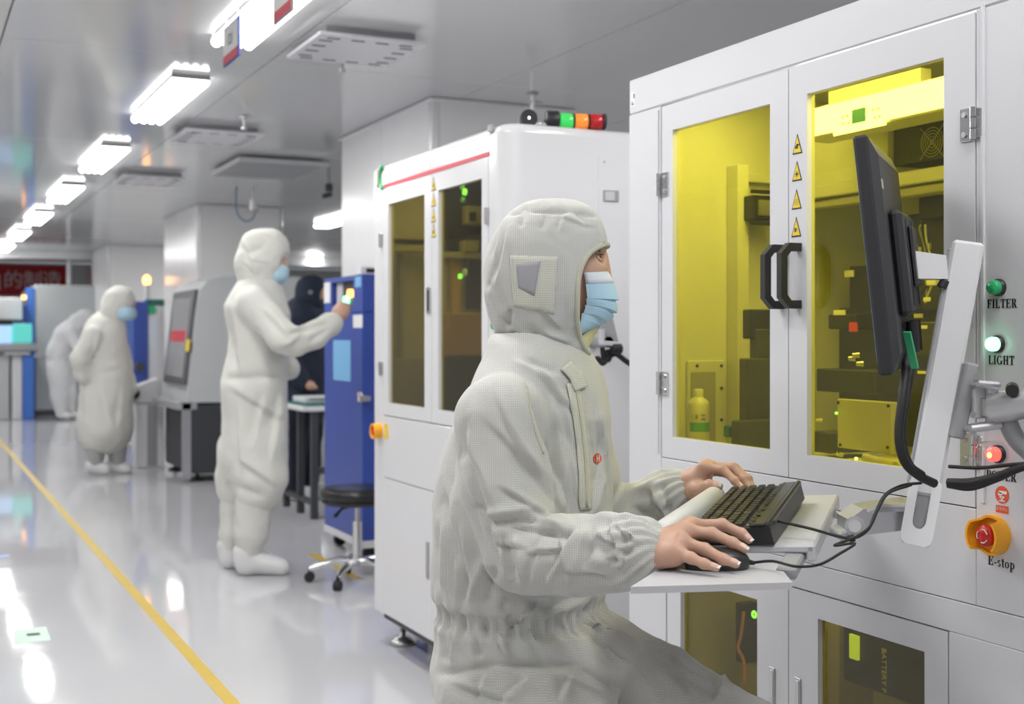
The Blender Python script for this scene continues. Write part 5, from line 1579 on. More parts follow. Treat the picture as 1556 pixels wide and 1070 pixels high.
# foam palm rest along the user's edge
q0 = J(1003, 812, 2.01); q1 = J(1088, 752, 2.43)
b = MB(RF); dd = unit(q1 - q0); b.lathe([(0, -.004), (.012, -.002), (.019, .006), (.019, np.linalg.norm(q1 - q0) - .006), (.012, np.linalg.norm(q1 - q0) + .002), (0, np.linalg.norm(q1 - q0) + .004)], q0 + nax * 0.0, dd, 24)
b.build('palm_rest', M['light_plastic'], arm)
b = MB(RF); b.box((q0 + q1) / 2 + wax * .012 - nax * .016, (np.linalg.norm(q1 - q0), .05, .010), (lax, wax, nax), .002); b.build('palm_rest_rail', M['grey_plastic'], arm)
# lower mouse tray
ZM = .863
mA = J(958, 892, (EYE - ZM) * FPX / (892 - HV)); mB = J(1204, 885, (EYE - ZM) * FPX / (885 - HV))
mx = unit(mB - mA); my = np.array([-mx[1], mx[0], 0]); mz = np.array([0, 0, 1.0])
if my[1] < 0: my = -my
mL = np.linalg.norm(mB - mA)
b = MB(RF); poly = [mA, mB, mB + my * .17 + mx * .035, mA + my * .17 + mx * .10]
b.prism(poly, (0, 0, -.010)); b.build('mouse_tray', M['grey_plastic'], arm)
b = MB(RF); b.bar(mB + my * .08 + mx * .02 - mz * .004, tp(.06, -.03, -.02), .03, .018, .003); b.build('mouse_tray_bracket', M['mid_grey'], arm)
# tray hinge and short arm to the channel
D0 = 2.06
k0 = J(1290, 800, 2.07); 
b = MB(RF); b.cyl(J(1299, 800, 2.00), J(1299, 799, 2.10), .016, n=24); b.build('tilt_hinge', M['alu'], arm)
b = MB(RF); b.cyl(J(1299, 800, 1.996), J(1299, 800, 2.001), .010, n=24); b.build('hinge_cap', M['grey_plastic'], arm)
b = MB(RF); b.bar(J(1268, 812, 2.06), J(1296, 804, 2.06), .07, .016, .003); b.build('hinge_plate', M['alu'], arm)
b = MB(RF); b.cyl(J(1268, 780, 2.10), J(1280, 784, 2.10), .008, n=10); b.build('tilt_knob', M['steel'], arm)
b = MB(RF); b.prism([J(1290, 790, 2.02), J(1312, 774, 2.03), J(1392, 763, 2.07), J(1392, 804, 2.07), J(1325, 812, 2.04), J(1288, 818, 2.02)], (0.0, .07, 0)); b.build('lower_arm', M['alu'], arm)
b = MB(RF); b.prism([J(1318, 779, 2.015), J(1335, 771, 2.03), J(1388, 770, 2.06), J(1388, 777, 2.06)], (0, .006, .004)); b.build('arm_groove', M['mid_grey'], arm)
# cable channel (tilted), with a U-notched cup at its foot
ct = J(1472, 368, 2.06); cb = J(1404, 752, 2.06)
cax = unit(ct - cb); cw_ = unit(np.array([.946, -.325, 0]) - cax * np.dot([.946, -.325, 0], cax)); cn = np.cross(cax, cw_)
CL = np.linalg.norm(ct - cb)
b = MB(RF); b.box((ct + cb) / 2, (CL, .050, .030), (cax, cw_, cn), .005); b.build('cable_channel', M['light_plastic'], arm)
b = MB(RF); b.box((ct + cb) / 2 - cw_ * .027 + cn * .0, (CL - .03, .006, .024), (cax, cw_, cn), .002); b.build('channel_side', M['mid_grey'], arm)
nx = cn if cn[1] < 0 else -cn
b = MB(RF)
cc = cb - cax * .030
def cup(w, h): return cc + cw_ * w + cax * h
hw, sl = .0255, .0105
for sg in (-1, 1):      # two halves of the U-notched front
    q = [(0, -.052), (hw * .62, -.052), (hw * .88, -.047), (hw, -.036), (hw, .048), (hw * .9, .055), (sl * 1.15, .055), (sl, .048)] + [(sl * math.cos(a_), -.012 - sl * 1.3 * math.sin(a_)) for a_ in np.linspace(0, math.pi / 2, 6)]
    P_ = [cup(sg * a_, h_) + nx * .0205 for a_, h_ in q]
    b.prism(P_, -nx * .007)
    b.box(cup(sg * .0225, .002), (.100, .006, .038), (cax, cw_, cn), .002)
b.box(cup(0, -.046), (.014, .046, .038), (cax, cw_, cn), .004)
b.build('cable_cup', M['cup_white'], arm)
b = MB(RF); b.box(cc + cax * .005, (.08, .028, .02), (cax, cw_, cn), .003); b.build('cup_insert', M['mid_grey'], arm)
# monitor bracket (hexagonal neck) from the monitor's back to the channel
b = MB(RF); b.prism([J(1376, 400, 2.055), J(1388, 381, 2.055), J(1438, 388, 2.055), J(1441, 424, 2.055), J(1377, 423, 2.055)], (0, .05, 0)); b.build('monitor_neck', M['light_plastic'], arm)
b = MB(RF); b.cyl(J(1441, 392, 2.07), J(1437, 424, 2.07), .012, n=14); b.build('neck_pivot', M['mid_grey'], arm)
b = MB(RF); b.cyl(J(1437, 427, 2.06), J(1431, 437, 2.06), .009, n=12); b.build('cable_clip', M['dark_plastic'], arm)
# wall joint at the right: back plate, forked bracket, pivot, big arm running out of the picture to the machine front
b = MB(RF); b.bar(J(1474, 552, 2.035), J(1452, 666, 2.035), .03, .022, .003); b.build('back_plate', M['mid_grey'], arm)
b = MB(RF)
b.bar(J(1478, 583, 2.0), J(1516, 586, 2.0), .035, .012, .004); b.bar(J(1468, 652, 2.0), J(1520, 645, 2.0), .035, .012, .004)
b.build('fork', M['alu'], arm)
b = MB(RF); b.box(J(1487, 612, 2.02), (.022, .02, .05), None, .002); b.build('slotted_plate', M['light_plastic'], arm)
b = MB(RF); b.cyl(J(1507, 586, 2.0), J(1507, 652, 2.0), .010, n=18); b.cyl(J(1507, 606, 2.0), J(1507, 632, 2.0), .017, n=18); b.build('pivot', M['alu'], arm)
b = MB(RF); b.tube(roundpath([J(1507, 620, 2.0), J(1530, 618, 1.985), J(1570, 612, 1.96), J(1640, 640, 1.93), J(1720, 690, 1.92)], 5), .026, 14); b.build('upper_arm', M['alu'], arm)
b = MB(RF); b.cyl(J(1538, 590, 1.965), J(1538, 594, 1.95), .010, n=14); b.build('screw_cap', M['dark_plastic'], arm)
b = MB(RF); b.tube(roundpath([J(1528, 634, 2.0), J(1545, 668, 1.99), J(1580, 700, 1.97)], 5), .015, 12); b.build('arm_cover', M['mid_grey'], arm)
mp = RF @ Vector(J(1720, 690, 1.92))
b = MB(); b.span((mp.x, mp.y - .05, mp.z - .07), (X0 - .001, mp.y + .05, mp.z + .07), .006); b.build('wall_mount', M['alu'], arm)
for (u, v) in ((1484, 573), (1477, 657), (1479, 630)):
    b = MB(RF); b.cyl(J(u, v, 1.985), J(u, v, 1.995), .005, n=10); b.build('screw', M['chrome'], arm)

# ---------------- monitor
mon = thing('monitor', 'black flat monitor seen from behind in front of the right yellow window', 'monitor', tuple(RF @ Vector((.60, 2.09, 1.15))), -YAW)
ntop = J(1295, 207, 1.90); nbot = J(1335, 572, 1.90)
vx = unit(ntop - nbot)                                   # up the screen
hx = unit(np.array([.155, .38, 0])); hx = unit(hx - vx * np.dot(hx, vx))   # along its width, away
bx_ = np.cross(hx, vx); bx_ = bx_ if bx_[0] > 0 else -bx_                  # towards its back
MH, MW_ = np.linalg.norm(ntop - nbot), .412
def mp_(a, h, t): return nbot + hx * a + vx * h + bx_ * t
def mbox(nm, a0, a1, h0, h1, t0, t1, mt, par=mon, bev=.004):
    b = MB(RF); b.box(mp_((a0 + a1) / 2, (h0 + h1) / 2, (t0 + t1) / 2), (a1 - a0, h1 - h0, t1 - t0), (hx, vx, bx_), bev); return b.build(nm, M[mt], par)
mbox('bezel', 0, MW_, 0, MH, 0, .022, 'monitor_black')
mbox('screen', .014, MW_ - .014, .018, MH - .014, -.0012, .0005, 'sky_lit', bev=0)
# tapered back shell
b = MB(RF)
o = [mp_(.004, .004, .022), mp_(MW_ - .004, .004, .022), mp_(MW_ - .004, MH - .004, .022), mp_(.004, MH - .004, .022)]
i_ = [mp_(.03, .03, .032), mp_(MW_ - .03, .03, .032), mp_(MW_ - .03, MH - .03, .032), mp_(.03, MH - .03, .032)]
b.add(o + i_, [(0, 1, 5, 4), (1, 2, 6, 5), (2, 3, 7, 6), (3, 0, 4, 7), (4, 5, 6, 7)]); b.build('back_shell', M['monitor_black'], mon)
hump = mbox('back_hump', .085, .335, .085, .255, .030, .052, 'monitor_black', bev=.008)
mbox('vent_slot', .14, .16, .10, .24, .0515, .0530, 'ink', hump, 0); mbox('vent_slot', .26, .28, .10, .24, .0515, .0530, 'ink', hump, 0)
mbox('mount_plate', .16, .26, .13, .23, .052, .060, 'dark_plastic')
mbox('badge', .03, .055, .285, .300, .0321, .0328, 'khaki_panel', bev=0)
for k in range(2):
    p = mp_(.15 + .06 * k, .075, .045)
    b = MB(RF); b.cyl(p, p - vx * .05, .010, .008, n=12); b.build('plug', M['rubber'], mon)
b = MB(RF); b.bar(mp_(.10, .06, .040), mp_(.125, .0, .044), .012, .004); b.build('green_tag', M['cable_green'], mon)

# ---------------- cables
def cable(name, pts, r, label, mt='rubber', n=7):
    b = MB(RF); b.tube(roundpath([J(*p) for p in pts], n), r, 8); return b.build(name, M[mt], None, label, 'cable')
cable('cable', [(1372, 500, 2.03), (1378, 545, 2.02), (1372, 600, 1.99), (1366, 660, 1.98), (1374, 700, 1.98), (1395, 722, 2.00), (1420, 735, 2.02)], .0075, 'thick black monitor cable looping down behind the white channel')
cable('cable', [(1384, 500, 2.04), (1386, 545, 2.03), (1377, 610, 2.0), (1372, 665, 1.99), (1382, 705, 1.99), (1402, 722, 2.0)], .006, 'second black monitor cable beside the thick one')
for i, (r, dv) in enumerate(((.006, 0), (.005, 4), (.0045, 8), (.004, -4))):
    cable('cable', [(1440, 733 + dv * .6, 2.03), (1475, 734 + dv, 2.0), (1515, 724 + dv * .6, 1.97), (1560, 708 + dv * .3, 1.95), (1640, 700, 1.94)], r,
          ['thick black cable of the bundle right of the white channel', 'lower black cable of the bundle right of the white channel', 'lowest thin black cable of the bundle right of the channel', 'uppermost thin black cable of the bundle right of the channel'][i])
cable('cable', [(1442, 709, 2.03), (1490, 711, 1.99), (1540, 706, 1.96), (1600, 702, 1.94)], .003, 'thin black cable running straight to the right over the power button')
cable('cable', [(1182, 792, 2.04), (1230, 803, 2.0), (1290, 818, 1.95), (1318, 806, 1.97), (1330, 780, 1.98), (1345, 752, 1.99), (1370, 738, 2.01), (1400, 734, 2.03)], .0024, 'thin black keyboard cable from the keyboard to the channel')
cable('cable', [(1145, 855, 1.912), (1175, 853, 1.885), (1210, 861, 1.84), (1245, 858, 1.87), (1275, 842, 1.89), (1299, 826, 1.92), (1268, 829, 1.92), (1300, 816, 1.94), (1322, 800, 1.965), (1334, 775, 1.975), (1350, 750, 1.985), (1385, 737, 2.0)], .0022, 'thin black mouse cable looping below the keyboard cable')
b = MB(RF); b.cyl(J(1290, 819, 1.95), J(1298, 817, 1.95), .006, n=10); b.build('cable_tie', M['rubber'], None, 'black cable tie knotting the two thin cables', 'cable tie')

# ---------------- keyboard: body, ledges and single keys
KA, KB, KC, KD = J(1109, 742, 2.405), J(1218, 733, 2.36), J(1168, 801, 1.975), J(1045, 805, 2.02)
kl = unit((KA - KD) + (KB - KC)); kw = unit((KB - KA) + (KC - KD)); kw = unit(kw - kl * np.dot(kw, kl)); kn = np.cross(kw, kl); kn = kn if kn[2] > 0 else -kn
kc = (KA + KB + KC + KD) / 4
KL = .5 * (np.linalg.norm(KA - KD) + np.linalg.norm(KB - KC)); KW = .5 * (np.linalg.norm(KB - KA) + np.linalg.norm(KC - KD))
kb = thing('keyboard', 'black desktop keyboard on the grey tray', 'keyboard', tuple(RF @ Vector(kc - kn * .03)), -YAW)
def kp_(l, w, n): return kc + kl * l + kw * w + kn * n
b = MB(RF); b.prism([kp_(-KL / 2, -KW / 2, -.004), kp_(-KL / 2, KW / 2, -.001), kp_(-KL / 2, KW / 2 + .004, -.030), kp_(-KL / 2, -KW / 2, -.020)], kl * KL); b.build('body', M['dark_plastic'], kb)
b = MB(RF); b.bar(kp_(-KL / 2 + .004, KW / 2 - .020, .001), kp_(KL / 2 - .004, KW / 2 - .020, .001), .026, .006, .002, up=kn); b.build('top_ledge', M['key_black'], kb)
b = MB(RF); b.bar(kp_(-KL / 2, KW / 2 - .004, .001), kp_(KL / 2, KW / 2 - .004, .001), .010, .010, .003, up=kn); b.build('rear_rim', M['key_black'], kb)
part_ = MB(RF); part_.box(kp_(-KL / 2 + .02, KW / 2 - .035, .0008), (.012, .006, .0008), (kl, kw, kn)); part_.build('status_label', M['sticker_white'], kb)
for s_ in (-1, 1):
    b = MB(RF); b.box(kp_(s_ * (KL / 2 - .05), KW / 2 - .015, -.034), (.03, .012, .014), (kl, kw, kn), .002); b.build('foot', M['dark_plastic'], kb)
rows_ = [(-.5, 1), (-.34, 1), (-.18, 1), (-.02, 1), (.14, 1), (.33, 2)]
pitch = .0191; kmesh = {}
def keymesh(wk):
    if wk in kmesh: return kmesh[wk]
    q = MB(); lo_, hi_ = (wk - .0022) / 2, (wk - .0062) / 2; d0, d1 = .0078, .0056
    vs_ = [(-lo_, -d0, 0), (lo_, -d0, 0), (lo_, d0, 0), (-lo_, d0, 0), (-hi_, -d1, .0075), (hi_, -d1, .0075), (hi_, d1, .0075), (-hi_, d1, .0075)]
    q.add(vs_, [(3, 2, 1, 0), (4, 5, 6, 7), (0, 1, 5, 4), (1, 2, 6, 5), (2, 3, 7, 6), (3, 0, 4, 7)])
    me = bpy.data.meshes.new('key'); me.from_pydata(q.v, [], q.f); me.materials.append(M['key_black']); me.update()
    kmesh[wk] = me; return me
Mk = Matrix(((kl[0], kw[0], kn[0]), (kl[1], kw[1], kn[1]), (kl[2], kw[2], kn[2])))   # key x along kl, y along kw
def put_key(l, w, wk):
    o = bpy.data.objects.new('key', keymesh(round(wk, 5))); COL.objects.link(o); o.parent = kb
    p = RF @ Vector(kp_(l, w, -.0035)); R = (RF.to_3x3() @ Mk)
    mw = Matrix.Translation(p) @ R.to_4x4()
    o.matrix_local = WM[kb].inverted() @ mw
    WM[o] = WM[kb]
w0 = -KW / 2 + .012
half = KL / 2 - .012
layouts = [[1.5, 1.2, 1.2, 5.6, 1.2, 1.2, 1.2, 1, 1, 1, 1, 1, 1], [2.2] + [1] * 10 + [2.0, 1, 1, 1, 1, 1], [1.7] + [1] * 11 + [2, 1, 1, 1, 1], [1.4] + [1] * 12 + [1.4, 1, 1, 1, 1], [1] * 13 + [1.6, 1, 1, 1, 1], [1.1] * 16]
for r_, lay in enumerate(layouts):
    tot = sum(lay); x = half
    ww = w0 + r_ * .0172 + (.005 if r_ == 5 else 0)
    for wk in lay:
        L_ = wk / tot * 2 * half
        put_key(x - L_ / 2, ww, L_); x -= L_

# ---------------- mouse
ms = J(1107, 846, 1.912); ms[2] = ZM
mo_ = thing('mouse', 'black computer mouse under the worker\'s right hand', 'mouse', tuple(RF @ Vector(ms)), -YAW)
S = Solid(ms + np.array([-.09, -.06, -.01]), ms + np.array([.06, .06, .06]), .0022)
md_ = unit([.985, .0, 0]); 
S.ell(ms + np.array([-.018, 0, .010]), (.050, .028, .022), .006, 2.5)
S.half(ms, (0, 0, -1.0))
solid_obj('shell', S, M['key_black'], mo_)
b = MB(RF); b.tube([ms + np.array([.028, 0, .010]), ms + np.array([.040, 0, .008])], [.005, .003], 8); b.build('cable_boot', M['rubber'], mo_)
b = MB(RF); b.cyl(ms + np.array([.012, -.003, .030]), ms + np.array([.012, .003, .030]), .006, n=12); b.build('wheel', M['mid_grey'], mo_)
# ================================================================ the seated worker (rf frame: right, ahead, up)
p1 = thing('person', 'worker in pale hooded coverall and blue mask, seated and typing at the keyboard', 'person', tuple(RF @ Vector((.02, 2.30, 0))), -YAW)
PH = math.radians(22)
FW = np.array([math.cos(PH), -math.sin(PH), 0]); LF = np.array([math.sin(PH), math.cos(PH), 0])
C1 = np.array([.052, 2.32, 1.06]); C2 = np.array([.026, 2.31, .93]); C3 = np.array([.018, 2.305, .74]); C4 = np.array([.020, 2.30, .62])
SR = C1 - LF * .188 + np.array([0, 0, .012]); SL_ = C1 + LF * .178 + np.array([0, 0, .012])
ER = J(795, 842, 2.09); WR = J(966, 838, 1.935); WR2 = J(981, 836, 1.925)
EL = J(905, 812, 2.60); WL = J(1022, 753, 2.50); WL2 = J(1038, 747, 2.487)
HR = C4 - LF * .10 + np.array([0, 0, -.02]); HL = C4 + LF * .10 + np.array([.02, 0, -.02])
KR = np.array([.24, 2.02, .375]); KLg = np.array([.435, 2.20, .475])
AR = np.array([.17, 2.03, .09]); AL = np.array([.40, 2.22, .09])

S = Solid((-.26, 1.82, .06), (.60, 2.74, 1.22), .0042)
S.cone(C1, C2, .185, .205, .03, FW, .66)
S.cone(C2, C3, .205, .178, .04, FW, .74)
S.cone(C3, C4, .172, .195, .04, FW, .84)
S.cone(C3 + np.array([-.008, 0, .06]), C3 + np.array([.0, 0, .10]), .192, .200, .04, FW, .76)     # blouse over the waistband
N0 = J(818, 592, 2.315)
S.cone(N0 + np.array([0, 0, .03]), N0 - np.array([0, 0, .05]), .088, .125, .03)
S.ell(J(812, 545, 2.315), (.080, .096, .026), .03, 2.0, ((.91, 0, -.41), (0, 1, 0), (.41, 0, .91)))
S.cone(N0, SR + np.array([.01, .02, .0]), .076, .072, .05); S.cone(N0, SL_ + np.array([0, -.02, 0]), .072, .066, .05)
S.chain([SR, (SR + ER) / 2 + np.array([-.012, 0, 0]), ER], [.082, .076, .066], .006)
S.chain([ER, (ER + WR) / 2 + np.array([0, 0, -.004]), WR, WR2], [.066, .066, .056, .036], .006)
S.chain([SL_, (SL_ + EL) / 2, EL], [.068, .068, .062], .024)
S.chain([EL, (EL + WL) / 2, WL, WL2], [.062, .060, .052, .036], .02)
S.chain([HR + np.array([0, 0, -.015]), HR * .5 + KR * .5, KR], [.118, .110, .09], .012); S.chain([KR, AR], [.09, .075], .03)
S.chain([HL, HL * .5 + KLg * .5 + np.array([0, 0, .012]), KLg], [.112, .104, .088], .014); S.chain([KLg, AL], [.088, .072], .03)
S.ell(C4 + FW * .09 + np.array([0, 0, .02]), (.13, .15, .085), .05)
def post_suit(X, Q):
    F_ = [
     # upper sleeve and armhole
     (803, 585, 872, 790, 7, -6, 'r'), (792, 600, 858, 792, 10, 3.5, 'r'), (740, 640, 838, 742, 16, 3.0, 's'), (705, 655, 760, 840, 15, 4.5, 's'), (752, 600, 800, 715, 12, 2.5, 's'),
     (720, 610, 712, 760, 12, 2.5, 'r'),
     # elbow
     (732, 782, 812, 772, 8, 5, 'r'), (748, 795, 828, 791, 7, -6, 'r'), (806, 789, 858, 801, 9, 6, 'r'), (812, 802, 868, 815, 8, -7, 'r'),
     (762, 812, 784, 884, 8, -5, 'r'), (786, 812, 796, 888, 9, 5.5, 'r'), (742, 802, 765, 868, 9, 4, 's'), (820, 812, 806, 886, 12, 3.5, 's'),
     # forearm
     (872, 806, 830, 884, 11, 4.5, 's'), (900, 800, 884, 868, 10, -5, 'r'), (890, 800, 874, 872, 9, 4, 'r'), (925, 792, 938, 870, 9, 4, 's'), (950, 788, 944, 880, 8, -3.5, 'r'), (905, 786, 958, 782, 8, 3, 'r'),
     # chest, back
     (840, 600, 856, 760, 12, 3.5, 's'), (812, 560, 866, 625, 8, 3.5, 's'), (780, 548, 846, 585, 8, 3.5, 'r'), (800, 545, 850, 566, 6, -3.5, 'r'),
     (860, 690, 850, 790, 12, 3, 'r'), (905, 610, 928, 745, 8, 3.0, 's'), (915, 720, 900, 780, 9, 4, 's'),
     (690, 660, 676, 790, 12, -4, 'r'), (672, 740, 700, 855, 13, 4, 's'), (700, 800, 716, 900, 10, 5, 's'), (735, 850, 716, 912, 8, 5, 'r'), (750, 862, 738, 915, 7, -5, 'r'),
     (668, 800, 668, 900, 10, 4, 's'), (820, 915, 770, 955, 9, 3.5, 's'), (890, 905, 820, 940, 11, 4, 's'), (905, 910, 888, 960, 7, -6, 'r'), (886, 935, 975, 985, 9, 5.5, 'r'), (886, 952, 960, 1004, 7, -5, 'r'),
     # lap and thighs
     (665, 1024, 760, 1008, 8, -6, 'r'), (755, 1010, 880, 1009, 7, -7, 'r'), (875, 1012, 945, 1050, 8, -6, 'r'), (690, 1040, 780, 1066, 12, 4, 's'), (840, 1022, 930, 1060, 12, 3.5, 's'), (800, 1030, 760, 1068, 12, 4, 's'),
     (985, 975, 1080, 1010, 12, 4, 's'), (1010, 1010, 1120, 1062, 13, 4, 's'), (975, 1010, 1010, 1060, 11, -5, 'r'), (1060, 985, 1100, 1050, 12, 3, 's'),
     (960, 770, 1010, 800, 9, -4, 'r'), (985, 745, 1015, 800, 8, 4, 's'), (1005, 735, 1018, 790, 7, -4, 'r')]
    F_ += [
     (712, 640, 700, 700, 9, -3, 'r'), (770, 640, 812, 720, 10, 2.2, 's'), (790, 680, 846, 770, 9, 2.5, 's'), (725, 700, 752, 775, 10, 2.5, 's'), (700, 730, 735, 830, 9, -3, 'r'),
     (760, 740, 842, 790, 9, 3, 's'), (718, 770, 760, 800, 7, -4, 'r'), (775, 800, 842, 806, 6, 4, 's'), (756, 826, 800, 834, 6, 3.5, 's'), (800, 842, 858, 834, 7, 3.5, 's'),
     (846, 812, 862, 880, 7, 3.5, 's'), (905, 812, 930, 832, 6, 4, 's'), (915, 850, 955, 858, 6, -3, 'r'), (860, 868, 930, 878, 7, 3, 's'), (936, 800, 965, 822, 5, 4, 's'), (930, 835, 962, 842, 5, -3.5, 'r'),
     (852, 600, 868, 680, 8, 2.5, 's'), (848, 640, 842, 730, 9, -3, 'r'), (866, 700, 880, 770, 7, 2.5, 's'), (895, 640, 905, 700, 6, -2.5, 'r'), (918, 660, 912, 740, 6, 3, 's'),
     (690, 850, 690, 915, 7, 4, 's'), (712, 870, 704, 918, 6, -4, 'r'), (770, 905, 762, 930, 6, -4, 'r'), (800, 912, 850, 930, 7, -3.5, 'r'),
     (690, 965, 684, 1005, 7, 3.5, 's'), (720, 962, 730, 1000, 7, -3.5, 'r'), (755, 965, 770, 1002, 8, 3.5, 's'), (800, 960, 830, 1002, 9, 3, 's'), (850, 950, 885, 1000, 8, -3, 'r'), (905, 962, 935, 1000, 7, 3.5, 's'),
     (735, 1025, 725, 1066, 8, 3.5, 's'), (870, 1020, 850, 1066, 9, 3, 's'), (1020, 985, 1045, 1050, 10, 3, 's'), (1100, 1015, 1085, 1062, 9, 3.5, 's'), (1000, 965, 1050, 985, 7, -3.5, 'r')]
    F_ = [(*L[:4], L[4] * .85, L[5] * 2.1, L[6]) for L in F_]
    X = folds(X, Q, F_)
    N = vnormals(X, Q)
    u, v = pix(X)
    # gathered waistband: squeezed in, with upright pleats all round
    ang = np.arctan2(X[:, 1] - C3[1], X[:, 0] - C3[0])
    zc = .722
    env = np.exp(-((X[:, 2] - zc) / .019) ** 4) * sstep(np.hypot((X[:, 0] - C3[0]), (X[:, 1] - C3[1])), .05, .09)
    body = (u < 900) | (X[:, 1] > 2.3)
    env = env * np.where(body, 1, sstep(980 - u, 0, 80))
    X = X + N * (env * (-.013 + .0042 * np.sin(ang * 50) + .002 * np.sin(ang * 27 + 1)))[:, None]
    e2_ = np.exp(-((X[:, 2] - zc) / .055) ** 2) * sstep(900 - u, 0, 120) * sstep(v, 880, 905)
    X = X + N * (e2_ * .0035 * np.sin(ang * 25 + 2))[:, None]
    # gathered cuffs
    for (a, c) in ((WR, WR2), (WL, WL2)):
        d = unit(c - a); rel = X - c; al = rel @ d
        perp = rel - al[:, None] * d; rad = np.linalg.norm(perp, axis=1)
        e1 = unit(np.cross(d, [0, 0, 1.0])); e2 = np.cross(d, e1)
        an = np.arctan2(perp @ e2, perp @ e1)
        w = np.exp(-((al + .000) / .034) ** 2) * (rad < .085)
        X = X + N * (w * (.0032 * np.sin(an * 15 + al * 120) - .002))[:, None]
        w2 = np.exp(-((al + .050) / .035) ** 2) * (rad < .10)
        X = X + N * (w2 * (.0038 * np.sin(an * 8 + 1)))[:, None]
    X = crumple(X, Q, .0020, 17.0, 3, (1, 1, .7))
    return X
suit, SX, SQ = solid_obj('coverall', S, M['suit'], p1, post=post_suit)
sb = bvh_of(SX, SQ)

# trim on the coverall
strip('placket', sb, [(868, 582), (876, 620), (884, 680), (888, 740), (889, 775)], 9, 6, .0025, M['suit_patch'], suit)
strip('placket_edge', sb, [(873, 590), (881, 640), (887, 700), (889, 772)], 1.6, 6, .0042, M['suit_trim'], suit)
strip('armhole_seam', sb, [(800, 592), (806, 625), (814, 658), (826, 690)], 1.0, 6, .0006, M['suit_trim'], suit, .001)
# red round emblem with two light bars
hc = hit(sb, 907, 697, .002)
if hc is not None:
    b = MB(RF); ring_ = []
    pts = [hit(sb, 907 + 6.5 * math.cos(t_), 697 + 8 * math.sin(t_), .0018) for t_ in np.linspace(0, 2 * math.pi, 20)[:-1]]
    pts = [q if q is not None else hc for q in pts]
    b.add([hc] + pts, [(0, i + 1, (i + 1) % 19 + 1) for i in range(19)]); em = b.build('emblem', M['red_sticker'], suit)
    for (u0, v0, u1, v1) in ((904.0, 692, 905.5, 702), (908.5, 692, 910, 702), (905.5, 696, 908.5, 698)):
        q = [hit(sb, a, c, .003) for a, c in ((u0, v0), (u1, v0), (u1, v1), (u0, v1))]
        if all(x is not None for x in q): b = MB(RF); b.add(q, [(0, 1, 2, 3)]); b.build('emblem_bar', M['suit_patch'], em)

# ---------------- hood
S = Solid(J(700, 590, 2.32) - np.array([0, .20, 0]), J(950, 270, 2.32) + np.array([0, .20, 0]), .0030)
HC = J(829, 405, 2.32)
S.ell(J(843, 404, 2.32), (.0965, .100, .1205), .0, 2.9)
S.ell(J(814, 425, 2.32), (.0955, .098, .100), .06, 2.4)
S.cone(J(828, 470, 2.32), J(832, 560, 2.32), .084, .080, .04, np.array([0, 1.0, 0]), .98)
S.cone(J(838, 470, 2.32), J(838, 530, 2.32), .066, .056, .03)
S.shell(.006)
S.ell(J(957, 462, 2.32), (.1000, .30, .1080), .004, 2.9, op='c')
S.half(J(830, 575, 2.32), (0, 0, -1.0))
def post_hood(X, Q):
    F_ = [(770, 327, 800, 318, 5, -4, 'r'), (800, 319, 868, 322, 4, -4.5, 'r'), (868, 322, 915, 328, 4, -3.5, 'r'), (798, 312, 790, 345, 6, -4, 'r'), (880, 318, 893, 345, 7, -4, 'r'),
          (765, 330, 748, 390, 8, 3.5, 's'), (772, 345, 752, 430, 9, 3, 's'), (776, 470, 770, 502, 6, -6, 'r'), (742, 460, 772, 496, 9, 3.5, 's'), (748, 400, 745, 460, 12, 2.5, 'r'),
          (782, 505, 840, 530, 8, 4, 's'), (800, 500, 862, 545, 8, -4, 'r'), (826, 505, 866, 520, 7, 3.5, 'r'), (790, 520, 850, 548, 7, 3.5, 's'), (862, 400, 860, 480, 14, 2.0, 's')]
    F_ += [(752, 400, 742, 440, 7, -3, 'r'), (770, 370, 780, 470, 8, -2.5, 'r'), (850, 330, 905, 345, 6, 2, 's'), (820, 470, 850, 500, 7, 2.5, 's'), (745, 430, 768, 470, 7, -3, 'r'), (830, 325, 822, 350, 6, -3, 'r'), (856, 325, 850, 350, 6, 2.5, 's')]
    F_ = [(*L[:4], L[4] * .9, L[5] * 1.7, L[6]) for L in F_]
    X = folds(X, Q, F_)
    return crumple(X, Q, .0026, 16.0, 9)
hood, HX, HQ = solid_obj('hood', S, [M['suit']], p1, post=post_hood)
hb = bvh_of(HX, HQ)
# bound rim of the opening, both sides
def rim(side):
    pts = []
    for t_ in np.linspace(math.radians(112), math.radians(243), 38):
        ct_, st_ = math.cos(t_), math.sin(t_)
        ee = 2 / 2.9
        r_ = J(957, 462, 2.32) + np.array([.1030 * math.copysign(abs(ct_) ** ee, ct_), 0, .1110 * math.copysign(abs(st_) ** ee, st_)])
        o = Vector((r_[0], 2.32 - side * .4, r_[2])); h = hb.ray_cast(o, Vector((0, side, 0)))
        if h[0] is not None and abs(h[0][1] - 2.32) > .02: pts.append(np.array(h[0]))
    return pts
for sd_ in (1, -1):
    pts = rim(sd_)
    if len(pts) > 3:
        b = MB(RF); b.tube(pts, .0048, 8); b.build('rim_binding', M['suit_trim'], hood)
def brim_arc():
    # binding over the brow, joining both sides
    pts = []
    for yy in np.linspace(-.066, .066, 17):
        o = Vector((.36, 2.32 + yy, J(900, 371, 2.32)[2])); h = hb.ray_cast(o, Vector((-1, 0, 0)))
        if h[0] is not None: pts.append(np.array(h[0]) + np.array([0.001, 0, -.004]))
    return pts
pts = brim_arc()
if len(pts) > 3: b = MB(RF); b.tube(pts, .0045, 8); b.build('rim_binding', M['suit_trim'], hood)
patch('ear_patch', hb, [(775, 388), (848, 390), (842, 478), (780, 466)], 12, 12, .0007, M['suit_patch'], hood, .0007)
q = [(790, 398), (821, 397), (813, 450), (796, 438)]
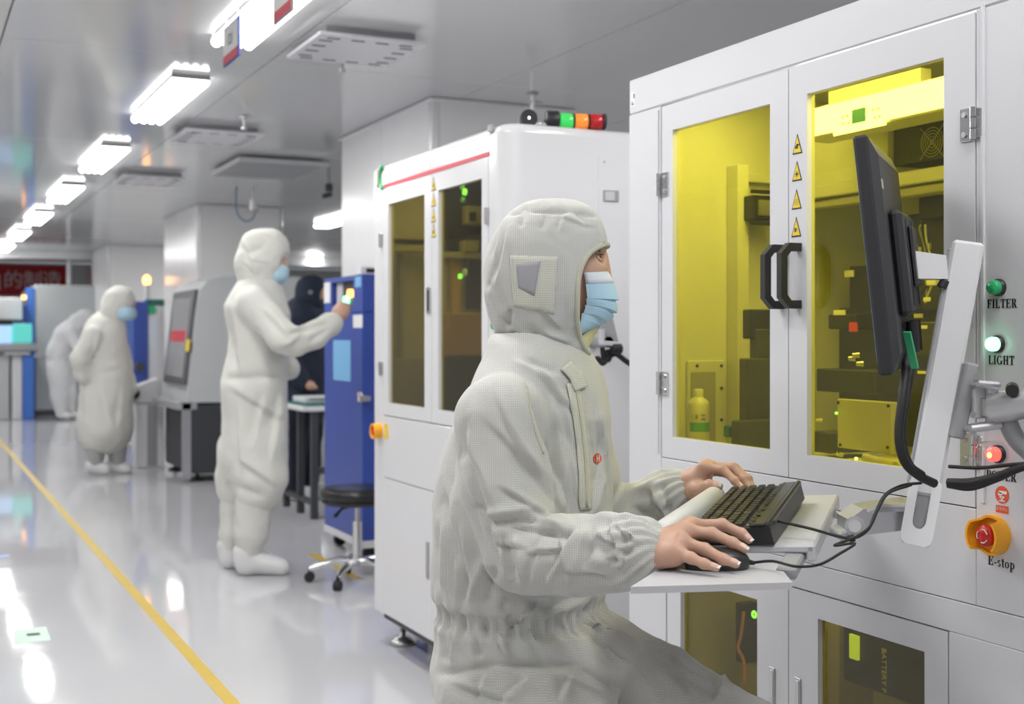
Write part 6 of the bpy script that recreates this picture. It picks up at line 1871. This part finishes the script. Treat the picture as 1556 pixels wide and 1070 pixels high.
patch('ear_mesh', hb, [(785, 402), (821, 397), (812, 450), (788, 437)], 8, 8, .0016, M['mesh_grey'], hood, .0008)
# collar: open fold of cloth at the throat
b = MB(RF)
cpts = [[J(862, 552, 2.25), J(880, 548, 2.26), J(884, 590, 2.245), J(866, 588, 2.24)]]
strip('collar_flap', sb, [(858, 556), (872, 572), (880, 592)], 10, 5, .005, M['suit_patch'], suit)
rows = []
for k in range(9):
    t_ = k / 8
    a = J(908 - 36 * t_, 497 + 64 * t_, 2.325 - .04 * t_); w = (.010 + .026 * math.sin(math.pi * min(1, t_ * .9 + .15)))
    rows.append([a + np.array([-w * 1.1, -.03, -.006]), a + np.array([-w * .5, -.035, .001]), a + np.array([0, -.02, 0]), a + np.array([.002, .03, .0])])
b.grid(rows); o = b.build('collar', M['suit_yellow_lit'], suit); md = o.modifiers.new('thick', 'SOLIDIFY'); md.thickness = .003

# ---------------- body: head, neck, hands as one skin mesh (torso and limbs run under the cloth)
BX, BQ = [], []; off = 0
def addskin(S, smooth=1, post=None):
    global off
    X, Q = S.mesh(smooth)
    if post: X = post(X, Q)
    BX.append(X); BQ.append(Q + off); off += len(X); return X, Q
# inner body
S = Solid((-.2, 1.9, .3), (.55, 2.62, 1.25), .013)
S.cone(C1, C2, .14, .15, .03, FW, .6); S.cone(C2, C3, .15, .135, .03, FW, .66); S.cone(C3, C4, .135, .15, .03, FW, .8)
S.chain([SR, ER, WR, WR2], [.048, .045, .034, .030], .02); S.chain([SL_, EL, WL, WL2], [.046, .043, .034, .030], .02)
S.chain([HR, KR], [.085, .06], .03); S.chain([HL, KLg], [.085, .06], .03); S.cone(N0, J(836, 480, 2.32), .055, .052, .03)
addskin(S)
# head
S = Solid(J(740, 590, 2.32) - np.array([0, .12, 0]), J(950, 300, 2.32) + np.array([0, .12, 0]), .0028)
S.ell(J(842, 392, 2.32), (.086, .072, .096), .01)
S.ell(J(872, 432, 2.32), (.056, .060, .078), .04, 2.2)            # lower face
S.ell(J(884, 478, 2.32), (.030, .034, .024), .03)                 # chin
S.cone(J(915, 392, 2.32), J(921, 424, 2.32), .0075, .010, .016)   # nose
S.ell(J(920, 430, 2.32), (.010, .014, .009), .01)
for sg in (-1, 1):
    S.cone(J(912, 374, 2.32) + np.array([0, sg * .012, 0]), J(898, 373, 2.32) + np.array([0, sg * .048, 0]), .0085, .008, .014)      # brow
    S.ell(J(893, 412, 2.32) + np.array([0, sg * .044, 0]), (.018, .018, .018), .025)                    # cheek
    S.ell(J(911, 392, 2.32) + np.array([0, sg * .037, 0]), (.014, .018, .011), .008, op='c')             # eye socket
S.cone(J(838, 470, 2.32), J(836, 570, 2.315), .056, .058, .03)
addskin(S)

def finger(S, pts, r0, r1, k=.005):
    rr = np.linspace(r0, r1, len(pts)); S.chain(pts, list(rr), k)
    for i in range(1, len(pts) - 1): S.ell(pts[i], (rr[i] * 1.03,) * 3, .004)
nails = []
def nail(tip, prev, up, w=.0054, l=.0130):
    d = unit(tip - prev); n = unit(up - d * np.dot(up, d)); s_ = np.cross(d, n)
    nails.append((tip, d, n, s_, w, l))
# right hand on the mouse
def Jr(u, v, d): return J(u, v, d)
S = Solid(J(960, 890, 1.917) - np.array([0, .11, .01]), J(1150, 770, 1.917) + np.array([.02, .11, .01]), .0021)
wr0 = J(962, 839, 1.942); wr1 = J(990, 835, 1.927)
S.cone(wr0, wr1, .0285, .0270, .01, np.array([0, 0, 1.0]), .92)
fin = {
 'index': [(1048, 799, 1.951), (1097, 797, 1.965), (1127, 811, 1.955), (1138, 820, 1.947)],
 'middle': [(1041, 808, 1.925), (1082, 811, 1.923), (1113, 825, 1.909), (1131, 834, 1.900)],
 'ring': [(1031, 822, 1.903), (1071, 835, 1.892), (1099, 850, 1.877), (1118, 857, 1.867)],
 'pinky': [(1024, 838, 1.885), (1050, 848, 1.867), (1070, 857, 1.855), (1088, 863, 1.845)]}
rad = {'index': (.0098, .0066), 'middle': (.0102, .0070), 'ring': (.0098, .0066), 'pinky': (.0092, .0060)}
for nm, pp in fin.items():
    P = [J(*q) for q in pp]
    finger(S, P, *rad[nm]); S.cone(wr1, P[0], .0175, .0138, .014)
    nail(P[-1], P[-2], np.array([-.05, -.35, 1.0]))
S.ell(J(1012, 836, 1.919), (.030, .030, .017), .015)
S.cone(J(1000, 850, 1.902), J(1022, 848, 1.887), .0155, .013, .012)       # heel of the hand, little-finger side
th = [J(1000, 838, 1.952), J(1035, 842, 1.967), J(1062, 848, 1.947), J(1085, 850, 1.932)]
finger(S, th, .014, .009, .008)
for (a, c) in (((1005, 818, 1.932), (1045, 800, 1.937)), ((1004, 823, 1.917), (1036, 811, 1.914))):   # tendons
    S.cone(J(*a) + np.array([0, 0, .006]), J(*c) + np.array([0, 0, .003]), .0035, .0045, .012)
addskin(S, 1)
# left hand over the keys
S = Solid(J(1015, 800, 2.455) - np.array([0, .13, .01]), J(1160, 680, 2.455) + np.array([.02, .13, .02]), .0023)
wl0 = J(1024, 751, 2.500); wl1 = J(1046, 741, 2.483)
S.cone(wl0, wl1, .0290, .0270, .01)
fl = {
 'index': [(1070, 711, 2.453), (1099, 714, 2.430), (1117, 731, 2.405), (1126, 741, 2.393)],
 'middle': [(1074, 708, 2.475), (1114, 711, 2.450), (1131, 728, 2.425), (1137, 740, 2.413)],
 'ring': [(1074, 709, 2.497), (1117, 712, 2.477), (1137, 728, 2.457), (1142, 739, 2.447)],
 'pinky': [(1072, 715, 2.517), (1106, 720, 2.507), (1124, 733, 2.493), (1131, 740, 2.485)]}
for nm, pp in fl.items():
    P = [J(*q) for q in pp]
    finger(S, P, *rad[nm]); S.cone(wl1, P[0], .0185, .0130, .012)
    nail(P[-1], P[-2], np.array([.6, -.3, .8]))
S.ell(J(1058, 727, 2.477), (.030, .032, .018), .015)
th = [J(1044, 752, 2.467), J(1060, 746, 2.440), J(1078, 739, 2.423), J(1092, 739, 2.413)]
finger(S, th, .0165, .0088, .010); S.cone(wl1, th[1], .02, .0145, .012)
nail(th[-1], th[-2], np.array([0, -.75, .7]), .0062, .013)
addskin(S, 1)
X = np.concatenate(BX); Q = np.concatenate(BQ)
body = meshobj('body', X, Q.tolist(), M['skin'], p1, RF, True)
bb = bvh_of(X, Q)
for (tip, d, n, s_, w, l) in nails:
    b = MB(RF); rows = []; rows2 = []
    for i in range(5):
        a = -l * .55 + l * i / 4 * 1.12
        row = []
        for j in range(5):
            c = (j - 2) / 2 * w * (1 - .25 * abs(i - 2) / 2 * (i > 2))
            o = Vector(tip + d * a + s_ * c + n * .03); h = bb.ray_cast(o, Vector(-n), .05)
            p = np.array(h[0]) + n * .0006 if h[0] is not None else tip + d * a + s_ * c + n * (.0045 - 70 * c * c)
            row.append(p)
        rows.append(row)
    b.grid(rows[:4]); b.build('nail', M['nail'], body)
    b = MB(RF); b.grid([[q + n * .0002 for q in r] for r in rows[3:]]); b.build('nail_tip', M['nail_tip'], body)
# eye: ball, iris, lids and lashes
for sg in (-1, 1):
    ec = J(903.5, 392, 2.32) + np.array([-.0025, sg * .035, 0])
    b = MB(RF); b.lathe([(.0115 * math.sin(a), -.0115 * math.cos(a)) for a in np.linspace(0, math.pi, 12)], ec, (1, 0, 0), 18); ey = b.build('eye', M['eye_white'], body)
    gd = unit([1.0, sg * .12, .03])
    b = MB(RF); b.lathe([(.0066, .0098), (.0050, .0112), (0, .0121)], ec, gd, 16); b.build('iris', M['hair'], ey)
    for (s0, mtn, rr, nm) in ((1, 'skin', .0034, 'eyelid'), (-1, 'skin', .0028, 'eyelid')):
        pts = [ec + .0122 * np.array([math.cos(t_) * .92, math.sin(t_), s0 * (.50 - .25 * abs(math.sin(t_)) ** 2)]) for t_ in np.linspace(-1.35, 1.35, 11)]
        b = MB(RF); b.tube(pts, rr, 8); b.build(nm, M[mtn], body)
    pts = [ec + .0142 * np.array([math.cos(t_) * .96, math.sin(t_), .33 - .12 * abs(math.sin(t_)) ** 2]) for t_ in np.linspace(-1.2, 1.2, 9)]
    b = MB(RF); b.tube(pts, .0017, 6); b.build('lashes', M['hair'], body)
    pts = [J(916, 380, 2.32) + np.array([0, sg * .014, 0]), J(914, 376, 2.32) + np.array([0, sg * .03, 0]), J(904, 377, 2.32) + np.array([0, sg * .052, 0])]
    b = MB(RF); b.tube(roundpath(pts, 4), .003, 6); b.build('eyebrow', M['hair'], body)

# ---------------- mask: pleated, wrapped round the lower face
def mask_rows(lst):
    """rows of (v at the front, u at the front, v at the sides)"""
    rows = []
    for (v, uf, vsd) in lst:
        row = []
        for th_ in np.linspace(-1.42, 1.42, 33):
            us = 866
            w = .0735 - .012 * max(0, v - 450) / 50
            rr = us + (uf - us) * (math.cos(th_) ** .62)
            k_ = math.sin(th_) ** 2
            c = J(rr, v + (vsd - v) * k_, 2.32)
            row.append(np.array([c[0], 2.32 + w * math.sin(th_), c[2]]))
        rows.append(row)
    return rows
b = MB(RF); b.grid(mask_rows([(414, 923, 417), (418, 925.5, 421), (424, 929, 427), (431, 932, 434)]))
msk = MB(RF)
fullrows = [(431, 932, 434), (437, 934, 439), (445, 936.5, 446), (452, 938.5, 452), (455.5, 940, 455), (457.0, 933.5, 456), (463, 937.0, 459), (470, 937, 462), (475, 937, 464), (476.5, 929, 465), (481, 932, 468), (487, 927, 473), (490, 924, 476), (491, 914.5, 477), (496, 911, 486), (501, 901, 496), (505, 889, 505)]
msk.grid(mask_rows(fullrows), smooth=False)
mo = msk.build('mask', M['mask_blue'], p1, label='blue pleated surgical mask')
md = mo.modifiers.new('thick', 'SOLIDIFY'); md.thickness = .0012
o = b.build('nose_strip', M['mask_white'], mo); md = o.modifiers.new('thick', 'SOLIDIFY'); md.thickness = .0016
b = MB(RF); b.grid(mask_rows([(505, 889, 505), (509, 880, 509), (514, 868, 514)])); o = b.build('lower_hem', M['mask_white'], mo); md = o.modifiers.new('thick', 'SOLIDIFY'); md.thickness = .0012
for sg in (-1, 1):
    b = MB(RF); b.tube(roundpath([J(884, 424, 2.32) + np.array([0, sg * .062, 0]), J(860, 420, 2.32) + np.array([0, sg * .073, 0]), J(835, 418, 2.32) + np.array([0, sg * .080, 0])], 4), .0013, 6); b.build('ear_loop', M['mask_white'], mo)
# boots
for (a, kdir) in ((AR, np.array([1, -.25, 0])), (AL, np.array([1, -.25, 0]))):
    e = unit(kdir); S = Solid(a - np.array([.12, .14, .12]), a + np.array([.26, .14, .12]), .008)
    S.cone(a + np.array([0, 0, .06]), np.array([a[0], a[1], .05]), .062, .052, .02); S.cone(np.array([a[0], a[1], .05]), np.array([a[0], a[1], .045]) + e * .15, .048, .042, .02, np.array([0, 0, 1.0]), .9)
    S.half((0, 0, .002), (0, 0, -1.0))
    solid_obj('boot', S, M['boot_white'], p1)
stl = RF @ Vector((C4[0] - .01, C4[1], 0))
stool(stl.x, stl.y, .475, 'round black stool under the seated worker')

# ================================================================ background workers
def worker(name_label, base, cat='person'):
    w = RF @ Vector((base[0], base[1], 0))
    return thing('person', name_label, cat, (w.x, w.y, 0), -YAW)
def bounds(pts, m):
    P = np.array(pts); return P.min(0) - m, P.max(0) + m

# --- standing worker at the blue cabinet, d = 6.45
d = 6.45
def A(u, v, dd=0.0): return J(u, v, d + dd)
w2 = worker('worker in pale hooded coverall standing at the blue cabinet, hand on its switches', A(385, 868)[:2])
lo, hi = bounds([A(330, 880, -.3), A(530, 340, .3)], .12)
S = Solid(lo, hi, .011)
fy = np.array([1.0, .0, 0])
S.cone(A(392, 470), A(390, 560), .185, .180, .03, fy, .80); S.cone(A(390, 560), A(386, 590), .172, .178, .03, fy, .88); S.cone(A(386, 590), A(388, 690), .185, .190, .04, fy, .90)
S.cone(A(396, 440), A(392, 470), .085, .16, .06)
S.chain([A(385, 462, -.17), A(430, 512, -.24), A(448, 520, -.22)], [.085, .078, .072], .03); S.chain([A(446, 520, -.22), A(478, 510, -.14), A(503, 492, -.06), A(510, 487, -.05)], [.072, .066, .058, .036], .02)
S.chain([A(400, 462, .17), A(415, 530, .2), A(440, 560, .12)], [.08, .07, .06], .03)
S.chain([A(396, 680, -.09), A(396, 728, -.09), A(392, 748, -.09)], [.128, .128, .112], .04)
S.chain([A(368, 680, .09), A(366, 728, .09), A(364, 744, .09)], [.125, .124, .108], .04)
def post2(X, Q):
    F_ = [(345, 575, 440, 572, 6, -10, 'r'), (350, 590, 430, 640, 10, 6, 's'), (400, 600, 380, 680, 10, 8, 's'), (425, 600, 410, 700, 9, 7, 's'), (360, 620, 365, 720, 9, 7, 's'), (440, 505, 500, 488, 6, 7, 's'),
          (400, 470, 440, 515, 8, 7, 's'), (352, 470, 362, 560, 10, 6, 's'), (470, 520, 500, 500, 5, -7, 'r'), (365, 700, 420, 740, 8, 7, 's'), (345, 735, 400, 755, 6, -8, 'r'), (430, 525, 460, 505, 5, 8, 'r')]
    F_ = [(*L[:4], L[4] * .9, L[5] * 2.6, L[6]) for L in F_]
    return crumple(folds(X, Q, F_), Q, .006, 7.0, 21)
solid_obj('coverall', S, M['suit_far'], w2, post=post2)
lo, hi = bounds([A(350, 450, -.15), A(460, 330, .15)], .06)
S = Solid(lo, hi, .008)
S.ell(A(402, 385), (.128, .112, .128), .02, 2.5); S.cone(A(392, 405), A(393, 448), .115, .10, .03); S.ell(A(388, 398), (.10, .11, .09), .03)
S.ell(A(457, 412), (.095, .25, .105), .01, 2.8, op='c')
post3 = lambda X, Q: crumple(folds(X, Q, [(372, 385, 400, 376, 5, -9, 'r'), (370, 400, 392, 420, 5, 8, 's'), (380, 395, 410, 400, 5, 6, 's'), (400, 355, 425, 372, 5, -6, 'r'), (370, 370, 385, 410, 5, 8, 's')]), Q, .007, 11, 5)
solid_obj('hood', S, M['suit_far'], w2, post=post3)
lo, hi = bounds([A(380, 440, -.1), A(540, 350, .1), A(530, 500, -.1)], .05)
S = Solid(lo, hi, .007)
S.ell(A(404, 388), (.10, .078, .11), .02); S.ell(A(422, 410), (.055, .06, .06), .03); S.cone(A(398, 420), A(394, 452), .055, .06, .02)
S.cone(A(506, 489, -.05), A(515, 478, -.03), .032, .040, .02); S.ell(A(519, 472, -.02), (.040, .035, .042), .02); S.cone(A(521, 468, -.02), A(530, 464, .02), .016, .011, .012); S.cone(A(516, 464, -.03), A(526, 462, .0), .014, .010, .01); S.cone(A(522, 477, -.04), A(530, 472, -.02), .015, .010, .01)
S.cone(A(524, 474, -.01), A(531, 468, .03), .014, .010, .01)
S.chain([A(394, 450), A(392, 470), A(390, 478, -.15), A(440, 520, -.22), A(478, 510, -.14), A(506, 489, -.05)], [.05, .05, .04, .04, .034, .03], .01)
solid_obj('body', S, M['skin'], w2)
lo, hi = bounds([A(405, 435, -.1), A(445, 390, .1)], .05)
S = Solid(lo, hi, .006); S.ell(A(419, 414), (.068, .072, .062), .01, 2.3); S.half(A(408, 414), (-1.0, 0, 0)); solid_obj('mask', S, M['mask_blue'], w2)
for (u, v, dd, nm) in ((388, 762, -.09, 'near'), (364, 756, .09, 'far')):
    lo, hi = bounds([A(u - 30, 885, dd - .1), A(u + 75, v - 10, dd + .1)], .05)
    S = Solid(lo, hi, .008)
    S.chain([A(u - 2, v, dd), A(u - 6, v + 50, dd), A(u - 10, v + 82, dd)], [.092, .084, .062], .02)
    b_, X_, Q_ = solid_obj('boot', S, M['suit_far'], w2, post=lambda X, Q: crumple(X, Q, .007, 9, 8))
    S = Solid(lo, hi, .008); fy_ = 862 if dd < 0 else 852
    S.cone(A(u - 12, fy_ - 10, dd), A(u + 38, fy_, dd), .062, .046, .02); S.cone(A(u - 14, fy_ - 22, dd), A(u - 12, fy_ - 4, dd), .068, .06, .02); S.half((0, 0, .003), (0, 0, -1.0))
    solid_obj('shoe', S, M['shoe_white'], b_)

# --- bowed worker further back, d = 11
d = 11.0
w3 = worker('worker in pale hooded coverall with bowed head standing beside the blue-edged cabinet', A(165, 720)[:2])
lo, hi = bounds([A(105, 725, -.3), A(212, 425, .3)], .12)
S = Solid(lo, hi, .016)
S.cone(A(160, 505), A(162, 570), .19, .20, .04, fy, .95); S.cone(A(162, 570), A(160, 650), .215, .235, .04, fy, 1.0)
S.cone(A(172, 485), A(160, 510), .09, .17, .06)
S.chain([A(140, 510, -.2), A(122, 545, -.24), A(126, 568, -.2), A(150, 566, -.15)], [.085, .08, .07, .05], .03)
S.chain([A(176, 510, .15), A(190, 555, .2), A(200, 590, .1)], [.08, .07, .055], .03)
S.chain([A(146, 640, -.06), A(143, 664, -.06)], [.14, .11], .05); S.chain([A(178, 640, .06), A(178, 664, .06)], [.14, .11], .05)
solid_obj('coverall', S, M['suit_far'], w3, post=lambda X, Q: crumple(folds(X, Q, [(125, 570, 195, 560, 5, -12, 'r'), (150, 580, 165, 640, 7, 12, 's'), (185, 585, 178, 650, 7, 10, 's'), (130, 600, 125, 650, 6, 10, 's'), (150, 500, 135, 560, 6, 10, 's')]), Q, .012, 5, 31))
lo, hi = bounds([A(150, 500, -.1), A(215, 425, .1)], .06)
S = Solid(lo, hi, .011); S.ell(A(181, 458), (.135, .125, .135), .02, 2.3); S.cone(A(176, 470), A(166, 495), .13, .12, .04); S.ell(A(214, 480), (.12, .3, .10), .01, 2.6, op='c')
solid_obj('hood', S, M['suit_far'], w3, post=lambda X, Q: crumple(X, Q, .010, 8, 3))
S = Solid(lo, hi, .010); S.ell(A(186, 463), (.11, .085, .12), .02); solid_obj('body', S, M['skin'], w3)
S = Solid(lo, hi, .010); S.ell(A(192, 476, -.03), (.085, .105, .068), .01, 2.3); S.half(A(179, 475), (-1.0, 0, 0)); solid_obj('mask', S, M['mask_blue'], w3)
for (u, dd) in ((145, -.06), (178, .06)):
    lo, hi = bounds([A(u - 25, 728, dd - .1), A(u + 35, 655, dd + .1)], .06)
    S = Solid(lo, hi, .012); S.chain([A(u, 664, dd), A(u, 702, dd)], [.098, .070], .02); bt_, _, _ = solid_obj('boot', S, M['boot_grey'], w3)
    S = Solid(lo, hi, .010); S.cone(A(u - 4, 707, dd), A(u + 14, 714, dd), .070, .055, .02); S.half((0, 0, .004), (0, 0, -1.0)); solid_obj('shoe', S, M['shoe_white'], bt_)

# --- far worker bending over, d = 18
d = 18.0
w4 = worker('far worker in white coverall bending forward in front of the pale machine', A(95, 635)[:2])
lo, hi = bounds([A(70, 645, -.3), A(145, 460, .3)], .12)
S = Solid(lo, hi, .020)
S.chain([A(92, 562), A(92, 535), A(103, 510), A(118, 492)], [.20, .20, .19, .15], .05, axis=fy, q=.9)
S.chain([A(108, 505, -.15), A(118, 530, -.2), A(126, 550, -.15)], [.08, .07, .055], .04)
S.chain([A(89, 560, -.08), A(90, 600, -.08), A(93, 625, -.08)], [.15, .11, .08], .05); S.chain([A(101, 560, .1), A(104, 600, .1), A(106, 625, .1)], [.14, .11, .08], .05)
solid_obj('coverall', S, M['suit_white'], w4, post=lambda X, Q: crumple(X, Q, .016, 4, 12))
S = Solid(lo, hi, .016); S.ell(A(129, 484), (.14, .12, .13), .02, 2.2); S.cone(A(126, 486), A(120, 492), .12, .12, .04); solid_obj('hood', S, M['suit_white'], w4)
for (u, dd) in ((93, -.08), (106, .1)):
    S = Solid(lo, hi, .016); S.cone(A(u - 1, 629, dd), A(u + 10, 632, dd), .07, .055, .02); S.half((0, 0, .004), (0, 0, -1.0)); solid_obj('shoe', S, M['shoe_white'], w4)

# --- dark-clad person behind the table, d = 9.2
d = 9.3
w5 = worker('person in dark navy hooded coat standing behind the work table', A(465, 700)[:2])
lo, hi = bounds([A(425, 760, -.35), A(500, 410, .35)], .12)
S = Solid(lo, hi, .013)
S.cone(A(462, 490), A(455, 560), .20, .20, .05, fy, .85); S.cone(A(470, 470), A(462, 495), .09, .18, .06); S.cone(A(455, 560), A(455, 620), .19, .19, .04)
S.chain([A(445, 500, -.18), A(440, 555, -.2), A(462, 582, -.22)], [.085, .075, .055], .03); S.chain([A(482, 500, .12), A(488, 545, .1), A(482, 575, -.05)], [.08, .07, .05], .03)
S.chain([A(447, 620, -.1), A(447, 740, -.1)], [.12, .08], .04); S.chain([A(468, 620, .1), A(468, 740, .1)], [.12, .08], .04)
solid_obj('coat', S, M['navy_cloth'], w5, post=lambda X, Q: crumple(X, Q, .010, 6, 41))
lo, hi = bounds([A(445, 480, -.1), A(500, 410, .1)], .05)
S = Solid(lo, hi, .009); S.ell(A(473, 446), (.120, .115, .138), .02, 2.4); S.cone(A(472, 460), A(470, 480), .11, .11, .03); S.ell(A(505, 452), (.085, .2, .09), .01, 2.4, op='c'); solid_obj('hood', S, M['navy_cloth'], w5)
lo, hi = bounds([A(440, 600, -.4), A(500, 410, .2)], .05)
S = Solid(lo, hi, .009); S.ell(A(476, 448), (.09, .075, .11), .02); S.chain([A(474, 465), A(465, 490), A(450, 505, -.15), A(440, 555, -.2), A(463, 583, -.22)], [.05, .06, .05, .04, .032], .01); S.cone(A(463, 583, -.22), A(472, 586, -.25), .032, .035, .02)
for k in range(4): S.cone(A(472, 583 + 2 * k, -.26 + .02 * k), A(481, 588 + k, -.28 + .02 * k), .015, .010, .006)
solid_obj('body', S, M['skin'], w5)
b = MB(RF); b.cyl(A(471, 444, -.118), A(472, 444, -.125), .016, n=14); b.build('snap_button', M['steel'], w5)
lo, hi = bounds([A(470, 480, -.1), A(500, 440, .1)], .05)
S = Solid(lo, hi, .008); S.ell(A(485, 462), (.062, .065, .055), .01); S.half(A(476, 460), (-1.0, 0, 0)); solid_obj('mask', S, M['dark_panel'], w5)
for (u, dd) in ((447, -.1), (468, .1)):
    q_ = A(u, 740, dd); S = Solid((q_[0] - .15, q_[1] - .15, -.02), (q_[0] + .3, q_[1] + .15, .2), .012)
    S.cone((q_[0], q_[1], .06), (q_[0] + .14, q_[1], .05), .06, .05, .02); S.half((0, 0, .004), (0, 0, -1.0)); solid_obj('shoe', S, M['shoe_white'], w5)
